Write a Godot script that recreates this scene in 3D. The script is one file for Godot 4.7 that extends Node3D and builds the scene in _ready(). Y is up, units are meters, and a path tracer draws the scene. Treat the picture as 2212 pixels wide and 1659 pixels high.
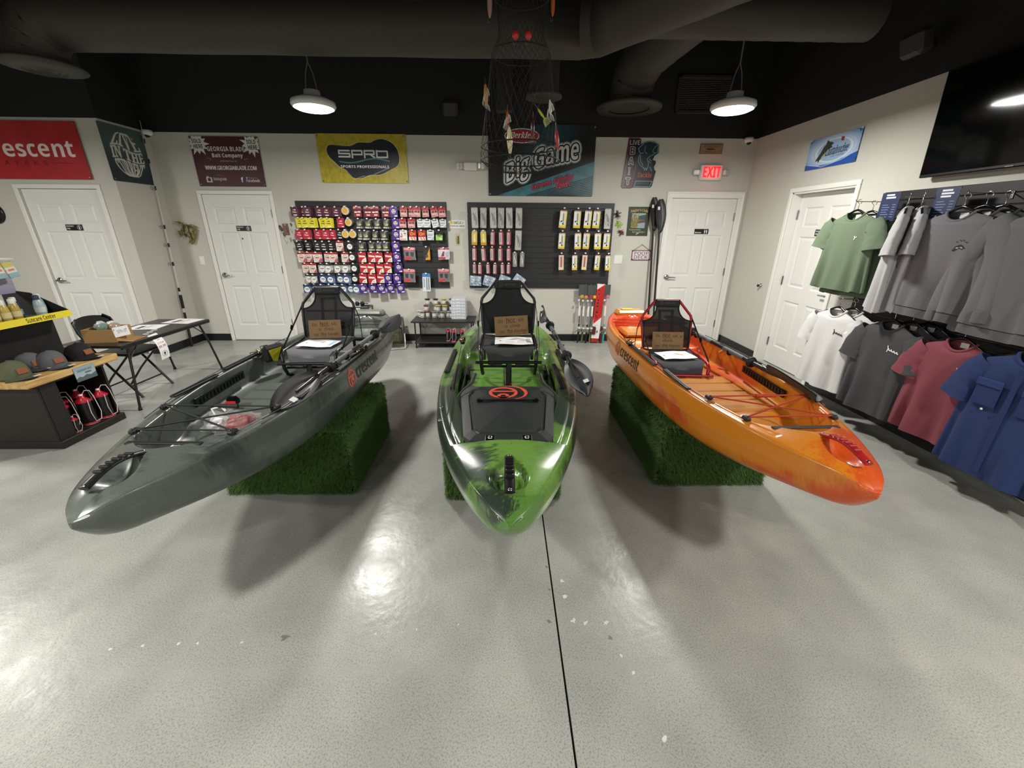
extends Node3D
# A tackle shop: three fishing kayaks on turf-covered stands, wall boards of packets, shirts on the right.
# x right, y up, the back wall is the plane z = 0 and the room runs towards +z.

class MB:
	var st = SurfaceTool.new()
	func _init():
		st.begin(Mesh.PRIMITIVE_TRIANGLES)
		st.set_smooth_group(-1)
	func smooth(g: int):
		st.set_smooth_group(g)
	func v(p: Vector3, uv := Vector2.ZERO, c := Color.WHITE):
		st.set_uv(uv)
		st.set_color(c)
		st.add_vertex(p)
	func tri(a: Vector3, b: Vector3, c: Vector3):
		v(a); v(c); v(b)
	func quad(a: Vector3, b: Vector3, c: Vector3, d: Vector3, r := Rect2(0, 0, 1, 1)):
		var ua = Vector2(r.position.x, r.end.y)
		var ub = r.end
		var uc = Vector2(r.end.x, r.position.y)
		var ud = r.position
		v(a, ua); v(c, uc); v(b, ub)
		v(a, ua); v(d, ud); v(c, uc)
	func box(c: Vector3, s: Vector3, bev := 0.0, bs := Basis()):
		var h = s * 0.5
		var b: float = minf(bev, minf(h.x, minf(h.y, h.z)) * 0.9)
		var ax = [Vector3.RIGHT, Vector3.UP, Vector3.BACK]
		for i in 3:
			for sg in [1.0, -1.0]:
				var n: Vector3 = ax[i] * sg
				var u: Vector3 = ax[(i + 1) % 3] if i == 1 else (Vector3.UP if i == 2 else Vector3.BACK * -sg)
				if i == 2: u = Vector3.RIGHT * sg
				if i == 1: u = Vector3.RIGHT
				var w: Vector3 = n.cross(u)
				var hn: float = absf(h.dot(n))
				var hu: float = absf(h.dot(u)) - b
				var hw: float = absf(h.dot(w)) - b
				var q = []
				for k in [[-1, -1], [1, -1], [1, 1], [-1, 1]]:
					q.append(c + bs * (n * hn + u * hu * k[0] + w * hw * k[1]))
				quad(q[0], q[1], q[2], q[3])
		if b > 0.0:
			for i in 3:
				var a: Vector3 = ax[i]
				var p: Vector3 = ax[(i + 1) % 3]
				var q2: Vector3 = ax[(i + 2) % 3]
				var ha: float = h.dot(a) - b
				for s1 in [1.0, -1.0]:
					for s2 in [1.0, -1.0]:
						var e1: Vector3 = p * s1 * h.dot(p) + q2 * s2 * (h.dot(q2) - b)
						var e2: Vector3 = p * s1 * (h.dot(p) - b) + q2 * s2 * h.dot(q2)
						if s1 * s2 > 0:
							quad(c + bs * (e1 - a * ha), c + bs * (e2 - a * ha), c + bs * (e2 + a * ha), c + bs * (e1 + a * ha))
						else:
							quad(c + bs * (e2 - a * ha), c + bs * (e1 - a * ha), c + bs * (e1 + a * ha), c + bs * (e2 + a * ha))
			for sx in [1.0, -1.0]:
				for sy in [1.0, -1.0]:
					for sz in [1.0, -1.0]:
						var px = c + bs * Vector3(sx * h.x, sy * (h.y - b), sz * (h.z - b))
						var py = c + bs * Vector3(sx * (h.x - b), sy * h.y, sz * (h.z - b))
						var pz = c + bs * Vector3(sx * (h.x - b), sy * (h.y - b), sz * h.z)
						if sx * sy * sz > 0: tri(px, py, pz)
						else: tri(px, pz, py)
	# rows of points; faces look along (next in row) x (next row)
	func grid(rows: Array, closed := false, uv := true, cols := []):
		var nr = rows.size()
		var nc: int = rows[0].size()
		var m = nc if closed else nc - 1
		for i in nr - 1:
			for j in m:
				var j2 = (j + 1) % nc
				var id = [[i, j, j], [i, j2, j + 1], [i + 1, j2, j + 1], [i + 1, j, j]]
				var q = []
				for k in id: q.append(rows[k[0]][k[1]])
				for k in [0, 2, 1, 0, 3, 2]:
					if (k == 2 or k == 1 or k == 0) and false: pass
					var t: Array = id[k]
					var cc: Color = cols[t[0]][t[1]] if cols.size() else Color.WHITE
					v(q[k], Vector2(float(t[2]) / m, 1.0 - float(t[0]) / (nr - 1)) if uv else Vector2.ZERO, cc)
	func tube(path: Array, r, sides := 8, caps := true, flat := 1.0, up := Vector3.UP):
		smooth(1)
		var rows = []
		var last_u = Vector3.ZERO
		for i in path.size():
			var p: Vector3 = path[i]
			var t: Vector3
			if i == 0: t = path[1] - path[0]
			elif i == path.size() - 1: t = path[i] - path[i - 1]
			else: t = (path[i + 1] - p).normalized() + (p - path[i - 1]).normalized()
			t = t.normalized()
			if t == Vector3.ZERO: t = Vector3.UP
			var u = last_u - t * last_u.dot(t)
			if u.length() < 0.01:
				u = up - t * up.dot(t)
				if u.length() < 0.05: u = Vector3.RIGHT - t * t.x
			u = u.normalized()
			last_u = u
			var w = t.cross(u)
			var rr: float = r[i] if r is Array else r
			var row = PackedVector3Array()
			for k in sides:
				var a = TAU * k / sides
				row.append(p + (u * cos(a) * flat + w * sin(a)) * rr)
			rows.append(row)
		grid(rows, true)
		smooth(-1)
		if caps:
			for e in [0, rows.size() - 1]:
				var row: PackedVector3Array = rows[e]
				for k in range(1, sides - 1):
					if e == 0: tri(row[0], row[k + 1], row[k])
					else: tri(row[0], row[k], row[k + 1])
	# profile of (radius, height); faces outwards when it runs upwards
	func lathe(prof: Array, seg := 16, xf := Transform3D(), sm := true):
		if sm: smooth(2)
		var rows = []
		for pr in prof:
			var row = PackedVector3Array()
			for k in seg:
				var a = -TAU * k / seg
				row.append(xf * Vector3(cos(a) * pr.x, pr.y, sin(a) * pr.x))
			rows.append(row)
		grid(rows, true)
		smooth(-1)
	func ball(c: Vector3, r: Vector3, seg := 12, bs := Basis()):
		var prof = []
		var n = maxi(seg / 2, 4)
		for i in n + 1:
			var a = -PI / 2 + PI * i / n
			prof.append(Vector2(maxf(cos(a), 0.001), sin(a)))
		lathe(prof, seg, Transform3D(bs * Basis.from_scale(r), c))
	# a polygon (anticlockwise seen from +z) drawn out from z0 to z1
	func slab(poly: PackedVector2Array, z0: float, z1: float, xf := Transform3D()):
		var idx = Geometry2D.triangulate_polygon(poly)
		var lo = Vector2(1e9, 1e9)
		var hi = -lo
		for p in poly:
			lo = lo.min(p)
			hi = hi.max(p)
		var sz = hi - lo
		for k in range(0, idx.size(), 3):
			var t = [poly[idx[k]], poly[idx[k + 1]], poly[idx[k + 2]]]
			if (t[1] - t[0]).cross(t[2] - t[0]) < 0: t = [t[0], t[2], t[1]]
			for q in [0, 2, 1]:
				v(xf * Vector3(t[q].x, t[q].y, z1), Vector2((t[q].x - lo.x) / sz.x, 1 - (t[q].y - lo.y) / sz.y))
			for q in [0, 1, 2]:
				v(xf * Vector3(t[q].x, t[q].y, z0), Vector2((t[q].x - lo.x) / sz.x, 1 - (t[q].y - lo.y) / sz.y))
		var ccw = not Geometry2D.is_polygon_clockwise(poly)
		for k in poly.size():
			var a = poly[k]
			var b = poly[(k + 1) % poly.size()]
			if not ccw:
				var sw = a
				a = b
				b = sw
			quad(xf * Vector3(a.x, a.y, z0), xf * Vector3(b.x, b.y, z0), xf * Vector3(b.x, b.y, z1), xf * Vector3(a.x, a.y, z1))
	func mesh() -> ArrayMesh:
		st.generate_normals()
		st.index()
		return st.commit()

# ---------------------------------------------------------------- pictures for flat print
class Pic:
	var im: Image
	var w: int
	var h: int
	func _init(ww: int, hh: int, bg: Color):
		w = ww
		h = hh
		im = Image.create(w, h, false, Image.FORMAT_RGBA8)
		im.fill(bg)
	func rect(x, y, ww, hh, c: Color):
		im.fill_rect(Rect2i(int(x), int(y), maxi(int(ww), 1), maxi(int(hh), 1)), c)
	func poly(pts: Array, c: Color):
		var y0 = 1e9
		var y1 = -1e9
		for p in pts:
			y0 = minf(y0, p.y)
			y1 = maxf(y1, p.y)
		for y in range(maxi(int(y0), 0), mini(int(ceil(y1)) + 1, h)):
			var yc = y + 0.5
			var xs = []
			for i in pts.size():
				var a: Vector2 = pts[i]
				var b: Vector2 = pts[(i + 1) % pts.size()]
				if (a.y <= yc) != (b.y <= yc):
					xs.append(a.x + (b.x - a.x) * (yc - a.y) / (b.y - a.y))
			xs.sort()
			for k in range(0, xs.size() - 1, 2):
				var xa = int(round(xs[k]))
				var xb = int(round(xs[k + 1]))
				if xb > xa: im.fill_rect(Rect2i(xa, y, xb - xa, 1), c)
	func ell(cx, cy, rx, ry, c: Color):
		var p = []
		for i in 40: p.append(Vector2(cx + cos(TAU * i / 40) * rx, cy + sin(TAU * i / 40) * ry))
		poly(p, c)
	func line(pts: Array, t: float, c: Color):
		for i in pts.size() - 1:
			var a: Vector2 = pts[i]
			var b: Vector2 = pts[i + 1]
			var n = (b - a).normalized().orthogonal() * t * 0.5
			poly([a + n, b + n, b - n, a - n], c)
			if t > 3: ell(b.x, b.y, t / 2, t / 2, c)
		if t > 3: ell(pts[0].x, pts[0].y, t / 2, t / 2, c)
	# text whose box is (x, y, w, h); warp(Vector2 in 0..1 of the box) may move it
	func text(s: String, x: float, y: float, ww: float, hh: float, c: Color, font := "Droid Sans Bold", grow := 0.0, warp = null):
		var tm = TextMesh.new()
		var f = SystemFont.new()
		f.font_names = PackedStringArray([font.replace(" Bold", "")])
		f.font_weight = 700 if font.ends_with("Bold") else 400
		tm.font = f
		tm.text = s
		tm.font_size = 48
		tm.depth = 0.0
		tm.curve_step = 2.0
		var arr = tm.surface_get_arrays(0)
		var vs: PackedVector3Array = arr[Mesh.ARRAY_VERTEX]
		var ix: PackedInt32Array = arr[Mesh.ARRAY_INDEX] if arr[Mesh.ARRAY_INDEX] != null else PackedInt32Array(range(vs.size()))
		var lo = Vector2(1e9, 1e9)
		var hi = -lo
		for p in vs:
			lo = lo.min(Vector2(p.x, p.y))
			hi = hi.max(Vector2(p.x, p.y))
		var offs = [Vector2.ZERO]
		if grow > 0.0:
			offs = []
			for k in 12: offs.append(Vector2.from_angle(TAU * k / 12) * grow)
		for k in range(0, ix.size(), 3):
			var t = []
			for q in 3:
				var p = vs[ix[k + q]]
				var u = Vector2((p.x - lo.x) / (hi.x - lo.x), 1.0 - (p.y - lo.y) / (hi.y - lo.y))
				if warp != null: u = warp.call(u)
				t.append(Vector2(x + u.x * ww, y + u.y * hh))
			for o in offs: poly([t[0] + o, t[1] + o, t[2] + o], c)
	func noise(amount: float, scale: float, sd: int):
		var n = FastNoiseLite.new()
		n.seed = sd
		n.frequency = scale
		for y in h:
			for x in w:
				var c = im.get_pixel(x, y)
				var k = 1.0 + amount * n.get_noise_2d(x, y)
				im.set_pixel(x, y, Color(c.r * k, c.g * k, c.b * k, c.a))
	func tex() -> ImageTexture:
		return ImageTexture.create_from_image(im)

var used = {}
func numbered(n: String) -> String:
	if not used.has(n):
		used[n] = 0
		return n
	used[n] += 1
	return "%s_%03d" % [n, used[n]]
func tag(o: Node3D, label: String, category: String, group := ""):
	o.set_meta("label", label)
	o.set_meta("category", category)
	if group: o.set_meta("group", group)
func thing(n: String, label: String, category: String, at := Vector3.ZERO, group := "", turn := 0.0) -> Node3D:
	var o = Node3D.new()
	o.name = numbered(n)
	add_child(o)
	o.position = at
	o.rotation.y = turn
	tag(o, label, category, group)
	return o
func put(n: String, m, mt: Material, parent: Node3D, xf := Transform3D()) -> MeshInstance3D:
	var o = MeshInstance3D.new()
	o.name = n if parent != self else numbered(n)
	o.mesh = m.mesh() if m is MB else m
	o.material_override = mt
	o.transform = xf
	parent.add_child(o, true)
	return o
func single(n: String, label: String, category: String, m, mt: Material, xf := Transform3D(), group := "") -> MeshInstance3D:
	var o = put(n, m, mt, self, xf)
	tag(o, label, category, group)
	return o
func struct(n: String, m, mt: Material, xf := Transform3D()) -> MeshInstance3D:
	var o = put(n, m, mt, self, xf)
	o.set_meta("kind", "structure")
	return o
func struct_root(n: String, at := Vector3.ZERO, turn := 0.0) -> Node3D:
	var o = Node3D.new()
	o.name = numbered(n)
	add_child(o)
	o.position = at
	o.rotation.y = turn
	o.set_meta("kind", "structure")
	return o
func mat(c: Color, rough := 0.6, metal := 0.0) -> StandardMaterial3D:
	var m = StandardMaterial3D.new()
	m.albedo_color = c
	m.roughness = rough
	m.metallic = metal
	return m
func hx(s: String) -> Color:
	return Color.html(s)
func picmat(p: Pic, rough := 0.5) -> StandardMaterial3D:
	var m = StandardMaterial3D.new()
	m.albedo_texture = p.tex()
	m.roughness = rough
	m.texture_repeat = false
	return m
func noise_tex(sd: int, freq: float, stops: Array, size := 512, oct := 4, typ := FastNoiseLite.TYPE_SIMPLEX_SMOOTH) -> NoiseTexture2D:
	var t = NoiseTexture2D.new()
	t.width = size
	t.height = size
	t.seamless = true
	var n = FastNoiseLite.new()
	n.seed = sd
	n.frequency = freq
	n.noise_type = typ
	n.fractal_octaves = oct
	t.noise = n
	var g = Gradient.new()
	g.offsets = PackedFloat32Array([])
	var of = PackedFloat32Array()
	var cs = PackedColorArray()
	for s in stops:
		of.append(s[0])
		cs.append(s[1])
	g.offsets = of
	g.colors = cs
	t.color_ramp = g
	return t
func tri_tex(m: StandardMaterial3D, t: Texture2D, scale: float, world := false) -> StandardMaterial3D:
	m.albedo_texture = t
	m.uv1_triplanar = true
	m.uv1_world_triplanar = world
	m.uv1_scale = Vector3.ONE * scale
	return m
func grey(v: float) -> Color:
	return Color(v, v, v)
func xf(at: Vector3, euler := Vector3.ZERO) -> Transform3D:
	return Transform3D(Basis.from_euler(euler), at)
func lettering(s: String, h: float, depth: float, bold := true, font := "Droid Sans") -> TextMesh:
	var tm = TextMesh.new()
	var f = SystemFont.new()
	f.font_names = PackedStringArray([font])
	f.font_weight = 700 if bold else 400
	tm.font = f
	tm.text = s
	tm.font_size = 32
	tm.pixel_size = h / 32.0 * 1.38
	tm.depth = depth
	return tm
func ordinal(i: int) -> String:
	return ["first", "second", "third", "fourth", "fifth", "sixth", "seventh", "eighth", "ninth", "tenth", "eleventh", "twelfth", "thirteenth", "fourteenth", "fifteenth", "sixteenth", "seventeenth", "eighteenth", "nineteenth", "twentieth"][i]

const EXPOSURE := 1.0
const LAMP := 7.2
const XR := 3.372      # right wall
const XL := -4.585     # jog on the left
const ZJ := 0.709
const PAINT := 2.76    # pale paint below, black above
const TOP := 4.5
const XFAR := -9.2
const ZFAR := 12.2
var M = {}

func _ready():
	var cam = Camera3D.new()
	cam.name = "camera"
	cam.fov = 86.638
	cam.near = 0.05
	cam.far = 100.0
	cam.transform = Transform3D(Basis(Vector3(0.999793, 0.006442, 0.019287), Vector3(0.000869, 0.934083, -0.357056), Vector3(-0.020315, 0.356999, 0.933884)), Vector3(0, 1.6294, 6.1492))
	add_child(cam)
	var env = Environment.new()
	env.background_mode = Environment.BG_COLOR
	env.background_color = Color.BLACK
	env.tonemap_mode = Environment.TONE_MAPPER_LINEAR
	env.tonemap_exposure = EXPOSURE
	env.sdfgi_enabled = true
	env.ssao_enabled = true
	env.ssil_enabled = true
	var we = WorldEnvironment.new()
	we.name = "world_environment"
	we.environment = env
	add_child(we)
	materials()
	lamps()
	room()
	floor_marks()
	ducts()
	build_all()

func build_all():
	stands()
	kayaks()
	seats()
	banners()
	boards()
	wall_signs()
	wall_bits()
	back_floor()
	clothes()
	left_corner()
	lure_net()
	pass

func materials():
	M.wall = tri_tex(mat(Color.WHITE, 0.75), noise_tex(3, 0.03, [[0.0, hx("c9c8bf")], [1.0, hx("cbcac1")]], 256), 1.5, true)
	M.black_wall = mat(hx("16181b"), 0.7)
	M.black = mat(hx("141416"), 0.45)
	M.base = mat(hx("15181a"), 0.4)
	M.white = mat(hx("e9e9e4"), 0.4)
	M.door = mat(hx("e4e4e0"), 0.42)
	M.chrome = mat(hx("b9b9b9"), 0.22, 1.0)
	M.steel = mat(hx("8d8f90"), 0.35, 1.0)
	M.duct = mat(hx("38352f"), 0.6)
	M.rubber = mat(hx("111213"), 0.6)
	M.gloss_black = mat(hx("0c0d0f"), 0.18)
	var g = mat(Color.WHITE, 0.3)
	g.albedo_texture = noise_tex(11, 0.006, [[0.0, hx("a3a59f")], [0.45, hx("acaea8")], [1.0, hx("b9bab4")]], 1024, 5)
	g.uv1_triplanar = true
	g.uv1_world_triplanar = true
	g.uv1_scale = Vector3.ONE * 0.31
	g.detail_enabled = true
	g.detail_blend_mode = BaseMaterial3D.BLEND_MODE_MUL
	g.detail_uv_layer = BaseMaterial3D.DETAIL_UV_2
	g.detail_albedo = noise_tex(5, 0.09, [[0.0, hx("8a8a88")], [0.2, hx("dedede")], [0.5, hx("f4f4f4")], [1.0, Color.WHITE]], 1024, 3, FastNoiseLite.TYPE_SIMPLEX)
	g.uv2_triplanar = true
	g.uv2_world_triplanar = true
	g.uv2_scale = Vector3.ONE * 1.1
	g.roughness_texture = noise_tex(8, 0.02, [[0.0, grey(0.20)], [1.0, grey(0.42)]], 512, 4)
	g.roughness = 1.0
	g.roughness_texture_channel = BaseMaterial3D.TEXTURE_CHANNEL_RED
	g.normal_enabled = true
	var nt = NoiseTexture2D.new()
	nt.width = 1024
	nt.height = 1024
	nt.seamless = true
	nt.as_normal_map = true
	nt.bump_strength = 1.2
	var fn = FastNoiseLite.new()
	fn.frequency = 0.05
	fn.seed = 4
	nt.noise = fn
	g.normal_texture = nt
	g.normal_scale = 0.16
	M.floor = g

func lamps():
	var spots = [[-1.66, 1.92], [1.99, 2.03], [-5.2, 3.3], [-2.0, 5.95], [2.45, 6.2], [-5.6, 6.2], [-2.0, 9.9], [2.2, 9.9], [-5.6, 9.9]]
	for i in spots.size():
		var s: Array = spots[i]
		var where: String = ["hanging left of centre, near the yellow banner", "hanging on the right, near the exit sign", "hanging over the sunscreen display", "hanging behind the viewer on the left", "hanging behind the viewer on the right", "hanging far left behind the viewer", "hanging at the room's far end, middle", "hanging at the room's far end, right", "hanging at the room's far end, left"][i]
		var t = thing("high_bay_lamp", "round white high bay lamp on a cord, " + where, "lamp", Vector3(s[0], 2.6, s[1]), "round high bay lamps")
		var b = MB.new()
		b.lathe([Vector2(0.001, 0.0), Vector2(0.17, 0.0), Vector2(0.185, 0.02), Vector2(0.18, 0.05), Vector2(0.12, 0.075), Vector2(0.07, 0.085), Vector2(0.065, 0.13), Vector2(0.001, 0.135)], 28)
		put("housing", b, mat(hx("d8d8d4"), 0.4), t)
		b = MB.new()
		b.lathe([Vector2(0.001, -0.012), Vector2(0.14, -0.012), Vector2(0.168, 0.001)], 28)
		var lm = mat(Color.WHITE, 0.4)
		lm.emission_enabled = true
		lm.emission = Color(1.0, 0.98, 0.93)
		lm.emission_energy_multiplier = 9.0
		put("lens", b, lm, t)
		b = MB.new()
		var top = TOP - 2.6
		b.tube([Vector3(0, 0.34, 0), Vector3(0.002, top, -0.01)], 0.006, 6)
		for sx in [-1.0, 1.0]: b.tube([Vector3(0.06 * sx, 0.07, 0), Vector3(0.03 * sx, 0.26, 0), Vector3(0, 0.34, 0)], 0.004, 6)
		put("cord", b, mat(hx("6d6d6b"), 0.5), t)
		var l = AreaLight3D.new()
		l.name = "light"
		l.area_size = Vector2(0.24, 0.24)
		l.light_color = Color(1.0, 0.985, 0.955)
		l.light_energy = LAMP
		l.omni_range if false else 0
		l.shadow_enabled = true
		l.position = Vector3(0, -0.02, 0)
		l.rotation = Vector3(-PI / 2, 0, 0)
		t.add_child(l)

func wall_box(b: MB, x0: float, y0: float, z0: float, x1: float, y1: float, z1: float):
	b.box(Vector3((x0 + x1) / 2, (y0 + y1) / 2, (z0 + z1) / 2), Vector3(absf(x1 - x0), absf(y1 - y0), absf(z1 - z0)))

const DOOR_W := 0.915
const DOOR_H := 2.035
func room():
	# floor: two pours with a sawn joint between them
	var fl = struct_root("floor")
	var b = MB.new()
	wall_box(b, XFAR, -0.2, -0.3, 0.2305, 0.0, ZFAR)
	put("slab", b, M.floor, fl)
	b = MB.new()
	wall_box(b, 0.2385, -0.2, -0.3, XR + 0.3, 0.0, ZFAR)
	put("slab", b, M.floor, fl)
	b = MB.new()
	wall_box(b, 0.2305, -0.2, -0.3, 0.2385, -0.012, ZFAR)
	put("joint_filler", b, mat(hx("1d1c1a"), 0.9), fl)
	b = MB.new()
	wall_box(b, XFAR - 0.2, TOP, -0.2, XR + 0.2, TOP + 0.15, ZFAR + 0.2)
	struct("ceiling", b, mat(hx("121316"), 0.9))
	# back wall with two door openings
	var t = 0.14
	b = MB.new()
	var d1 = -4.099
	var d2 = 2.3431
	wall_box(b, XL - t, 0, -t, d1, PAINT, 0)
	wall_box(b, d1, DOOR_H, -t, d1 + DOOR_W, PAINT, 0)
	wall_box(b, d1 + DOOR_W, 0, -t, d2, PAINT, 0)
	wall_box(b, d2, DOOR_H, -t, d2 + DOOR_W, PAINT, 0)
	wall_box(b, d2 + DOOR_W, 0, -t, XR + t, PAINT, 0)
	var w = struct("wall_back", b, M.wall)
	b = MB.new()
	wall_box(b, XL - t, PAINT, -t, XR + t, TOP, 0)
	put("upper_band", b, M.black_wall, w)
	# right wall with one opening
	b = MB.new()
	var r0 = 1.0
	wall_box(b, XR, 0, 0, XR + t, PAINT, r0)
	wall_box(b, XR, DOOR_H, r0, XR + t, PAINT, r0 + DOOR_W)
	wall_box(b, XR, 0, r0 + DOOR_W, XR + t, PAINT, ZFAR)
	w = struct("wall_right", b, M.wall)
	b = MB.new()
	wall_box(b, XR, PAINT, 0, XR + t, TOP, ZFAR)
	put("upper_band", b, M.black_wall, w)
	# left jog and the wall beside it
	b = MB.new()
	wall_box(b, XL - t, 0, 0, XL, PAINT, ZJ)
	w = struct("wall_jog", b, M.wall)
	b = MB.new()
	wall_box(b, XL - t, PAINT, 0, XL, TOP, ZJ)
	put("upper_band", b, M.black_wall, w)
	b = MB.new()
	var d0 = -5.7425
	wall_box(b, XFAR, 0, ZJ - t, d0, PAINT, ZJ)
	wall_box(b, d0, DOOR_H, ZJ - t, d0 + DOOR_W, PAINT, ZJ)
	wall_box(b, d0 + DOOR_W, 0, ZJ - t, XL - t, PAINT, ZJ)
	w = struct("wall_left_front", b, M.wall)
	b = MB.new()
	wall_box(b, XFAR, PAINT, ZJ - t, XL - t, TOP, ZJ)
	put("upper_band", b, M.black_wall, w)
	b = MB.new()
	wall_box(b, XFAR - t, 0, ZJ - t, XFAR, PAINT, ZFAR)
	w = struct("wall_left", b, M.wall)
	b = MB.new()
	wall_box(b, XFAR - t, PAINT, ZJ - t, XFAR, TOP, ZFAR)
	put("upper_band", b, M.black_wall, w)
	b = MB.new()
	wall_box(b, XFAR - t, 0, ZFAR, XR + t, PAINT, ZFAR + t)
	w = struct("wall_front", b, M.wall)
	b = MB.new()
	wall_box(b, XFAR - t, PAINT, ZFAR, XR + t, TOP, ZFAR + t)
	put("upper_band", b, M.black_wall, w)
	# cove base
	var bh = 0.105
	b = MB.new()
	wall_box(b, XL, 0, 0, d1 - 0.05, bh, 0.012)
	wall_box(b, d1 + DOOR_W + 0.05, 0, 0, d2 - 0.086, bh, 0.012)
	struct("baseboard_back", b, M.base)
	b = MB.new()
	wall_box(b, XR - 0.012, 0, 0.0, XR, bh, r0 - 0.05)
	wall_box(b, XR - 0.012, 0, r0 + DOOR_W + 0.05, XR, bh + 0.03, ZFAR)
	struct("baseboard_right", b, M.base)
	b = MB.new()
	wall_box(b, XL, 0, 0.012, XL + 0.012, bh, ZJ + 0.012)
	wall_box(b, d0 + DOOR_W + 0.05, 0, ZJ, XL, bh, ZJ + 0.012)
	wall_box(b, XFAR, 0, ZJ, d0 - 0.05, bh, ZJ + 0.012)
	struct("baseboard_left", b, M.base)
	door(Vector3(d0, 0, ZJ), 0.0, 0.02, 0.049, "left", true)
	door(Vector3(d1, 0, 0), 0.0, 0.004, 0.049, "left", true)
	door(Vector3(d2, 0, 0), 0.0, 0.004, 0.086, "left", false)
	door(Vector3(XR, 0, r0), -PI / 2, 0.10, 0.049, "right", true)

var n_door = 0
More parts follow.
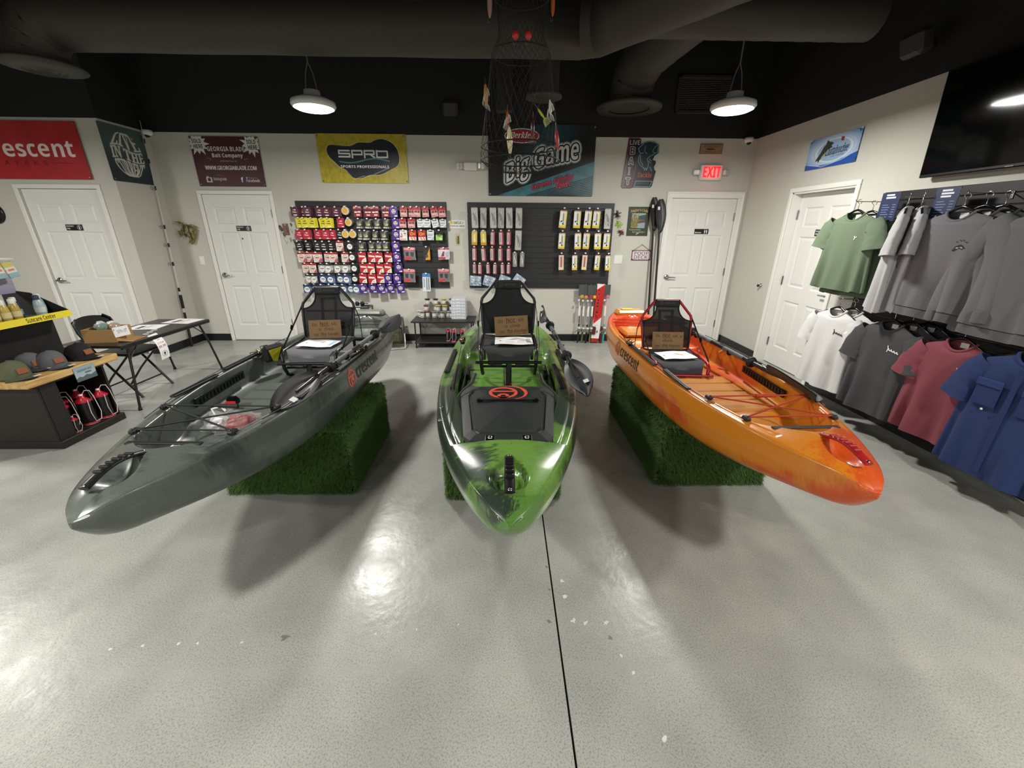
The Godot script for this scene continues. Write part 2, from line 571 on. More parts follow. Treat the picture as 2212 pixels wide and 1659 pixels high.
# a six panel door seen from its front; local x runs along the wall, z out of it
func door(at: Vector3, turn: float, back: float, casing: float, hand: String, employees: bool):
	n_door += 1
	var r = struct_root("door_%d" % n_door, at, turn)
	var W = DOOR_W
	var b = MB.new()
	for q in [[-casing, 0.0, 0.0, DOOR_H], [W, 0.0, W + casing, DOOR_H], [-casing, DOOR_H, W + casing, DOOR_H + casing]]:
		b.box(Vector3((q[0] + q[2]) / 2, (q[1] + q[3]) / 2, 0.009), Vector3(q[2] - q[0], q[3] - q[1], 0.018), 0.005)
	if casing > 0.06:
		for q in [[-casing, 0.0, -casing + 0.03, DOOR_H + casing - 0.03], [W + casing - 0.03, 0.0, W + casing, DOOR_H + casing - 0.03], [-casing, DOOR_H + casing - 0.03, W + casing, DOOR_H + casing]]:
			b.box(Vector3((q[0] + q[2]) / 2, (q[1] + q[3]) / 2, 0.014), Vector3(q[2] - q[0], q[3] - q[1], 0.028), 0.008)
	put("casing", b, M.white, r)
	b = MB.new()
	if back > 0.05:
		wall_box(b, 0, 0, -0.13, 0.015, DOOR_H, 0.002)
		wall_box(b, W - 0.015, 0, -0.13, W, DOOR_H, 0.002)
		wall_box(b, 0, DOOR_H - 0.015, -0.13, W, DOOR_H, 0.002)
		put("jamb", b, M.white, r)
	# leaf of stiles and rails
	var x0 = 0.004 if back < 0.05 else 0.018
	var x1 = W - x0
	var y0 = 0.012
	var y1 = DOOR_H - x0
	var zf = -back
	var st = 0.115
	var xs = [x0 + st, W / 2 - 0.055, W / 2 + 0.055, x1 - st]
	var ys = [[0.24, 0.82], [0.99, 1.56], [1.66, 1.875]]
	b = MB.new()
	var th = 0.035
	for q in [[x0, y0, xs[0], y1], [xs[3], y0, x1, y1], [xs[1], y0, xs[2], y1]]: wall_box(b, q[0], q[1], zf - th, q[2], q[3], zf)
	var yy = y0
	for k in 4:
		var yt: float = ys[k][0] if k < 3 else y1
		for c in [[xs[0], xs[1]], [xs[2], xs[3]]]: wall_box(b, c[0], yy, zf - th, c[1], yt, zf)
		if k < 3: yy = ys[k][1]
	put("leaf", b, M.door, r)
	for yp in ys:
		for c in [[xs[0], xs[1]], [xs[2], xs[3]]]:
			b = MB.new()
			var o = [Vector3(c[0], yp[0], zf), Vector3(c[1], yp[0], zf), Vector3(c[1], yp[1], zf), Vector3(c[0], yp[1], zf)]
			var cen = Vector3((c[0] + c[1]) / 2, (yp[0] + yp[1]) / 2, zf)
			var rings = [o]
			for k in [[0.014, -0.011], [0.022, -0.011], [0.045, -0.003]]:
				var ring = []
				for p in o: ring.append(Vector3(p.x - signf(p.x - cen.x) * k[0], p.y - signf(p.y - cen.y) * k[0], zf + k[1]))
				rings.append(ring)
			for k in 3:
				for e in 4: b.quad(rings[k][e], rings[k][(e + 1) % 4], rings[k + 1][(e + 1) % 4], rings[k + 1][e])
			b.quad(rings[3][0], rings[3][1], rings[3][2], rings[3][3])
			put("panel", b, M.door, r)
	# lever handle
	var hs = 1.0 if hand == "left" else -1.0
	var hx0: float = x0 + 0.06 if hand == "left" else x1 - 0.06
	b = MB.new()
	b.lathe([Vector2(0.001, 0.0), Vector2(0.037, 0.0), Vector2(0.037, 0.006), Vector2(0.03, 0.012), Vector2(0.014, 0.014), Vector2(0.012, 0.05), Vector2(0.001, 0.052)], 20, Transform3D(Basis.from_euler(Vector3(PI / 2, 0, 0)), Vector3(hx0, 0.97, zf)))
	b.tube([Vector3(hx0, 0.97, zf + 0.048), Vector3(hx0 + 0.04 * hs, 0.972, zf + 0.05), Vector3(hx0 + 0.12 * hs, 0.968, zf + 0.046)], [0.012, 0.010, 0.008], 10)
	put("handle", b, M.chrome, r)
	for hy in [0.28, 1.05, 1.8]:
		b = MB.new()
		var hxx: float = x1 - 0.004 if hand == "left" else x0 + 0.004
		b.tube([Vector3(hxx, hy - 0.05, zf + 0.008), Vector3(hxx, hy + 0.05, zf + 0.008)], 0.008, 8)
		put("hinge", b, M.steel, r)
	# name plate
	var p = Pic.new(192, 64, hx("121214"))
	if employees and M.has("staff_plate"): pass
	elif employees:
		p.text("Employees", 10, 8, 84, 20, Color.WHITE)
		p.text("Only", 10, 34, 36, 22, Color.WHITE)
		p.ell(154, 32, 24, 24, Color.WHITE)
		p.ell(154, 32, 21, 21, hx("121214"))
		p.ell(154, 22, 6, 6, Color.WHITE)
		p.poly([Vector2(147, 30), Vector2(161, 30), Vector2(158, 48), Vector2(150, 48)], Color.WHITE)
	else:
		p.text("Restrooms", 10, 36, 84, 18, Color.WHITE)
		for k in 2:
			p.ell(140 + k * 26, 16, 6, 6, Color.WHITE)
			p.poly([Vector2(131 + k * 26, 24), Vector2(149 + k * 26, 24), Vector2(145 + k * 26, 42), Vector2(145 + k * 26, 56), Vector2(135 + k * 26, 56), Vector2(135 + k * 26, 42)], Color.WHITE)
	b = MB.new()
	b.box(Vector3(W / 2 + 0.02, 1.605, zf + 0.003), Vector3(0.2, 0.068, 0.006))
	var pl = single("door_sign", ["black employees-only plate on the far left door", "black employees-only plate on the door under the maroon banner", "black restroom plate on the door under the exit sign", "black employees-only plate on the door in the right wall"][n_door - 1], "sign", b, M.staff_plate if employees and M.has("staff_plate") else picmat(p, 0.4), r.transform)
	if employees: M.staff_plate = pl.material_override
	pl.set_meta("group", "black plates on the doors")
	if n_door == 2:
		b = MB.new()
		b.lathe([Vector2(0.001, 0.004), Vector2(0.009, 0.003), Vector2(0.011, 0.0)], 12, Transform3D(Basis.from_euler(Vector3(PI / 2, 0, 0)), Vector3(W / 2 - 0.03, 1.47, zf)))
		put("peephole", b, M.rubber, r)

func floor_marks():
	var rng = RandomNumberGenerator.new()
	rng.seed = 7
	var wm = mat(hx("d6d6d0"), 0.7)
	var dm = mat(hx("767672"), 0.5)
	var f: Node3D = get_node("floor")
	var spots = [[0.29, 4.62, 0.018, 0], [0.29, 4.71, 0.02, 0], [0.31, 4.84, 0.022, 0], [0.36, 4.85, 0.02, 0], [0.45, 4.85, 0.022, 0], [0.48, 5.0, 0.013, 0], [0.51, 5.07, 0.015, 0], [0.55, 5.29, 0.017, 0],
		[-0.55, 4.89, 0.012, 0], [-0.38, 4.87, 0.01, 0], [-0.2, 4.85, 0.008, 0], [-1.36, 4.92, 0.012, 0], [-1.28, 4.92, 0.012, 0], [-1.1, 4.92, 0.01, 0], [-1.5, 4.93, 0.014, 0], [-1.62, 4.94, 0.012, 0],
		[-0.93, 4.9, 0.035, 1], [0.22, 4.53, 0.014, 1], [0.22, 4.67, 0.014, 1], [0.455, 4.92, 0.016, 1], [0.2, 4.84, 0.02, 1]]
	for s in spots:
		var poly = PackedVector2Array()
		for k in 11: poly.append(Vector2.from_angle(TAU * k / 11) * s[2] * 0.7 * rng.randf_range(0.3, 1.1))
		var b = MB.new()
		b.slab(poly, 0.0, 0.0006, Transform3D(Basis.from_euler(Vector3(-PI / 2, rng.randf() * 3, 0)), Vector3(s[0], 0, s[1])))
		put("paint_fleck" if s[3] == 0 else "stain", b, wm if s[3] == 0 else dm, f)

func ducts():
	var r = 0.19
	var b = MB.new()
	# spiral seams make shallow ribs
	var rib = func(path: Array, rad: float, bb: MB, n: int):
		var pts = []
		var rs = []
		for k in path.size() - 1:
			for i in n:
				var q: Vector3 = path[k].lerp(path[k + 1], float(i) / n)
				pts.append(q)
				rs.append(rad * (1.0 if i % 2 else 1.02))
		pts.append(path[-1])
		rs.append(rad)
		bb.tube(pts, rs, 20)
	var arc = [Vector3(-3.72, 2.84, 2.1), Vector3(-3.72, 2.92, 2.1), Vector3(-3.68, 3.02, 2.1), Vector3(-3.6, 3.1, 2.1), Vector3(-3.48, 3.12, 2.1), Vector3(0.62, 3.12, 2.1), Vector3(0.75, 3.12, 2.15), Vector3(1.9, 3.2, 3.3), Vector3(3.0, 3.3, 4.4)]
	rib.call(arc, r, b, 8)
	var d = thing("round_duct", "long dark round duct running across under the ceiling", "duct", Vector3.ZERO)
	put("pipe", b, M.duct, d)
	b = MB.new()
	b.lathe([Vector2(0.001, 0.02), Vector2(0.05, 0.015), Vector2(0.06, 0.0), Vector2(0.09, 0.02), Vector2(0.1, 0.0), Vector2(0.13, 0.02), Vector2(0.14, 0.0), Vector2(0.19, 0.015), Vector2(0.27, 0.03), Vector2(0.265, 0.045)], 28, xf(Vector3(-3.72, 2.79, 2.08)))
	put("diffuser", b, M.duct, d)
	b = MB.new()
	rib.call([Vector3(1.15, 3.2, 2.2), Vector3(2.9, 3.2, 2.2)], 0.16, b, 20)
	single("branch_duct", "shorter dark round duct ending in a cap on the upper right", "duct", b, M.duct)
	b = MB.new()
	rib.call([Vector3(1.9, 3.5, 2.6), Vector3(1.62, 3.42, 1.3), Vector3(1.53, 3.38, 0.85), Vector3(1.5, 3.28, 0.6), Vector3(1.49, 3.12, 0.5), Vector3(1.49, 3.0, 0.48)], 0.24, b, 6)
	d = thing("drop_duct", "wide dark duct slanting down to a round boot above the neon bait sign", "duct")
	put("pipe", b, M.duct, d)
	b = MB.new()
	b.lathe([Vector2(0.24, 0.0), Vector2(0.38, -0.005), Vector2(0.385, 0.03), Vector2(0.24, 0.05)], 28, xf(Vector3(1.5, 2.97, 0.45)))
	b.lathe([Vector2(0.001, 0.01), Vector2(0.25, 0.01)], 28, xf(Vector3(1.5, 2.97, 0.45)))
	put("boot", b, M.duct, d)
	b = MB.new()
	b.lathe([Vector2(0.001, 0.02), Vector2(0.05, 0.015), Vector2(0.055, 0.0), Vector2(0.075, 0.02), Vector2(0.085, 0.0), Vector2(0.105, 0.02), Vector2(0.115, 0.0), Vector2(0.135, 0.02), Vector2(0.16, 0.01), Vector2(0.185, 0.02), Vector2(0.18, 0.04)], 28, xf(Vector3(0.41, 2.85, 1.25)))
	b.tube([Vector3(0.41, 2.88, 1.25), Vector3(0.41, 3.2, 1.25), Vector3(0.41, TOP, 1.25)], 0.15, 18)
	single("round_diffuser", "dark round ceiling air diffuser behind the hanging lure net", "vent", b, M.duct)
	# beams
	for q in [[0.05, 0.28, 3.9, 4.4, 0.6, 6.0], [-0.08, 0.1, 2.9, 4.4, 0.5, 0.62]]:
		b = MB.new()
		b.box(Vector3((q[0] + q[1]) / 2, (q[2] + q[3]) / 2 + 0.05, (q[4] + q[5]) / 2), Vector3(q[1] - q[0], q[3] - q[2] + 0.1, q[5] - q[4]), 0.01)
		struct("trim_%d" % (1 if q[0] > 0 else 2), b, mat(hx("2e2b27"), 0.8))
	# return air grille on the black part of the back wall
	var g = thing("return_grille", "dark louvred return air grille high on the back wall beside the right lamp", "vent", Vector3(2.56, 3.24, 0.02))
	b = MB.new()
	for q in [[-0.33, 0.0, 0.04, 0.42], [0.33, 0.0, 0.04, 0.42], [0, 0.19, 0.7, 0.04], [0, -0.19, 0.7, 0.04]]: b.box(Vector3(q[0], q[1], 0), Vector3(q[2], q[3], 0.03), 0.005)
	put("frame", b, mat(hx("2d2e30"), 0.5), g)
	for i in 18:
		b = MB.new()
		b.box(Vector3(0, -0.165 + i * 0.0195, 0), Vector3(0.62, 0.004, 0.02), 0.0, Basis.from_euler(Vector3(0.7, 0, 0)))
		put("louvre", b, mat(hx("4a4b4c"), 0.5), g)
	for i in 4:
		b = MB.new()
		b.box(Vector3(-0.2 + i * 0.13, 0, 0.008), Vector3(0.008, 0.36, 0.008))
		put("bar", b, mat(hx("2d2e30"), 0.5), g)
	# wall speakers
	for s in [[Vector3(-0.67, 3.04, 0.1), 0.0, "small black wall speaker on the back wall left of the lure net"], [Vector3(3.2, 2.99, 2.32), -PI / 2, "small black wall speaker high in the corner above the television"]]:
		var o = thing("wall_speaker", s[2], "speaker", s[0], "black wall speakers", s[1])
		b = MB.new()
		b.box(Vector3.ZERO, Vector3(0.2, 0.17, 0.13), 0.03, Basis.from_euler(Vector3(0.3, 0, 0)))
		put("cabinet", b, mat(hx("2c2c2c"), 0.6), o)
		b = MB.new()
		b.box(Vector3(0, 0, -0.1), Vector3(0.05, 0.05, 0.1), 0.005)
		put("bracket", b, M.black, o)
		b = MB.new()
		b.box(Vector3(0.05, 0.02, 0.068), Vector3(0.016, 0.006, 0.004), 0.0, Basis.from_euler(Vector3(0.3, 0, 0)))
		put("badge", b, M.chrome, o)

# ---------------------------------------------------------------- turf stands
func turf_stand(label: String, x0: float, x1: float, z0: float, z1: float, h: float, sd: int):
	var t = thing("turf_stand", label, "stand", Vector3((x0 + x1) / 2, 0, (z0 + z1) / 2), "turf-covered kayak stands")
	var sx = x1 - x0
	var sz = z1 - z0
	var b = MB.new()
	b.box(Vector3(0, h / 2 + 0.01, 0), Vector3(sx, h - 0.02, sz), 0.012)
	put("box", b, M.turf_back, t)
	# tufts of plastic grass on the four sides and the top
	var rng = RandomNumberGenerator.new()
	rng.seed = sd
	b = MB.new()
	for k in 7:
		var a = rng.randf() * TAU
		var o = Vector3(cos(a), sin(a), 0) * rng.randf() * 0.006
		var tip = o + Vector3(cos(a + 1), sin(a + 1), 0) * rng.randf_range(0.003, 0.010) + Vector3(0, 0, rng.randf_range(0.014, 0.024))
		var wv = Vector3(cos(a * 3), sin(a * 3), 0) * 0.0014
		b.tri(o - wv, o + wv, tip)
	var mm = MultiMesh.new()
	mm.transform_format = MultiMesh.TRANSFORM_3D
	mm.use_colors = true
	mm.mesh = b.mesh()
	var sides = [[Vector3(0, 0, sz / 2), Vector3.RIGHT, Vector3.UP, Vector3.BACK, sx, h], [Vector3(sx / 2, 0, 0), Vector3.FORWARD, Vector3.UP, Vector3.RIGHT, sz, h], [Vector3(-sx / 2, 0, 0), Vector3.BACK, Vector3.UP, Vector3.LEFT, sz, h], [Vector3(0, h, -sz / 2), Vector3.RIGHT, Vector3.BACK, Vector3.UP, sx, sz]]
	var per = 14000.0
	var total = 0
	for s in sides: total += int(s[4] * s[5] * per)
	mm.instance_count = total
	var i = 0
	for s in sides:
		for k in int(s[4] * s[5] * per):
			var p: Vector3 = s[0] + s[1] * (rng.randf() - 0.5) * s[4] + s[2] * rng.randf() * s[5]
			p.y = maxf(p.y, 0.015)
			var a = rng.randf() * TAU
			var bs = Basis(s[1] * cos(a) + s[2] * sin(a), -s[1] * sin(a) + s[2] * cos(a), s[3] + Vector3(0, -0.35, 0) * (1.0 if s[3] != Vector3.UP else 0.0))
			mm.set_instance_transform(i, Transform3D(bs * rng.randf_range(0.8, 1.3), p))
			var g = rng.randf()
			mm.set_instance_color(i, Color(0.06 + 0.06 * g, 0.14 + 0.09 * g, 0.03 + 0.025 * g))
			i += 1
	var o2 = MultiMeshInstance3D.new()
	o2.name = "grass_pile"
	o2.multimesh = mm
	o2.material_override = M.blade
	o2.set_meta("kind", "stuff")
	t.add_child(o2)
	b = MB.new()
	for q in [[1, 1], [1, -1], [-1, 1], [-1, -1]]:
		b = MB.new()
		b.lathe([Vector2(0.001, 0), Vector2(0.02, 0), Vector2(0.02, 0.022), Vector2(0.001, 0.022)], 10, xf(Vector3(q[0] * (sx / 2 - 0.03), 0, q[1] * (sz / 2 - 0.03))))
		put("foot", b, M.rubber, t)

func stands():
	M.turf_back = mat(hx("1d3015"), 0.95)
	M.blade = mat(Color.WHITE, 0.55)
	M.blade.vertex_color_use_as_albedo = true
	turf_stand("green turf-covered stand under the grey kayak on the left", -1.78, -0.985, 3.03, 3.89, 0.44, 21)
	turf_stand("green turf-covered stand under the green kayak in the middle", -0.36, 0.35, 3.1, 3.96, 0.39, 22)
	turf_stand("green turf-covered stand with a front seam under the orange kayak", 1.04, 1.76, 2.55, 3.82, 0.425, 23)

# ---------------------------------------------------------------- kayaks
const KL := 3.25
var kb = 0.41
func sm01(a: float, b: float, x: float) -> float:
	return smoothstep(a, b, x)
func k_beam(z: float) -> float:
	var tb = KL - z
	var u = minf(tb / 1.5, 1.0)
	var bow = pow(1.0 - pow(1.0 - u, 2.0), 0.74)
	if tb < 0.05: bow *= pow(maxf(1.0 - pow(1.0 - tb / 0.05, 2.0), 0.0), 0.4)
	u = minf(z / 1.35, 1.0)
	var stern = pow(1.0 - pow(1.0 - u, 2.4), 0.62)
	return kb * minf(bow, stern) + 0.004
func k_keel(z: float) -> float:
	var tb = KL - z
	return 0.15 * pow(1.0 - minf(tb / 1.1, 1.0), 2.3) + 0.085 * pow(1.0 - minf(tb / 0.14, 1.0), 2.0) + 0.16 * pow(1.0 - minf(z / 0.9, 1.0), 2.2)
func k_sheer(z: float) -> float:
	var tb = KL - z
	return 0.325 - 0.035 * pow(1.0 - minf(tb / 1.1, 1.0), 1.4) + 0.03 * pow(1.0 - minf(z / 1.0, 1.0), 1.5) - 0.03 * pow(1.0 - minf(tb / 0.14, 1.0), 2.0)
# half of the hull's outside from keel to gunwale
func k_side(z: float) -> Array:
	var b = k_beam(z)
	var k = k_keel(z)
	var h = k_sheer(z)
	var d = h - k
	var tb = KL - z
	var vee = 0.55 * (1.0 - sm01(0.05, 1.1, tb))
	vee = maxf(vee, 0.8 * (1.0 - sm01(0.0, 0.7, z)))
	var p = [Vector2(0, k), Vector2(0.22 * b, k + 0.05 * vee * d), Vector2(0.5 * b, k + (0.015 + 0.13 * vee) * d), Vector2(0.74 * b, k + (0.06 + 0.22 * vee) * d), Vector2(0.88 * b, k + (0.2 + 0.22 * vee) * d),
		Vector2(0.955 * b, k + (0.42 + 0.12 * vee) * d), Vector2(0.985 * b, k + 0.62 * d), Vector2(1.0 * b, k + 0.66 * d), Vector2(0.99 * b, k + 0.8 * d), Vector2(0.975 * b, k + 0.93 * d), Vector2(0.965 * b, h - 0.006)]
	return p
# a point on the flank at height y, pushed out a little
func k_flank(z: float, y: float, side: float, out: float) -> Vector3:
	var p = k_side(z)
	for i in p.size() - 1:
		if p[i + 1].y >= y:
			var t: float = (y - p[i].y) / maxf(p[i + 1].y - p[i].y, 1e-5)
			return Vector3((lerpf(p[i].x, p[i + 1].x, clampf(t, 0, 1)) + out) * side, y, z)
	return Vector3((p[-1].x + out) * side, y, z)

# the open part: half width and floor height along the length
func k_well(z: float, kind: int) -> Vector2:
	var b = k_beam(z)
	var h = k_sheer(z)
	var tb = KL - z
	if kind == 1:
		var w: float = lerpf(0.205, 0.315, sm01(0.5, 1.25, tb)) if tb < 1.3 else b - 0.115
		if tb >= 1.2: w = lerpf(0.315, b - 0.115, sm01(1.2, 1.35, tb))
		var f = 0.24
		if tb > 1.21: f = lerpf(0.24, 0.205, sm01(1.21, 1.25, tb))
		if tb > 2.15: f = lerpf(0.205, 0.24, sm01(2.15, 2.2, tb))
		if tb < 0.50: f = lerpf(h + 0.02, 0.24, sm01(0.478, 0.50, tb))
		if z < 0.35: f = lerpf(h, 0.24, sm01(0.25, 0.35, z))
		return Vector2(maxf(minf(w, b - 0.06), 0.01), f) if tb > 0.475 and z > 0.25 else Vector2(0.006, h + 0.02)
	if tb < 0.35 or z < 0.28: return Vector2(0.006, h + 0.02)
	var w2: float = (b - 0.075) * pow(clampf((tb - 0.35) / 0.14, 0.02, 1.0), 0.45)
	var f2 = 0.19
	if tb < 0.6: f2 = lerpf(h - 0.01, 0.16, sm01(0.35, 0.6, tb))
	elif tb < 0.9: f2 = lerpf(0.16, 0.19, sm01(0.75, 0.9, tb))
	if tb > 2.1: f2 = lerpf(0.19, 0.23, sm01(2.1, 2.14, tb))
	if z < 0.36: f2 = lerpf(h, 0.23, sm01(0.28, 0.36, z))
	if z < 0.5: w2 *= pow(clampf((z - 0.28) / 0.2, 0.02, 1.0), 0.5)
	return Vector2(w2, f2)

func k_recess(x: float, z: float, kind: int) -> float:
	# the finger scoop under the bow handle
	if kind == 1:
		var r = Vector2(x, z - (KL - 0.2)).length()
		return -0.05 * (1.0 - sm01(0.055, 0.08, r)) * (1.0 - 0.5 * (1.0 - sm01(0.0, 0.055, r)))
	var r2 = Vector2((x) / 0.07, (z - (KL - 0.2)) / 0.11).length()
	return -0.045 * (1.0 - sm01(0.15, 1.0, r2))

func hull(kind: int, colour: Callable) -> ArrayMesh:
	var zs = []
	var z = 0.0
	while z < KL:
		zs.append(z)
		var tb = KL - z
		z += 0.008 if (tb < 0.6 or (tb > 1.18 and tb < 1.32)) else 0.0125
		if tb < 0.04 or zs[-1] < 0.03: z -= 0.006
	zs.append(KL - 0.0005)
	var rows = []
	var cols = []
	for zz in zs:
		var side = k_side(zz)
		var h = k_sheer(zz)
		var b = k_beam(zz)
		var well = k_well(zz, kind)
		var crown = 0.03 * (1.0 - sm01(0.3, 0.8, KL - zz)) + 0.012
		var half = []
		for q in side: half.append(q)
		var x0 = 0.945 * b
		var x1 = minf(well.x + 0.012, x0 * 0.98)
		for i in 12:
			var x = lerpf(x0, x1, float(i) / 11.0)
			var yy = h + crown * (1.0 - pow(x / maxf(x0, 0.001), 2.0)) * minf(1.0, b / 0.2)
			yy += k_recess(x, zz, kind)
			# a shallow groove along the inside of the gunwale
			if well.x > 0.05: yy -= 0.006 * exp(-pow((x - (b - 0.05)) / 0.006, 2.0))
			half.append(Vector2(x, yy))
		var top: float = half[-1].y
		var wx = minf(well.x, x1)
		var open = top - well.y > 0.012 and wx > 0.012
		if open:
			half.append(Vector2(wx + 0.003, top - 0.003))
			half.append(Vector2(wx, top - 0.012))
			half.append(Vector2(wx - 0.004, lerpf(top, well.y, 0.5)))
			half.append(Vector2(wx - 0.008, well.y + 0.016))
			half.append(Vector2(maxf(wx - 0.02, 0.002), well.y))
			for i in 4: half.append(Vector2(maxf(wx - 0.02, 0.002) * (3 - i) / 4.0, well.y))
		else:
			for i in 9: half.append(Vector2(x1 * (8 - i) / 9.0, top + k_recess(x1 * (8 - i) / 9.0, zz, kind) - k_recess(x1, zz, kind)))
		half[-1].x = 0.0
		var row = PackedVector3Array()
		var cr = PackedColorArray()
		for i in half.size():
			var p = Vector3(half[i].x, half[i].y, zz)
			row.append(p)
			cr.append(colour.call(p, i))
		for i in range(half.size() - 2, -1, -1):
			var p = Vector3(-half[i].x, half[i].y, zz)
			row.append(p)
			cr.append(colour.call(p, i))
		rows.append(row)
		cols.append(cr)
	var b2 = MB.new()
	b2.smooth(1)
	b2.grid(rows, false, true, cols)
	for e in [0, rows.size() - 1]:
		var row: PackedVector3Array = rows[e]
		var c = Vector3.ZERO
		for p in row: c += p
		c /= row.size()
		for i in row.size() - 1:
			for q in ([c, row[i], row[i + 1]] if e == 0 else [c, row[i + 1], row[i]]): b2.v(q, Vector2.ZERO, cols[e][0])
	return b2.mesh()

func lin(s: String) -> Color:
	return hx(s).srgb_to_linear()

func kayaks():
	var n1 = FastNoiseLite.new()
	n1.seed = 31
	n1.frequency = 1.6
	n1.fractal_octaves = 4
	n1.domain_warp_enabled = true
	n1.domain_warp_amplitude = 0.35
	n1.domain_warp_frequency = 2.0
	var n2 = FastNoiseLite.new()
	n2.seed = 5
	n2.frequency = 9.0
	n2.fractal_octaves = 3
	n2.fractal_type = FastNoiseLite.FRACTAL_RIDGED
	var speck = noise_tex(17, 0.22, [[0.0, hx("8c8c8c")], [0.42, hx("dedede")], [0.6, hx("f6f6f6")], [1.0, Color.WHITE]], 512, 2, FastNoiseLite.TYPE_SIMPLEX)
	var pm = func(rough: float) -> StandardMaterial3D:
		var m = mat(Color.WHITE, rough)
		m.vertex_color_use_as_albedo = true
		m.clearcoat_enabled = true
		m.clearcoat = 0.35
		m.clearcoat_roughness = 0.16
		return tri_tex(m, speck, 3.0)
	var grey_c = func(p: Vector3, i: int) -> Color:
		var t = n1.get_noise_3d(p.x, p.y, p.z * 0.8)
		var c = lin("676f68").lerp(lin("454c49"), sm01(-0.1, 0.35, t))
		c = c.lerp(lin("272b2a"), 0.75 * sm01(0.25, 0.5, n1.get_noise_3d(p.x + 7, p.y, p.z)) * sm01(0.1, 0.6, n2.get_noise_3d(p.x, p.y, p.z)))
		return c
	var orange_c = func(p: Vector3, i: int) -> Color:
		var t = n1.get_noise_3d(p.x * 0.7 + 3, p.y, p.z * 0.7)
		var c = lin("ee9228").lerp(lin("ea5f22"), sm01(-0.12, 0.12, t + 0.25 * sm01(2.3, 3.0, p.z) - 0.1))
		if p.z < 0.9: c = c.lerp(lin("ea4f24"), sm01(0.9, 0.5, p.z))
		return c
	var green_c = func(p: Vector3, i: int) -> Color:
		var t = n1.get_noise_3d(p.x * 0.8 - 4, p.y, p.z * 0.6)
		var g = lin("6a9a45").lerp(lin("85b653"), sm01(-0.2, 0.3, n1.get_noise_3d(p.x, p.y + 4, p.z)))
		var dark = sm01(-0.05, 0.22, t + 0.34 * sm01(0.18, 0.36, absf(p.x)) * sm01(1.6, 2.4, p.z) + 0.12 * sm01(2.7, 3.2, p.z) - 0.02)
		if p.z > 1.2 and p.z < 2.05 and absf(p.x) < 0.33: dark = 0.0
		if p.z > 2.0 and p.z < 2.62: dark = maxf(dark, sm01(2.0, 2.1, p.z) * sm01(2.62, 2.5, p.z))
		var c = g.lerp(lin("333b3b"), dark * 0.92)
		# pale and tan smoke on the outside right
		var tan = sm01(0.3, 0.42, p.x) * sm01(2.85, 2.3, p.z) * sm01(-0.3, 0.25, n1.get_noise_3d(p.x, p.y, p.z * 1.5 + 9) + 0.2)
		c = c.lerp(lin("a8876a"), tan * 0.8)
		if p.z < 0.8: c = c.lerp(lin("c4cfbb"), 0.75 * sm01(0.8, 0.3, p.z) * sm01(-0.2, 0.2, t + 0.2))
		return c
	kb = 0.405
	kayak("grey", 0, Vector3(-1.372, 0.442, 1.77), -0.024, grey_c, pm.call(0.34))
	kb = 0.445
	kayak("green", 1, Vector3(0.022, 0.395, 1.74), 0.0, green_c, pm.call(0.25))
	kb = 0.41
	kayak("orange", 0, Vector3(1.345, 0.43, 1.62), 0.03, orange_c, pm.call(0.28))

func kayak(tone: String, kind: int, at: Vector3, turn: float, colour: Callable, m: StandardMaterial3D):
	var label: String = {"grey": "smoky grey open fishing kayak on the left turf stand", "green": "green and charcoal camouflage kayak with a black front hatch in the middle", "orange": "orange and red open fishing kayak on the right turf stand"}[tone]
	var k = thing("kayak", label, "kayak", at, "display kayaks on turf stands", turn)
	put("hull", hull(kind, colour), m, k)
	var trim = M.black
	# bow handle
	var hm: StandardMaterial3D = mat(hx("a3161c"), 0.4) if tone == "orange" else mat(hx("17181a"), 0.35)
	var b = MB.new()
	var y = k_sheer(KL - 0.2) + 0.034
	var hp = []
	for i in 13:
		var t = i / 12.0
		hp.append(Vector3(0, y + 0.006 + 0.028 * sin(PI * t), KL - 0.33 + 0.25 * t))
	b.tube(hp, 0.02, 8, true, 0.45)
	for i in 6: b.box(Vector3(0, y + 0.015 + 0.028 * sin(PI * (0.25 + i * 0.1)), KL - 0.33 + 0.25 * (0.25 + i * 0.1)), Vector3(0.036, 0.009, 0.012), 0.003)
	put("bow_handle", b, hm, k)
	for zz in [KL - 0.322, KL - 0.088]:
		b = MB.new()
		b.lathe([Vector2(0.010, 0), Vector2(0.009, 0.005), Vector2(0.001, 0.007)], 10, xf(Vector3(0, y + 0.012, zz)))
		put("screw", b, M.chrome, k)
	if kind == 0:
		open_deck(k, tone, m)
	else:
		hatch_deck(k, m)
	# gear tracks on the gunwales
	for sx in [-1.0, 1.0]:
		for zr in ([[1.38, 1.9], [2.0, 2.35]] if kind == 0 else [[1.3, 1.84], [1.68, 2.13]]):
			b = MB.new()
			var zc: float = (zr[0] + zr[1]) / 2
			b.box(Vector3(sx * (k_beam(zc) - (0.045 if kind == 0 or zc < 1.7 else 0.115)), k_sheer(zc) + 0.012, zc), Vector3(0.03, 0.012, zr[1] - zr[0]), 0.003)
			b.box(Vector3(sx * (k_beam(zc) - (0.045 if kind == 0 or zc < 1.7 else 0.115)), k_sheer(zc) + 0.019, zc), Vector3(0.008, 0.004, zr[1] - zr[0] - 0.02))
			put("gear_track", b, trim, k)
	# maker's wording on the flank that shows
	var ds = 1.0 if tone == "grey" else -1.0
	if tone != "green": side_name(k, ds, tone)
	else:
		for s in [-1.0, 1.0]: side_name(k, s, tone)

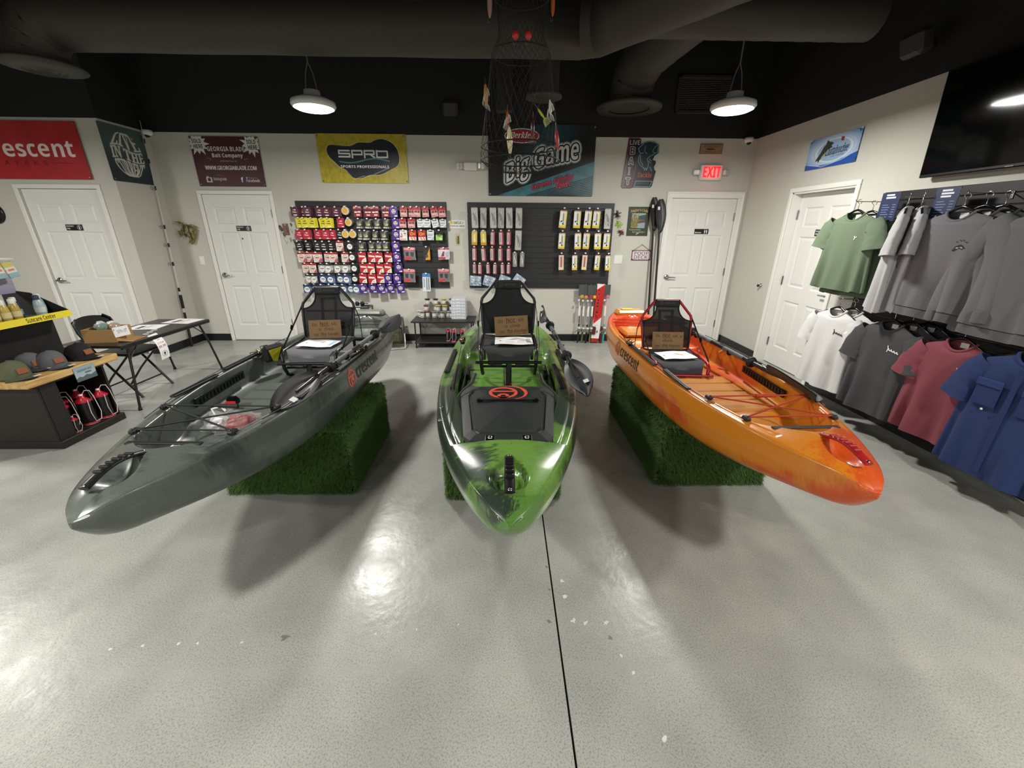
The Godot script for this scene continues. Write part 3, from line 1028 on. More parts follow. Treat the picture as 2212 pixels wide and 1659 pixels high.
func side_name(k: Node3D, side: float, tone: String):
	var tm = lettering("crescent", 0.075, 0.0, true)
	var arr = tm.surface_get_arrays(0)
	var vs: PackedVector3Array = arr[Mesh.ARRAY_VERTEX]
	var ix: PackedInt32Array = arr[Mesh.ARRAY_INDEX] if arr[Mesh.ARRAY_INDEX] != null else PackedInt32Array(range(vs.size()))
	var lo = Vector2(1e9, 1e9)
	var hi = -lo
	for p in vs:
		lo = lo.min(Vector2(p.x, p.y))
		hi = hi.max(Vector2(p.x, p.y))
	var z0 = 1.72 if side > 0 else 1.17
	var z1 = 1.28 if side > 0 else 1.62
	if tone == "orange":
		z0 = 1.27
		z1 = 1.70
	var yc = 0.215
	var b = MB.new()
	b.smooth(1)
	for q in range(0, ix.size(), 3):
		for o in [0, 1, 2]:
			var p = vs[ix[q + o]]
			var t = (p.x - lo.x) / (hi.x - lo.x)
			b.v(k_flank(lerpf(z0, z1, t), yc + (p.y - lo.y) / (hi.y - lo.y) * 0.085, side, 0.002))
	put("wording", b, mat(hx("121314"), 0.4), k)
	# round mark: a ring, a bar and a small arc
	b = MB.new()
	b.smooth(1)
	var zc = z0 + (0.085 if side > 0 else -0.085)
	var dir = -1.0 if side > 0 else 1.0
	var seg = func(r0: float, r1: float, a0: float, a1: float, ox: float, oy: float):
		var n = 28
		for i in n:
			var a = lerpf(a0, a1, float(i) / n)
			var c = lerpf(a0, a1, float(i + 1) / n)
			var q = []
			for e in [[r0, a], [r1, a], [r1, c], [r0, c]]:
				q.append(k_flank(zc + dir * (ox + cos(e[1]) * e[0]), yc + 0.035 + oy + sin(e[1]) * e[0], side, 0.002))
			b.quad(q[0], q[1], q[2], q[3])
	seg.call(0.047, 0.06, 0.0, TAU, 0.0, 0.0)
	seg.call(0.012, 0.026, 0.0, TAU, 0.0, -0.02)
	seg.call(0.05, 0.061, 2.4, 4.6, 0.035, 0.035)
	for i in 8:
		var xa = -0.048 + 0.012 * i
		var q = []
		for e in [[xa, 0.010], [xa + 0.012, 0.010], [xa + 0.012, 0.022], [xa, 0.022]]: q.append(k_flank(zc + dir * e[0], yc + 0.035 + e[1], side, 0.002))
		b.quad(q[0], q[1], q[2], q[3])
	put("round_mark", b, mat(hx("e2583e") if tone == "grey" else (hx("b5541c") if tone == "orange" else hx("b56a3e")), 0.4), k)

func open_deck(k: Node3D, tone: String, hull_m: StandardMaterial3D):
	var cord_m: StandardMaterial3D = mat(hx("a8321a"), 0.6) if tone == "orange" else mat(hx("17181a"), 0.6)
	var floor_m = hull_m.duplicate()
	floor_m.vertex_color_use_as_albedo = false
	floor_m.albedo_color = hx("e59a45") if tone == "orange" else hx("6e766f")
	var b = MB.new()
	# raised floor mats in four rows
	for i in 4:
		var z0 = KL - 1.47 + i * 0.145
		var w0 = minf(k_well(z0, 0).x - 0.05, 0.2 - 0.004 * i)
		var w1 = minf(k_well(z0 + 0.14, 0).x - 0.05, 0.196 - 0.004 * i)
		b = MB.new()
		var poly = PackedVector2Array([Vector2(-w0, z0), Vector2(w0, z0), Vector2(w1, z0 + 0.135), Vector2(-w1, z0 + 0.135)])
		var r2 = PackedVector2Array()
		for q in poly: r2.append(Vector2(q.x * 0.94, lerpf(q.y, z0 + 0.067, 0.1)))
		var yf = k_well(1.9, 0).y
		for e in 4:
			var a = poly[e]
			var c = poly[(e + 1) % 4]
			var d = r2[(e + 1) % 4]
			var f = r2[e]
			b.quad(Vector3(c.x, yf, c.y), Vector3(a.x, yf, a.y), Vector3(f.x, yf + 0.016, f.y), Vector3(d.x, yf + 0.016, d.y))
		b.quad(Vector3(r2[1].x, yf + 0.016, r2[1].y), Vector3(r2[0].x, yf + 0.016, r2[0].y), Vector3(r2[3].x, yf + 0.016, r2[3].y), Vector3(r2[2].x, yf + 0.016, r2[2].y))
		put("floor_panel", b, floor_m, k)
	# raised foot bump before the bow well
	b = MB.new()
	b.ball(Vector3(0, 0.155, KL - 0.78), Vector3(0.16, 0.075, 0.12), 20)
	put("foot_bump", b, floor_m, k)
	# foot rests along both walls
	for sx in [-1.0, 1.0]:
		b = MB.new()
		var pa = k_well(1.75, 0)
		var pb = k_well(2.35, 0)
		var va = Vector3(sx * (pa.x - 0.018), 0.27, 1.8)
		var vb = Vector3(sx * (pb.x - 0.014), 0.275, 2.3)
		var dv = vb - va
		var bs = Basis.looking_at(dv.normalized())
		b.box((va + vb) / 2, Vector3(0.016, 0.05, dv.length()), 0.004, bs)
		for i in 14: b.box(va.lerp(vb, (i + 0.8) / 15.0) - Vector3(sx * 0.010, 0, 0), Vector3(0.006, 0.03, 0.012), 0.002, bs)
		put("foot_rest_rail", b, M.gloss_black, k)
	# black cross bar and deck cords with their hooks
	var rim = func(z: float, sx: float) -> Vector3:
		return Vector3(sx * (k_well(z, 0).x + 0.02), k_sheer(z) + 0.022, z)
	b = MB.new()
	var a0: Vector3 = rim.call(KL - 0.42, -1.0)
	var a1: Vector3 = rim.call(KL - 0.42, 1.0)
	b.box((a0 + a1) / 2, Vector3((a1 - a0).length() + 0.04, 0.007, 0.024), 0.002)
	put("cross_strap", b, mat(hx("2a2623") if tone == "orange" else hx("141517"), 0.5), k)
	var zz = [KL - 0.53, KL - 0.78]
	var pts = {"fl": rim.call(zz[0], -1.0), "fr": rim.call(zz[0], 1.0), "bl": rim.call(zz[1], -1.0), "br": rim.call(zz[1], 1.0)}
	for e in [["fl", "fr"], ["bl", "br"], ["fl", "br"], ["bl", "fr"]]:
		b = MB.new()
		var pa: Vector3 = pts[e[0]]
		var pb: Vector3 = pts[e[1]]
		b.tube([pa, pa.lerp(pb, 0.5) + Vector3(0, 0.002, 0), pb], 0.0045, 6)
		if e[0] == "bl" and e[1] == "br": b.tube([pa.lerp(pb, 0.46), pa.lerp(pb, 0.66)], 0.011, 8)
		put("deck_cord", b, cord_m, k)
	for e in pts.values():
		b = MB.new()
		b.box(e - Vector3(0, 0.006, 0), Vector3(0.03, 0.02, 0.045), 0.006)
		b.lathe([Vector2(0.008, 0), Vector2(0.006, 0.006), Vector2(0.001, 0.008)], 8, xf(e + Vector3(0, 0.004, 0.012)))
		put("cord_hook", b, M.black, k)
	# thin steering line along the gunwale
	for sx in [-1.0, 1.0]:
		b = MB.new()
		var ln = []
		for i in 14:
			var z = 1.1 + i * 0.115
			ln.append(Vector3(sx * (k_beam(z) - 0.028), k_sheer(z) + 0.014, z))
		b.tube(ln, 0.0025, 5)
		put("side_line", b, M.black, k)
	# stern tank well: lid, cords and two flush mounts
	b = MB.new()
	b.box(Vector3(0, k_sheer(0.2) + 0.02, 0.2), Vector3(0.3, 0.06, 0.16), 0.02)
	put("stern_hump", b, floor_m, k)
	b = MB.new()
	b.box(Vector3(0, 0.255, 0.62), Vector3(0.42, 0.05, 0.3), 0.02)
	put("tank_well_lid", b, floor_m, k)
	for i in 3:
		b = MB.new()
		var zc = 0.5 + i * 0.13
		b.tube([rim.call(zc, -1.0), rim.call(zc + 0.08, 0.0) + Vector3(0, 0.01, 0), rim.call(zc, 1.0)], 0.004, 6)
		put("tank_cord", b, cord_m, k)
	if tone == "orange":
		b = MB.new()
		b.box(Vector3(-0.03, k_sheer(0.2) + 0.056, 0.2), Vector3(0.12, 0.003, 0.09), 0.0)
		put("warning_sticker", b, mat(hx("e8b52a"), 0.5), k)
	# drain plugs and side tie points
	for sx in [-1.0, 1.0]:
		b = MB.new()
		b.tube([Vector3(sx * 0.3, 0.3, 1.5), Vector3(sx * 0.335, 0.33, 1.52), Vector3(sx * 0.31, 0.335, 1.6)], 0.012, 8)
		put("tie_knob", b, floor_m, k)

func hatch_deck(k: Node3D, hull_m: StandardMaterial3D):
	# the lid, with a bevelled skirt, two straps and a mark
	var zf = KL - 0.475
	var zb = KL - 1.2
	var y = 0.315
	var out = [Vector2(0.185, zf), Vector2(0.22, zf - 0.05), Vector2(0.285, zb + 0.13), Vector2(0.27, zb + 0.02), Vector2(0.25, zb)]
	var full = []
	for q in out: full.append(q)
	for i in range(out.size() - 1, -1, -1): full.append(Vector2(-out[i].x, out[i].y))
	var b = MB.new()
	b.smooth(-1)
	var cen = Vector2(0, (zf + zb) / 2)
	var rings = []
	for e in [[1.0, -0.09], [1.0, -0.012], [0.96, 0.0], [0.80, 0.004], [0.785, -0.008], [0.74, -0.008], [0.72, 0.006]]:
		var ring = []
		for q in full:
			var d: Vector2 = cen + (q - cen) * e[0]
			ring.append(Vector3(d.x, y + e[1] + 0.02 * (1.0 - pow(d.x / 0.29, 2.0)), d.y))
		rings.append(ring)
	for r in rings.size() - 1:
		for i in full.size():
			var j = (i + 1) % full.size()
			b.quad(rings[r][j], rings[r][i], rings[r + 1][i], rings[r + 1][j])
	var top: Array = rings[-1]
	for i in full.size(): b.tri(top[(i + 1) % full.size()], top[i], Vector3(0, y + 0.028, cen.y))
	var lm = tri_tex(mat(Color.WHITE, 0.42), noise_tex(41, 0.2, [[0.0, hx("1c1f20")], [0.6, hx("2b2f30")], [0.8, hx("3d4443")], [1.0, hx("4d5553")]], 512, 3), 3.0)
	lm.clearcoat_enabled = true
	lm.clearcoat = 0.3
	lm.clearcoat_roughness = 0.25
	put("hatch_lid", b, lm, k)
	for sx in [-1.0, 1.0]:
		b = MB.new()
		b.box(Vector3(sx * 0.085, y + 0.01, zf - 0.015), Vector3(0.05, 0.02, 0.085), 0.006)
		put("lid_hinge", b, M.gloss_black, k)
		b = MB.new()
		b.lathe([Vector2(0.013, 0), Vector2(0.012, 0.005), Vector2(0.001, 0.008)], 12, xf(Vector3(sx * 0.085, y + 0.02, zf - 0.03)))
		put("screw", b, M.chrome, k)
		b = MB.new()
		b.tube([Vector3(sx * 0.31, y + 0.0, zb + 0.26), Vector3(sx * 0.27, y + 0.022, zb + 0.13), Vector3(sx * 0.215, y + 0.045, zb + 0.05), Vector3(sx * 0.20, y + 0.075, zb - 0.03)], [0.004, 0.006, 0.013, 0.014], 6, true, 0.5)
		put("lid_toggle", b, M.rubber, k)
		b = MB.new()
		b.box(Vector3(sx * 0.155, y + 0.026, zb + 0.27), Vector3(0.035, 0.014, 0.03), 0.004)
		put("strap_anchor", b, M.gloss_black, k)
	b = MB.new()
	b.box(Vector3(0, y + 0.034, zb + 0.265), Vector3(0.3, 0.006, 0.04), 0.002)
	put("lid_strap", b, M.rubber, k)
	# orange round mark with a crescent
	b = MB.new()
	var seg = func(r0: float, r1: float, a0: float, a1: float, ox: float, oz: float, thin := 0.0):
		for i in 32:
			var a = lerpf(a0, a1, i / 32.0)
			var c = lerpf(a0, a1, (i + 1) / 32.0)
			var q = []
			for e in [[0, a], [1, a], [1, c], [0, c]]:
				var w: float = thin * absf((e[1] - (a0 + a1) / 2) / ((a1 - a0) / 2))
				var r: float = r0 + w if e[0] == 0 else r1
				q.append(Vector3(ox + cos(e[1]) * r, y + 0.0385, zb + 0.19 + oz + sin(e[1]) * r))
			b.quad(q[3], q[2], q[1], q[0])
	seg.call(0.064, 0.083, 0.0, TAU, -0.025, 0.0)
	seg.call(0.016, 0.034, 0.0, TAU, -0.025, 0.05)
	seg.call(0.082, 0.105, -1.9, 1.25, 0.01, 0.0, 0.018)
	for e in [[-0.068, 0.03, -0.026, -0.010]]:
		b.quad(Vector3(-0.093, y + 0.0385, zb + 0.19 - 0.008), Vector3(0.043, y + 0.0385, zb + 0.19 - 0.008), Vector3(0.035, y + 0.0385, zb + 0.19 - 0.026), Vector3(-0.085, y + 0.0385, zb + 0.19 - 0.026))
	put("round_mark", b, mat(hx("e5533a"), 0.5), k)
	# moulded floor panels
	var fm = hull_m.duplicate()
	fm.vertex_color_use_as_albedo = false
	fm.albedo_color = hx("82bf4e")
	for i in 3:
		for sx in [-1.0, 1.0]:
			b = MB.new()
			b.box(Vector3(sx * 0.15, 0.208, 1.36 + i * 0.185), Vector3(0.27, 0.022, 0.175), 0.009)
			put("floor_panel", b, fm, k)
	# footpeg rails on the inner walls, and leash cords
	for sx in [-1.0, 1.0]:
		b = MB.new()
		b.box(Vector3(sx * 0.292, 0.24, 1.72), Vector3(0.014, 0.05, 0.5), 0.004)
		put("foot_rest_rail", b, M.gloss_black, k)
		b = MB.new()
		b.box(Vector3(sx * 0.272, 0.235, 1.66), Vector3(0.024, 0.11, 0.05), 0.006, Basis.from_euler(Vector3(0.5, 0, 0)))
		put("foot_peg", b, M.black, k)
	b = MB.new()
	var ln = []
	for i in 10: ln.append(Vector3(-0.36 + 0.006 * i, k_sheer(1.4) + 0.03 - 0.001 * i, 1.25 + i * 0.15))
	b.tube(ln, 0.003, 5)
	put("side_line", b, M.black, k)
	for q in [[-0.375, 2.55], [-0.39, 2.4]]:
		b = MB.new()
		b.lathe([Vector2(0.009, 0), Vector2(0.007, 0.004), Vector2(0.001, 0.006)], 10, xf(Vector3(q[0] * 0.92, k_sheer(q[1]) + 0.012, q[1])))
		put("screw", b, M.chrome, k)

# a folding kayak seat; origin on the deck under the back of the pan, +z towards the bow
func kayak_seat(label: String, at: Vector3, turn: float, frame_c: Color, cloth: Color, see: bool, ph: float) -> Node3D:
	var t = thing("kayak_chair", label, "chair", at, "folding kayak chairs", turn)
	t.scale = Vector3.ONE * (0.93 if see else 1.0)
	var fm = mat(frame_c, 0.35, 0.3 if frame_c.r > 0.3 else 0.0)
	var web = mat(hx("131416"), 0.8)
	var b = MB.new()
	var r = 0.0125
	# pan frame with feet
	for s in [-1.0, 1.0]:
		b = MB.new()
		b.tube([Vector3(0.2 * s, ph, -0.02), Vector3(0.205 * s, ph + 0.004, 0.2), Vector3(0.20 * s, ph + 0.004, 0.40), Vector3(0.195 * s, ph - 0.02, 0.45), Vector3(0.19 * s, ph - 0.11, 0.46), Vector3(0.185 * s, ph - 0.17, 0.43), Vector3(0.185 * s, ph - 0.19, 0.36)], r, 10)
		put("side_rail", b, fm, t)
		b = MB.new()
		b.tube([Vector3(0.2 * s, ph + 0.0, 0.0), Vector3(0.195 * s, ph - 0.10, -0.02), Vector3(0.19 * s, ph - 0.19, 0.04)], r, 10)
		put("leg", b, fm, t)
		for q in [Vector3(0.205 * s, ph + 0.012, 0.38), Vector3(0.20 * s, ph + 0.012, 0.02)]:
			b = MB.new()
			b.lathe([Vector2(0.009, 0), Vector2(0.007, 0.006), Vector2(0.001, 0.008)], 8, xf(q, Vector3(0, 0, -PI / 2 * s)))
			put("bolt", b, M.chrome, t)
	b = MB.new()
	b.tube([Vector3(-0.23, ph - 0.075, 0.47), Vector3(0.23, ph - 0.075, 0.47)], 0.011, 10)
	b.tube([Vector3(-0.19, ph - 0.12, 0.42), Vector3(0.19, ph - 0.12, 0.42)], 0.009, 8)
	put("front_bar", b, fm, t)
	# pan cloth: a sling that turns down at the front with a half-round notch
	b = MB.new()
	b.smooth(1)
	var prof = [[0.0, 0.0], [0.12, -0.012], [0.25, -0.012], [0.36, -0.004], [0.42, -0.012], [0.45, -0.035], [0.462, -0.07], [0.464, -0.10]]
	for q in 2:
		var rows = []
		for k in prof.size():
			var row = PackedVector3Array()
			for j in 17:
				var u = -1.0 + j / 8.0
				var w = 0.2 if k < 4 else [0.165, 0.15, 0.145, 0.145][k - 4]
				var dip: float = -0.012 * (1.0 - u * u)
				var y: float = prof[k][1]
				if k >= 6: y = lerpf(prof[6][1] + 0.0, y, clampf((absf(u) - 0.22) * 6.0, 0.0, 1.0)) if k == 7 else lerpf(y + 0.035, y, clampf((absf(u) - 0.18) * 4.0, 0.0, 1.0))
				row.append(Vector3(w * u, ph + 0.012 + y + dip - q * 0.006, prof[k][0] + (0.004 if q == 0 else -0.002)))
			rows.append(row)
		if q == 1: rows.reverse()
		b.grid(rows)
	var cm = tri_tex(mat(Color.WHITE, 0.9), noise_tex(61, 0.3, [[0.0, cloth.darkened(0.2)], [1.0, cloth.lightened(0.06)]], 256, 2), 6.0)
	put("pan_cloth", b, cm, t)
	# back frame, leaning
	var lean = func(x: float, h: float) -> Vector3: return Vector3(x, ph + 0.015 + h, -0.01 - 0.30 * h)
	for s in [-1.0, 1.0]:
		b = MB.new()
		b.tube([lean.call(0.19 * s, -0.02), lean.call(0.205 * s, 0.12), lean.call(0.212 * s, 0.235), lean.call(0.205 * s, 0.265), lean.call(0.112 * s, 0.375), lean.call(0.09 * s, 0.39), lean.call(0.0, 0.392)], 0.0115, 10)
		put("back_frame", b, fm, t)
	# back cloth with the two cut-outs
	var outl = []
	for i in 9: outl.append([lerpf(0.195, 0.2, i / 8.0), lerpf(0.0, 0.22, i / 8.0)])
	for i in 9:
		var a = PI / 2 * i / 8.0
		outl.append([0.2 - 0.105 * sin(a), 0.225 + 0.11 * (1.0 - cos(a))])
	outl.append([0.1, 0.36])
	outl.append([0.102, 0.398])
	b = MB.new()
	b.smooth(1)
	for q in 2:
		var rows = []
		for e in outl:
			var row = PackedVector3Array()
			for j in 9:
				var u = -1.0 + j / 4.0
				var p: Vector3 = lean.call(e[0] * u, e[1])
				p.z += (0.012 - 0.018 * (1.0 - u * u)) + (0.0 if q == 0 else -0.006)
				row.append(p)
			rows.append(row)
		if q == 1: rows.reverse()
		b.grid(rows)
	var bm = mat(hx("24262a") if see else hx("202226"), 0.8)
	if see:
		bm.transparency = BaseMaterial3D.TRANSPARENCY_ALPHA
		bm.albedo_color.a = 0.80
	put("back_cloth", b, bm, t)
	# dark bindings and the webbing that shows through
	b = MB.new()
	for s in [-1.0, 1.0]:
		var pts = []
		for e in outl: pts.append(lean.call(e[0] * s * 0.995, e[1]) + Vector3(0, 0, 0.012))
		b.tube(pts, 0.006, 6)
	put("back_binding", b, web, t)
	b = MB.new()
	var c0: Vector3 = lean.call(0.0, 0.366)
	b.box(c0 + Vector3(0, 0, 0.008), Vector3(0.206, 0.066, 0.03), 0.01, Basis.from_euler(Vector3(-0.29, 0, 0)))
	put("headband", b, mat(hx("1b1d20"), 0.7), t)
	b = MB.new()
	for i in 20:
		var a0 = TAU * i / 20.0
		var a1 = TAU * (i + 1) / 20.0
		var q = []
		for e in [[0.010, a0], [0.014, a0], [0.014, a1], [0.010, a1]]: q.append(c0 + Basis.from_euler(Vector3(-0.29, 0, 0)) * Vector3(-0.055 + cos(e[1]) * e[0], sin(e[1]) * e[0], 0.0242))
		b.quad(q[0], q[1], q[2], q[3])
	put("round_mark", b, mat(hx("4a4d51"), 0.6), t)
	var tm = lettering("crescent", 0.016, 0.0005)
	var lo = put("wording", tm, mat(hx("4a4d51"), 0.6), t, Transform3D(Basis.from_euler(Vector3(-0.29, 0, 0)), c0 + Basis.from_euler(Vector3(-0.29, 0, 0)) * Vector3(0.018, 0.0, 0.0238)))
	if see:
		for q in [[-0.055, 0.02, -0.055, 0.31, 0.024], [0.055, 0.02, 0.055, 0.31, 0.024], [-0.19, 0.2, 0.19, 0.2, 0.018], [-0.19, 0.07, 0.19, 0.07, 0.018], [-0.06, 0.30, 0.06, 0.30, 0.02]]:
			b = MB.new()
			var pa: Vector3 = lean.call(q[0], q[1]) + Vector3(0, 0, -0.022)
			var pb: Vector3 = lean.call(q[2], q[3]) + Vector3(0, 0, -0.022)
			b.tube([pa, pb], q[4] / 2, 4, true, 0.2, Vector3(0, 0.3, 1))
			put("back_strap", b, web, t)
	# side straps with buckles from the shoulders down to the rails
	for s in [-1.0, 1.0]:
		b = MB.new()
		var pa: Vector3 = lean.call(0.216 * s, 0.245)
		var pb = Vector3(0.222 * s, ph + 0.005, 0.37)
		b.tube([pa, pa.lerp(pb, 0.5) + Vector3(0.006 * s, -0.012, 0), pb], 0.011, 4, true, 0.18, Vector3.RIGHT)
		put("side_strap", b, web, t)
		b = MB.new()
		b.box(pa.lerp(pb, 0.5) + Vector3(0.008 * s, -0.006, 0), Vector3(0.012, 0.04, 0.03), 0.004, Basis.from_euler(Vector3(-0.7, 0, 0)))
		put("buckle", b, M.gloss_black, t)
		b = MB.new()
		b.tube([lean.call(0.215 * s, 0.24), lean.call(0.235 * s, 0.14) + Vector3(0, 0, -0.06), Vector3(0.24 * s, ph - 0.06, -0.12)], 0.011, 4, true, 0.18, Vector3.RIGHT)
		put("rear_strap", b, web, t)
	b = MB.new()
	b.tube([Vector3(0, ph - 0.085, 0.475), Vector3(0, ph - 0.13, 0.485), Vector3(0.0, ph - 0.2, 0.49), Vector3(0, ph - 0.215, 0.56)], 0.02, 4, true, 0.12, Vector3(0, 0, 1))
	put("front_strap", b, web, t)
	return t

func pen(p: Pic, s: String, x: float, y: float, w: float, h: float):
	p.text(s, x, y, w, h, hx("2b2520"), "Droid Sans")

func seats():
	var data = [
		["grey", Vector3(-1.375, 0.755, 2.99), 0.05, hx("141517"), hx("6c6d73"), true, 0.06],
		["green", Vector3(0.035, 0.73, 2.97), 0.0, hx("121315"), hx("2b2c30"), false, 0.10],
		["orange", Vector3(1.315, 0.70, 2.98), -0.06, hx("9c1a22"), hx("3c3e44"), true, 0.02]]
	for d in data:
		var lab = "black-framed seat with a grey pan on the grey kayak" if d[0] == "grey" else ("all black seat on the green kayak" if d[0] == "green" else "red-framed seat with a dark mesh back on the orange kayak")
		var ph: float = d[6]
		var t = kayak_seat(lab, d[1], d[2], d[3], d[4], d[5], ph)
		# cardboard notice leaning on the back
		var p = Pic.new(384, 224, hx("8f7350"))
		p.noise(0.10, 0.05, 9)
		if d[0] == "orange":
			pen(p, "Do", 40, 30, 48, 38); pen(p, "Not", 128, 22, 90, 46); pen(p, "sit", 250, 34, 60, 36); pen(p, "or", 340, 44, 30, 26)
			p.line([Vector2(122, 78), Vector2(228, 76)], 4, hx("2b2520"))
			pen(p, "climb", 130, 90, 118, 38)
			pen(p, "on", 44, 168, 48, 28); pen(p, "the", 128, 152, 62, 42); pen(p, "Kayaks", 216, 154, 126, 46)
		else:
			pen(p, "Do", 46, 34, 50, 40); pen(p, "Not", 138, 22, 96, 50); pen(p, "sit", 272, 26, 62, 40)
			p.line([Vector2(132, 80), Vector2(244, 76)], 4, hx("2b2520"))
			pen(p, "or", 118, 104, 34, 26); pen(p, "climb", 180, 92, 112, 38)
			pen(p, "on", 60, 168, 48, 28); pen(p, "the", 140, 150, 62, 44); pen(p, "kayaks", 226, 152, 124, 48)
		var sx: float = {"grey": -0.012, "green": 0.03, "orange": 0.0}[d[0]]
		var roll: float = {"grey": 0.02, "green": 0.06, "orange": 0.0}[d[0]]
		var b = MB.new()
		b.box(Vector3(0, 0.075, 0), Vector3(0.262, 0.15, 0.004))
		var loc = Transform3D(Basis.from_euler(Vector3(-0.25, 0, roll)), Vector3(sx, ph + 0.012, 0.045))
		single("cardboard_notice", "brown cardboard notice leaning on the seat of the %s kayak" % d[0], "sign", b, picmat(p, 0.9), t.transform * loc, "handwritten cardboard notices")
		# printed sheet on the pan
		p = Pic.new(256, 192, hx("f3f3f1"))
		p.rect(30, 90, 12, 20, hx("555555"))
		p.rect(34, 96, 26, 4, hx("777777"))
		if d[0] == "green": p.poly([Vector2(70, 60), Vector2(120, 50), Vector2(180, 58), Vector2(120, 66)], hx("3f5a37"))
		elif d[0] == "grey": p.poly([Vector2(110, 70), Vector2(150, 60), Vector2(180, 68), Vector2(150, 78)], hx("5a605c"))
		else: p.poly([Vector2(120, 60), Vector2(180, 120), Vector2(190, 110), Vector2(150, 60)], hx("c08a4a"))
		for k in 8: p.rect(70, 96 + k * 8, 60, 2, hx("a9a9a9"))
		for k in 8: p.rect(150, 96 + k * 8, 50, 2, hx("a9a9a9"))
		p.rect(212, 40, 30, 120, {"grey": hx("8cb6cf"), "green": hx("bcbcba"), "orange": hx("e9e2d8")}[d[0]])
		b = MB.new()
		b.smooth(1)
		var rows = []
		var tw: float = {"grey": -0.13, "green": 0.0, "orange": 0.18}[d[0]]
		for i in 5:
			var row = PackedVector3Array()
			for j in 9: row.append(Basis(Vector3.UP, tw) * Vector3(-0.14 + 0.035 * j, 0.003 * sin(j * 0.9 + i), 0.095 - 0.048 * i))
			rows.append(row)
		b.grid(rows)
		var below = rows.duplicate()
		below.reverse()
		var low = []
		for rw in below:
			var r2 = PackedVector3Array()
			for q in rw: r2.append(q - Vector3(0, 0.0012, 0))
			low.append(r2)
		b.grid(low, false, false)
		single("info_sheet", "white printed information sheet lying on the seat of the %s kayak" % d[0], "paper", b, picmat(p, 0.6), t.transform * Transform3D(Basis.from_euler(Vector3(0.02, 0, 0)), Vector3(0.01 + sx, ph + 0.017, 0.225)), "printed sheets on the seats")
	paddle("black paddle lying along the right side of the grey kayak", Vector3(-1.14, 0.79, 4.28), Vector3(-0.985, 0.85, 2.36), 0.5, 2.7)
	paddle("black paddle lying along the right side of the green kayak", Vector3(0.462, 0.775, 4.04), Vector3(0.37, 0.885, 2.12), -0.35, 1.4)
	paddle("black paddle lying along the far side of the orange kayak", Vector3(1.70, 0.79, 4.16), Vector3(1.56, 0.83, 2.2), 0.5, 0.2)
	gear()

# shaft between two blades; roll turns each blade about the shaft
func paddle_parts(t: Node3D, a: Vector3, c: Vector3, ra: float, rc: float, grips := true):
	var d = (c - a).normalized()
	var shaft = mat(hx("17181a"), 0.35)
	var blade_m = mat(hx("2f3134"), 0.45)
	var b = MB.new()
	b.tube([a + d * 0.36, c - d * 0.36], 0.0145, 12)
	put("shaft", b, shaft, t)
	if grips:
		for k in [0.60, 1.05]:
			for e in [[a, d], [c, -d]]:
				b = MB.new()
				if k < 1.0: b.tube([e[0] + e[1] * (k + 0.06), e[0] + e[1] * (k + 0.3)], 0.0165, 12)
				if k < 1.0: put("grip", b, mat(hx("5d5f62"), 0.6), t)
	for e in [[a, d, ra], [c, -d, rc]]:
		b = MB.new()
		var u: Vector3 = e[1]
		var side = u.cross(Vector3.UP).normalized().rotated(u, e[2])
		var nrm = side.cross(u).normalized()
		b.smooth(1)
		for q in 2:
			var rows = []
			for i in 15:
				var s = i / 14.0
				var w = 0.088 * pow(sin(PI * clampf(0.04 + s * 0.93, 0, 1)), 0.62) * (1.0 - 0.28 * s)
				if i == 14: w = 0.012
				var row = PackedVector3Array()
				for j in 9:
					var v = -1.0 + j / 4.0
					var bend = 0.03 * v * v - 0.03 * pow(1.0 - s, 2.0) + 0.012 * exp(-v * v * 40.0) * s
					row.append(e[0] + u * s * 0.44 + side * w * (v + 0.08 * (1.0 - s)) + nrm * (bend + (0.003 if q == 0 else -0.003)))
				rows.append(row)
			if q == 1: rows.reverse()
			b.grid(rows)
		put("blade", b, blade_m, t)
		b = MB.new()
		b.tube([e[0] + u * 0.2, e[0] + u * 0.36, e[0] + u * 0.46], [0.006, 0.014, 0.017], 10)
		put("blade_neck", b, shaft, t)
		if grips:
			b = MB.new()
			b.lathe([Vector2(0.014, -0.012), Vector2(0.034, -0.008), Vector2(0.038, 0.006), Vector2(0.02, 0.012), Vector2(0.014, 0.014)], 16, Transform3D(Basis(Quaternion(Vector3.UP, u)), e[0] + u * 0.58))
			put("drip_ring", b, M.rubber, t)
		b = MB.new()
		var mid: Vector3 = e[0] + u * 0.12 + side * 0.03 + nrm * 0.006
		b.box(mid, Vector3(0.03, 0.001, 0.042), 0.0, Basis(side, nrm, side.cross(nrm)))
		put("price_label", b, M.white, t)

func paddle(label: String, a: Vector3, c: Vector3, ra: float, rc: float):
	var t = thing("paddle", label, "paddle", Vector3.ZERO, "paddles on the kayaks")
	paddle_parts(t, a, c, ra, rc)
	# two clips hold it to the gunwale
	for k in [0.42, 0.66]:
		var b = MB.new()
		var q = a.lerp(c, k)
		b.box(q - Vector3(0, 0.016, 0), Vector3(0.03, 0.03, 0.02), 0.006)
		b.tube([q + Vector3(-0.022, 0.006, 0), q + Vector3(-0.016, -0.02, 0), q + Vector3(0.016, -0.02, 0), q + Vector3(0.022, 0.006, 0)], 0.006, 8)
		put("clip", b, M.gloss_black, t)

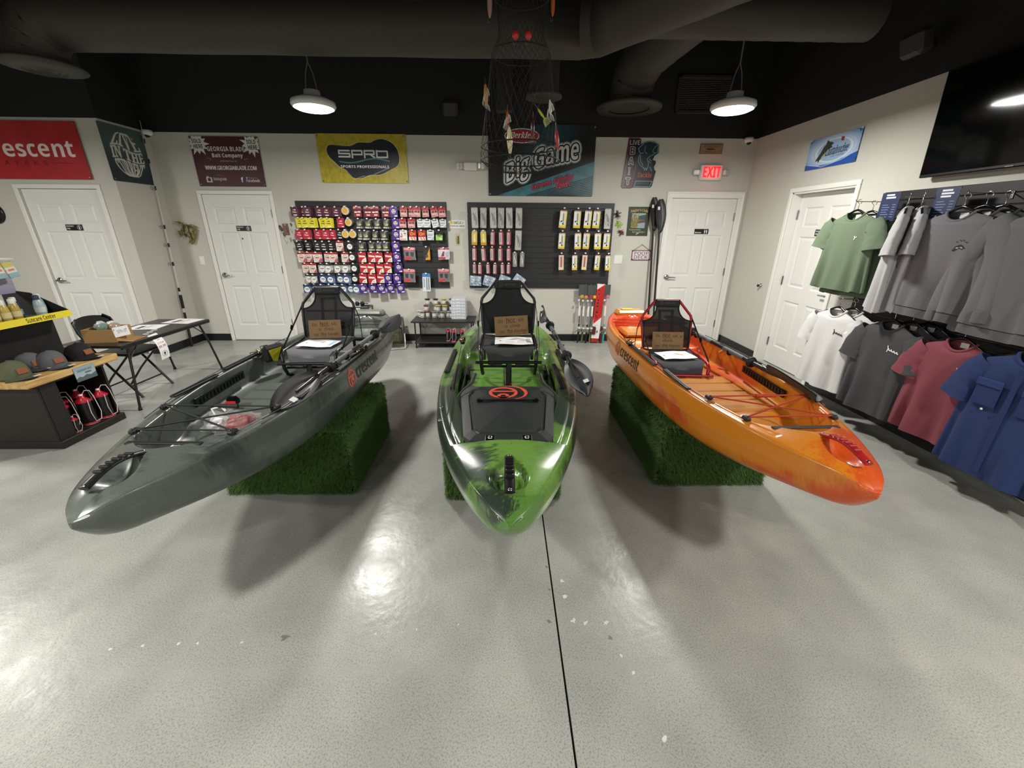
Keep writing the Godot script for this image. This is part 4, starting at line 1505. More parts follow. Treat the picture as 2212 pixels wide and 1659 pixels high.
func gear():
	# plastic bag with something red in the grey kayak's bow well
	var t = thing("plastic_bag", "crumpled clear plastic bag with a red item in the grey kayak's bow well", "bag", Vector3(-1.36, 0.645, 4.26))
	var fn = FastNoiseLite.new()
	fn.frequency = 9.0
	fn.seed = 3
	var lump = func(c: Vector3, r: Vector3, amt: float) -> MB:
		var b = MB.new()
		b.smooth(-1)
		var rows = []
		for i in 11:
			var a = -PI / 2 + PI * i / 10.0
			var row = PackedVector3Array()
			for j in 18:
				var p = Vector3(cos(a) * cos(-TAU * j / 18), sin(a), cos(a) * sin(-TAU * j / 18))
				var k = 1.0 + amt * fn.get_noise_3d(p.x, p.y, p.z)
				row.append(c + p * r * k)
			rows.append(row)
		b.grid(rows, true)
		return b
	put("red_contents", lump.call(Vector3(0.03, 0.05, 0), Vector3(0.075, 0.045, 0.055), 0.4), mat(hx("a01f25"), 0.4), t)
	put("white_contents", lump.call(Vector3(-0.075, 0.05, 0.01), Vector3(0.05, 0.045, 0.05), 0.5), mat(hx("cfcfd0"), 0.5), t)
	var film = mat(Color(1, 1, 1, 0.14), 0.08)
	film.transparency = BaseMaterial3D.TRANSPARENCY_ALPHA
	put("film", lump.call(Vector3(-0.01, 0.055, 0), Vector3(0.15, 0.06, 0.085), 0.5), film, t)
	var b = MB.new()
	b.tube([Vector3(-0.09, 0.09, 0), Vector3(-0.11, 0.125, -0.01), Vector3(-0.07, 0.135, -0.02), Vector3(-0.05, 0.11, -0.02)], 0.006, 6)
	put("tied_top", b, mat(hx("e8e8e8"), 0.5), t)
	# red and black tape measure shaped tool on the left wall of the well
	t = thing("red_clip_pad", "black pad with a red bar clipped inside the grey kayak's bow", "clip", Vector3(-1.545, 0.70, 3.98))
	b = MB.new()
	b.box(Vector3(0, 0, 0), Vector3(0.07, 0.055, 0.05), 0.018)
	put("pad", b, M.gloss_black, t)
	b = MB.new()
	b.box(Vector3(0.0, -0.006, 0.026), Vector3(0.058, 0.024, 0.006), 0.002)
	put("red_bar", b, mat(hx("d12a24"), 0.4), t)
	# yellow and black pouch beside the left seat
	t = thing("side_pouch", "black pouch with a yellow insert left of the grey kayak's seat", "bag", Vector3(-1.655, 0.765, 3.30), "", 1.1)
	b = MB.new()
	b.box(Vector3(0, 0.02, 0), Vector3(0.16, 0.12, 0.05), 0.02)
	put("pouch", b, mat(hx("191a1c"), 0.8), t)
	b = MB.new()
	b.slab(PackedVector2Array([Vector2(-0.05, 0.05), Vector2(-0.03, -0.03), Vector2(0.0, -0.04), Vector2(0.05, 0.055)]), 0.024, 0.029)
	put("yellow_insert", b, mat(hx("b6b416"), 0.6), t)
	# rigging knots beside the seats: reels of cord and cleats
	for q in [[Vector3(-1.73, 0.785, 3.33), "small cleat and loose cord on the grey kayak's left rim"], [Vector3(-0.33, 0.765, 2.93), "brass and black rudder cleat beside the green kayak's seat"], [Vector3(1.0, 0.775, 3.02), "shiny steering cleat on the near rim of the orange kayak"], [Vector3(-1.05, 0.765, 3.18), "round knob clamp on the right rim of the grey kayak"]]:
		t = thing("rigging_cleat", q[1], "cleat", q[0], "rigging on the kayak rims")
		b = MB.new()
		b.box(Vector3(0, 0.0, 0), Vector3(0.035, 0.02, 0.09), 0.006)
		b.box(Vector3(0.012, 0.02, -0.02), Vector3(0.012, 0.03, 0.03), 0.004)
		put("base", b, M.gloss_black, t)
		b = MB.new()
		b.lathe([Vector2(0.001, 0.0), Vector2(0.02, 0.0), Vector2(0.018, 0.012), Vector2(0.008, 0.014), Vector2(0.02, 0.024), Vector2(0.001, 0.026)], 14, xf(Vector3(0, 0.01, 0.02), Vector3(0.5, 0, 0.5)))
		put("spool", b, mat(hx("a08a68"), 0.3, 0.9), t)
		b = MB.new()
		b.tube([Vector3(0, 0.01, 0.04), Vector3(0.02, 0.035, 0.06), Vector3(-0.02, 0.03, 0.085), Vector3(0.005, 0.012, 0.11)], 0.003, 6)
		b.tube([Vector3(-0.01, 0.01, -0.04), Vector3(-0.03, 0.035, -0.06), Vector3(0.01, 0.04, -0.085)], 0.003, 6)
		put("cord", b, M.black, t)

# a printed vinyl sheet with slight ripples; local x to the right, y up, front towards +z
func sheet(n: String, label: String, cat: String, p: Pic, w: float, h: float, at: Vector3, turn := 0.0, ripple := 0.006, rough := 0.45, grommets := true, group := "") -> Node3D:
	var t = thing(n, label, cat, at, group, turn)
	var b = MB.new()
	b.smooth(1)
	for q in 2:
		var rows = []
		for i in 13:
			var row = PackedVector3Array()
			for j in 25:
				var u = j / 24.0
				var v = i / 12.0
				var z = ripple * (sin(u * 9.0 + v * 3.0) * 0.5 + sin(u * 3.1 - v * 5.0) * 0.5) * sin(PI * u) * (0.3 + 0.7 * sin(PI * v))
				row.append(Vector3((u - 0.5) * w, (v - 0.5) * h, z + (0.0015 if q == 0 else -0.0015)))
			rows.append(row)
		if q == 1: rows.reverse()
		b.grid(rows)
	put("vinyl" if grommets else "panel", b, picmat(p, rough), t)
	if grommets:
		for sx in [-1.0, 1.0]:
			for sy in [-1.0, 1.0]:
				b = MB.new()
				b.lathe([Vector2(0.007, 0.001), Vector2(0.012, 0.003), Vector2(0.007, 0.0035), Vector2(0.001, 0.0)], 10, xf(Vector3(sx * (w / 2 - 0.022), sy * (h / 2 - 0.022), 0.001), Vector3(PI / 2, 0, 0)))
				put("grommet", b, M.steel, t)
	return t

func banners():
	var W = Color.WHITE
	# maroon bait company banner
	var p = Pic.new(640, 424, hx("4a1c26"))
	for q in [[70, 62, 0.0], [572, 66, 0.4]]:
		var pts = []
		for k in 24:
			var a: float = TAU * k / 24.0 + q[2]
			var r = (108.0 if k % 4 == 0 else 88.0) if k % 2 == 0 else 60.0
			pts.append(Vector2(q[0] + cos(a) * r * 1.05, q[1] + sin(a) * r))
		p.poly(pts, hx("e2e4e0"))
	p.text("SOLD", 22, 22, 84, 34, hx("101010"))
	p.text("HERE", 28, 66, 84, 34, hx("101010"))
	p.text("SOLD", 530, 24, 84, 36, hx("101010"))
	p.text("HERE", 536, 70, 84, 36, hx("101010"))
	p.text("GEORGIA BLADE", 146, 84, 352, 38, hx("ece9ea"))
	p.text("Bait Company", 180, 138, 290, 46, hx("ece9ea"))
	p.text("DAWSONVILLE, GA", 246, 198, 160, 16, hx("b5a4a8"), "Droid Sans")
	p.text("WWW.GEORGIABLADE.COM", 90, 246, 488, 34, hx("ece9ea"), "Droid Sans", 1.0)
	for q in [[120, 176, 1], [520, 178, -1]]:
		p.line([Vector2(q[0] - 30 * q[2], 150), Vector2(q[0] + 10 * q[2], 160), Vector2(q[0] + 40 * q[2], 196)], 2, hx("7a4a54"))
		p.ell(q[0] + 20 * q[2], q[1] + 14, 24, 9, hx("8a6a70"))
		p.ell(q[0] + 16 * q[2], q[1] + 16, 18, 6, hx("2a1016"))
	p.rect(76, 346, 56, 44, hx("c9bcbf"))
	p.rect(84, 336, 20, 12, hx("c9bcbf"))
	p.ell(104, 366, 15, 15, hx("3a1620"))
	p.text("Find us on", 178, 322, 66, 10, hx("9c8289"), "Droid Sans")
	p.text("Instagram", 146, 344, 124, 36, hx("cdbfc3"), "Droid Serif Bold")
	p.rect(404, 340, 34, 46, hx("3b2c5e"))
	p.text("f", 410, 342, 20, 44, W)
	p.ell(468, 348, 7, 7, hx("d8cdd0"))
	p.text("Like us on", 484, 338, 86, 18, hx("b3a2a6"), "Droid Sans")
	p.text("Facebook", 460, 358, 128, 26, hx("d8cdd0"))
	sheet("maroon_banner", "maroon bait company banner over the left back door", "banner", p, 0.88, 0.585, Vector3(-3.633, 2.424, 0.012))
	# yellow banner with a black blob
	p = Pic.new(640, 320, hx("b9a930"))
	var rn = RandomNumberGenerator.new()
	rn.seed = 2
	p.noise(0.12, 0.02, 6)
	for k in 130:
		var cx = rn.randf() * 640
		var cy = rn.randf() * 320
		var arc = []
		for i in 7: arc.append(Vector2(cx + cos(-0.6 + i * 0.25) * 12, cy + sin(-0.6 + i * 0.25) * 14))
		p.line(arc, 2, hx("8f8322"))
	var blob = []
	var outl = [[70, 90], [100, 72], [230, 78], [300, 55], [380, 56], [420, 40], [470, 32], [530, 50], [570, 90], [585, 150], [570, 200], [520, 228], [440, 262], [360, 266], [290, 288], [230, 282], [190, 236], [150, 216], [110, 180], [80, 150], [66, 120]]
	for k in outl.size():
		for i in 6:
			var a = []
			for e in 4:
				var o: Array = outl[(k + e - 1 + outl.size()) % outl.size()]
				a.append(Vector2(o[0], o[1]))
			blob.append(a[1].cubic_interpolate(a[2], a[0], a[3], i / 6.0))
	var big = []
	for q in blob: big.append(q + (q - Vector2(320, 165)).normalized() * 4.0)
	p.poly(big, hx("d8d080"))
	p.poly(blob, hx("1b2030"))
	for q in [[[86, 180], [126, 226]], [[196, 246], [222, 276]], [[262, 288], [318, 272]], [[392, 262], [500, 220]]]: p.line([Vector2(q[0][0], q[0][1]), Vector2(q[1][0], q[1][1])], 6, hx("8f8b8a"))
	# wide squared capitals
	var wl = hx("e6e6e4")
	var st = 11.0
	var lets = [[[[226, 108], [150, 108], [150, 127], [226, 127], [226, 147], [148, 147]]], [[[244, 152], [244, 108], [316, 108], [316, 132], [246, 132]]], [[[334, 152], [334, 108], [404, 108], [404, 130], [336, 130]], [[374, 130], [408, 152]]], [[[424, 110], [500, 110], [500, 150], [424, 150], [424, 106]]]]
	for l in lets:
		for s in l:
			var pts = []
			for q in s: pts.append(Vector2(q[0], q[1]))
			p.line(pts, st, wl)
	var wave = []
	for i in 21: wave.append(Vector2(150 + i * 18, 172 - 14 * sin((i / 20.0) * TAU * 0.95 - 2.7)))
	p.line(wave, 10, hx("4f8377"))
	p.text("SPORTS PROFESSIONALS", 152, 202, 354, 18, W)
	sheet("yellow_banner", "yellow fishing brand banner with a black blob, above the left board", "banner", p, 1.16, 0.577, Vector3(-1.861, 2.476, 0.012), 0.0, 0.01)
	# teal and black game fish banner
	p = Pic.new(768, 456, hx("16181d"))
	var teal = hx("3e7480")
	var mid = hx("29505c")
	for y in 456:
		for x in range(0, 768, 2):
			var f = clampf(1.0 - absf((x - 330.0) / 330.0 - (200.0 - y) / 400.0) * 1.4, 0, 1)
			if y < 230: p.rect(x, y, 2, 1, hx("16181d").lerp(mid, f))
	p.poly([Vector2(60, 456), Vector2(768, 226), Vector2(768, 456)], teal)
	for k in 12:
		var x0 = 430.0 + 0.0 * k
		p.line([Vector2(x0 - 150 + k * 30, 456), Vector2(768, 330 + k * 13 - 6)], 5, hx("14161b"))
	p.noise(0.22, 0.012, 12)
	p.ell(240, 70, 124, 46, hx("e8e2e0"))
	p.ell(240, 70, 117, 40, hx("a51f33"))
	p.ell(240, 70, 108, 33, hx("b8263c"))
	p.ell(240, 70, 104, 31, hx("a51f33"))
	p.text("Berkley", 160, 46, 168, 50, W, "Droid Serif Bold", 0.0, func(u: Vector2): return Vector2(u.x + (0.5 - u.y) * 0.10, u.y))
	var wg = func(u: Vector2): return Vector2(u.x, u.y * lerpf(1.0, 1.12, u.x) - u.x * 1.02 + 0.55 - 0.16 * sin(u.x * PI))
	for e in [[24.0, hx("6d8288")], [18.0, hx("b9c4c6")], [13.0, hx("e9eceb")], [9.0, hx("0e0f12")], [6.0, hx("0e0f12")]]: p.text("Big Game", 130, 150, 520, 168, e[1], "Droid Sans Bold", e[0], wg)
	p.text("Big Game", 130, 150, 520, 168, hx("dfe1df"), "Droid Sans Bold", 0.0, wg)
	var we = func(u: Vector2): return Vector2(u.x + (0.5 - u.y) * 0.03, u.y - u.x * 1.55 + 0.75)
	for e in [[3.0, hx("16181d")], [0.0, hx("c93350")]]:
		p.text("Extreme Fighting", 318, 340, 300, 50, e[1], "Droid Sans Bold", e[0], we)
		p.text("Power", 496, 352, 106, 48, e[1], "Droid Sans Bold", e[0], func(u: Vector2): return Vector2(u.x, u.y - u.x * 0.6 + 0.3))
	sheet("teal_banner", "teal and black big fish line banner above the right board", "banner", p, 1.42, 0.845, Vector3(0.507, 2.469, 0.016), 0.0, 0.012, 0.4)
	# red kayak banner over the far left door
	p = Pic.new(720, 336, hx("b32b30"))
	p.noise(0.10, 0.006, 21)
	p.text("crescent", 70, 112, 592, 92, hx("efe3df"))
	var dk = hx("7c1c22")
	for k in 6: p.text("KAYAKS"[k], 130 + k * 62, 226, 30, 26, dk)
	p.rect(500, 238, 140, 4, dk)
	sheet("red_banner", "red kayak maker's banner above the far left door", "banner", p, 1.275, 0.588, Vector3(-5.462, 2.427, ZJ + 0.022), 0.0, 0.012)
	# dark green flag on the jog
	p = Pic.new(400, 400, hx("3d4f4e"))
	for y in 400: p.rect(0, y, 400, 1, hx("4d605e").lerp(hx("222b36"), smoothstep(0.2, 1.0, y / 400.0)))
	var ca = func(y0: float, y1: float, w0: float, w1: float) -> Callable:
		return func(u: Vector2):
			var yy = y0 + (y1 - y0) * u.y + (w0 * (1.0 - u.y) + w1 * u.y) * sin((u.x - 0.5) * TAU * 0.9)
			var half = sqrt(maxf(1.0 - pow(2.0 * yy - 1.0, 2.0), 0.03))
			return Vector2(0.5 + (u.x - 0.5) * half, yy)
	var cream = hx("d9d6cd")
	p.text("LIVE", 52, 40, 296, 320, cream, "Droid Serif Bold", 2.0, ca.call(0.02, 0.34, 0.0, 0.05))
	p.text("IN THE", 52, 40, 296, 320, cream, "Droid Serif Bold", 2.0, ca.call(0.37, 0.61, 0.05, 0.04))
	p.text("CURRENT", 52, 40, 296, 320, cream, "Droid Serif Bold", 2.0, ca.call(0.64, 0.98, 0.04, 0.0))
	sheet("green_flag", "dark green square flag with a round cream slogan beside the corner", "banner", p, 0.612, 0.605, Vector3(XL + 0.012, 2.428, 0.434), PI / 2, 0.008)
	# pale blue lure company sheet on the right wall
	p = Pic.new(560, 232, hx("d9e6ee"))
	for k in 26:
		var f = k / 26.0
		p.ell(280 + 20 * f, 112, 380 * (1.0 - f * 0.55), 150 * (1.0 - f * 0.5), hx("3f78c4").lerp(hx("e3eef3"), pow(f, 0.7)) if k % 5 else hx("9fc0e4"))
	p.poly([Vector2(0, 190), Vector2(140, 214), Vector2(330, 206), Vector2(560, 160), Vector2(560, 232), Vector2(0, 232)], hx("2456b4"))
	p.line([Vector2(30, 190), Vector2(200, 224), Vector2(420, 196), Vector2(560, 150)], 5, hx("bcd3ec"))
	p.poly([Vector2(110, 178), Vector2(126, 150), Vector2(150, 120), Vector2(180, 70), Vector2(220, 46), Vector2(262, 48), Vector2(286, 62), Vector2(262, 74), Vector2(280, 88), Vector2(240, 98), Vector2(214, 130), Vector2(170, 160), Vector2(150, 190), Vector2(140, 168)], hx("31402f"))
	p.poly([Vector2(170, 150), Vector2(214, 112), Vector2(240, 92), Vector2(226, 124), Vector2(186, 156)], hx("a9b08f"))
	p.poly([Vector2(196, 56), Vector2(210, 28), Vector2(240, 44)], hx("31402f"))
	p.text("Chattahoochee", 218, 86, 240, 60, hx("1b1c20"), "Droid Serif", 1.0, func(u: Vector2): return Vector2(u.x + (0.5 - u.y) * 0.08, u.y - u.x * 0.1))
	p.text("LURE COMPANY", 282, 150, 150, 14, hx("4d4d4d"), "Droid Sans")
	p.poly([Vector2(356, 26), Vector2(392, 34), Vector2(388, 62), Vector2(360, 56)], hx("a8353a"))
	sheet("blue_banner", "pale blue lure company sheet with a leaping bass on the right wall", "banner", p, 0.70, 0.29, Vector3(XR - 0.012, 2.393, 1.464), -PI / 2, 0.004)

# ---------------------------------------------------------------- slatted boards and what hangs on them
var packs = {}
func pack_pic(k: String) -> Pic:
	var W = hx("efece8")
	var p = Pic.new(96, 120, hx("888888"))
	match k:
		"maroon", "yellow", "red", "black":
			var bg: Color = {"maroon": hx("552033"), "yellow": hx("dfd22b"), "red": hx("b8263a"), "black": hx("17181b")}[k]
			var ink: Color = hx("55500f") if k == "yellow" else hx("ecd9dc")
			p.im.fill(bg)
			p.rect(36, 6, 24, 7, bg.darkened(0.5))
			p.poly([Vector2(24, 44), Vector2(48, 34), Vector2(66, 34), Vector2(72, 42), Vector2(58, 50), Vector2(50, 44)], ink)
			p.poly([Vector2(22, 60), Vector2(74, 66), Vector2(74, 76), Vector2(22, 70)], ink)
			p.rect(30, 98, 46, 12, W if k != "red" else bg.lightened(0.1))
			if k == "red": p.rect(58, 102, 30, 11, W)
		"cherry":
			p.im.fill(hx("8c2536"))
			p.poly([Vector2(0, 0), Vector2(96, 0), Vector2(96, 24), Vector2(50, 16), Vector2(0, 30)], hx("c98f8c"))
			p.poly([Vector2(0, 30), Vector2(96, 40), Vector2(96, 50), Vector2(0, 44)], hx("501420"))
			p.rect(10, 58, 34, 14, W); p.rect(50, 56, 36, 14, W)
			p.rect(30, 88, 44, 18, hx("e9c9c4"))
		"purple":
			p.im.fill(hx("44248c"))
			p.rect(8, 4, 26, 8, hx("8a73c0")); p.rect(62, 4, 26, 8, hx("8a73c0"))
			p.ell(48, 54, 26, 26, hx("efe6d2"))
			p.ell(38, 46, 6, 7, hx("241052")); p.ell(58, 44, 6, 7, hx("241052"))
			p.poly([Vector2(30, 60), Vector2(66, 58), Vector2(62, 70), Vector2(48, 76), Vector2(36, 70)], hx("241052"))
			p.poly([Vector2(36, 62), Vector2(60, 60), Vector2(56, 66), Vector2(40, 67)], hx("efe6d2"))
			p.rect(52, 98, 38, 14, W)
		"hook_card":
			p.im.fill(hx("d69a96"))
			p.rect(0, 0, 96, 40, hx("b32433"))
			p.rect(34, 8, 28, 6, hx("6d121c"))
			p.rect(12, 46, 40, 22, hx("6a3238")); p.rect(58, 44, 28, 26, hx("5a282e"))
			p.rect(10, 78, 60, 4, hx("f1e4e1")); p.rect(10, 88, 74, 3, hx("f1e4e1")); p.rect(12, 100, 40, 8, hx("b9686a"))
		"white_card":
			p.im.fill(hx("e6e8ea"))
			p.rect(18, 8, 60, 12, hx("3f4550")); p.rect(10, 44, 76, 5, hx("6f7f98")); p.rect(10, 56, 66, 12, hx("98a4b6")); p.rect(10, 84, 50, 8, hx("8d97a5")); p.poly([Vector2(96, 70), Vector2(96, 120), Vector2(50, 120)], hx("b4bcc6"))
		"blister":
			p.im.fill(hx("26272a"))
			p.ell(48, 44, 34, 30, hx("4a4b4c"))
			p.poly([Vector2(20, 60), Vector2(32, 36), Vector2(46, 52), Vector2(60, 30), Vector2(78, 66), Vector2(70, 84), Vector2(24, 86)], hx("8a866a"))
			p.poly([Vector2(40, 66), Vector2(76, 58), Vector2(78, 74), Vector2(44, 80)], hx("c9c48c"))
			p.rect(10, 94, 76, 16, hx("dcdcd6"))
			p.rect(60, 97, 20, 10, hx("77777a"))
		"line_red", "line_grey", "line_blue", "line_black":
			var hd: Color = {"line_red": hx("a8202c"), "line_grey": hx("1c1e22"), "line_blue": hx("20304f"), "line_black": hx("141518")}[k]
			p.im.fill({"line_red": hx("e9e2da"), "line_grey": hx("b7b4ae"), "line_blue": hx("3c567e"), "line_black": hx("141518")}[k])
			p.rect(0, 0, 96, 26, hd)
			p.rect(30, 6, 36, 7, hd.lightened(0.5))
			if k != "line_black" and k != "line_blue": p.poly([Vector2(96, 70), Vector2(96, 120), Vector2(56, 120)], hd.lerp(hx("c9c3bb"), 0.4))
			p.ell(48, 72, 38, 38, hd.lightened(0.12) if k == "line_red" else hx("d9d9d5"))
			p.ell(48, 72, 34, 34, hx("ddd6cc") if k == "line_red" else hx("eeeeec"))
			p.rect(26, 60, 46, 12, {"line_red": hx("8d3a40"), "line_grey": hx("77716a"), "line_blue": hx("4a628f"), "line_black": hx("8a8d92")}[k])
			p.rect(34, 82, 28, 5, hx("a09a94"))
			if k == "line_blue": p.poly([Vector2(96, 84), Vector2(96, 120), Vector2(20, 120), Vector2(64, 108)], hx("5f82b8"))
		"red_white":
			p.im.fill(hx("bb2330"))
			p.poly([Vector2(40, 12), Vector2(52, 4), Vector2(64, 14)], hx("e6a9a6"))
			p.poly([Vector2(8, 36), Vector2(84, 44), Vector2(88, 62), Vector2(10, 58)], hx("f0e4da"))
			p.poly([Vector2(96, 62), Vector2(96, 120), Vector2(28, 120), Vector2(50, 86)], hx("eae3d4"))
			p.rect(62, 98, 8, 12, hx("6d3a34"))
		"hook_white":
			p.im.fill(hx("e7e3df"))
			p.rect(6, 6, 40, 8, hx("8d7f80")); p.line([Vector2(24, 40), Vector2(30, 74), Vector2(18, 84), Vector2(10, 70)], 10, hx("b0212c")); p.rect(52, 34, 30, 10, hx("444448")); p.rect(50, 54, 34, 6, hx("9a9a9c")); p.rect(10, 100, 70, 14, hx("d39a98"))
		"hook_gold":
			p.im.fill(hx("b5242d"))
			p.ell(36, 44, 20, 20, hx("e2a23a")); p.ell(36, 44, 11, 11, hx("b5242d")); p.rect(58, 34, 24, 22, hx("d98a2e")); p.rect(0, 80, 96, 40, hx("ecd2c6")); p.line([Vector2(30, 86), Vector2(44, 112)], 8, hx("a8323a")); p.line([Vector2(66, 84), Vector2(80, 112)], 8, hx("a8323a"))
		"lime":
			p.im.fill(hx("1a1c1c"))
			p.rect(0, 56, 96, 64, hx("a9d36a")); p.poly([Vector2(10, 66), Vector2(60, 48), Vector2(84, 62), Vector2(50, 80)], hx("54982c")); p.rect(50, 92, 36, 18, hx("e9efdf"))
		"orange_card":
			p.im.fill(hx("33302c"))
			p.poly([Vector2(96, 10), Vector2(96, 120), Vector2(22, 120)], hx("dc9a30")); p.ell(46, 84, 22, 14, hx("2f3470")); p.ell(46, 84, 10, 6, hx("8a6a3a"))
		"blue_card":
			p.im.fill(hx("dfe6ea"))
			p.rect(0, 0, 96, 26, hx("4a86c4")); p.rect(10, 34, 22, 60, hx("9fb6c8")); p.rect(48, 30, 10, 80, hx("33373d")); p.rect(72, 30, 10, 80, hx("33373d"))
		"soft_bag":
			p.im.fill(hx("7d7c80"))
			p.rect(0, 0, 96, 24, hx("d98a90")); p.rect(0, 26, 96, 8, hx("b23a46")); p.poly([Vector2(14, 44), Vector2(44, 40), Vector2(38, 84), Vector2(18, 80)], hx("3c3c40")); p.poly([Vector2(54, 42), Vector2(86, 46), Vector2(78, 90), Vector2(58, 82)], hx("46464b")); p.rect(2, 90, 56, 26, hx("d6474f"))
		"pale_bag":
			p.im.fill(hx("d5d3da"))
			p.rect(0, 0, 96, 20, hx("a7373f")); p.poly([Vector2(24, 90), Vector2(44, 34), Vector2(56, 40), Vector2(50, 84)], hx("7c4a50")); p.poly([Vector2(60, 50), Vector2(90, 40), Vector2(86, 96), Vector2(64, 90)], hx("b9bccb")); p.rect(0, 94, 60, 22, hx("c94a50"))
		"silver_bag":
			p.im.fill(hx("9fb0c0"))
			p.noise(0.0, 0.1, 1)
			for i in 16:
				var a = fmod(i * 37.0, 96.0)
				var c = fmod(i * 53.0, 120.0)
				p.poly([Vector2(a, c), Vector2(a + 26, c + 8), Vector2(a + 14, c + 22)], [hx("d8e2ea"), hx("5a7594"), hx("7f93a8"), hx("e9eef2")][i % 4])
		"lure_box":
			p.im.fill(hx("efeee6"))
			p.rect(76, 0, 20, 120, hx("e2d36a")); p.rect(0, 104, 96, 16, hx("e8c62e")); p.rect(0, 0, 96, 6, hx("cf8f86"))
			p.poly([Vector2(44, 10), Vector2(62, 24), Vector2(64, 70), Vector2(56, 88), Vector2(40, 70), Vector2(38, 30)], hx("8b9aa0"))
			p.poly([Vector2(12, 72), Vector2(40, 68), Vector2(36, 80), Vector2(14, 82)], hx("3a3f45")); p.poly([Vector2(40, 88), Vector2(56, 80), Vector2(68, 98), Vector2(48, 100)], hx("2b2f34"))
		"pale_lure_box":
			p.im.fill(hx("e7c9bd"))
			p.rect(0, 100, 96, 20, hx("e9dcae")); p.rect(30, 12, 34, 84, hx("a06a5c"))
		"red_lure":
			p.im.fill(hx("b23a4c"))
			p.rect(6, 4, 60, 108, hx("d9cfcb")); p.poly([Vector2(24, 12), Vector2(44, 20), Vector2(46, 90), Vector2(30, 104), Vector2(20, 80)], hx("8f9296"))
		"gold_lure":
			p.im.fill(hx("dcc35a"))
			p.rect(0, 96, 96, 24, hx("cf9a2c")); p.poly([Vector2(36, 10), Vector2(60, 16), Vector2(64, 80), Vector2(44, 100), Vector2(30, 70)], hx("efe6bd")); p.rect(36, 60, 30, 28, hx("f1ece2"))
	return p

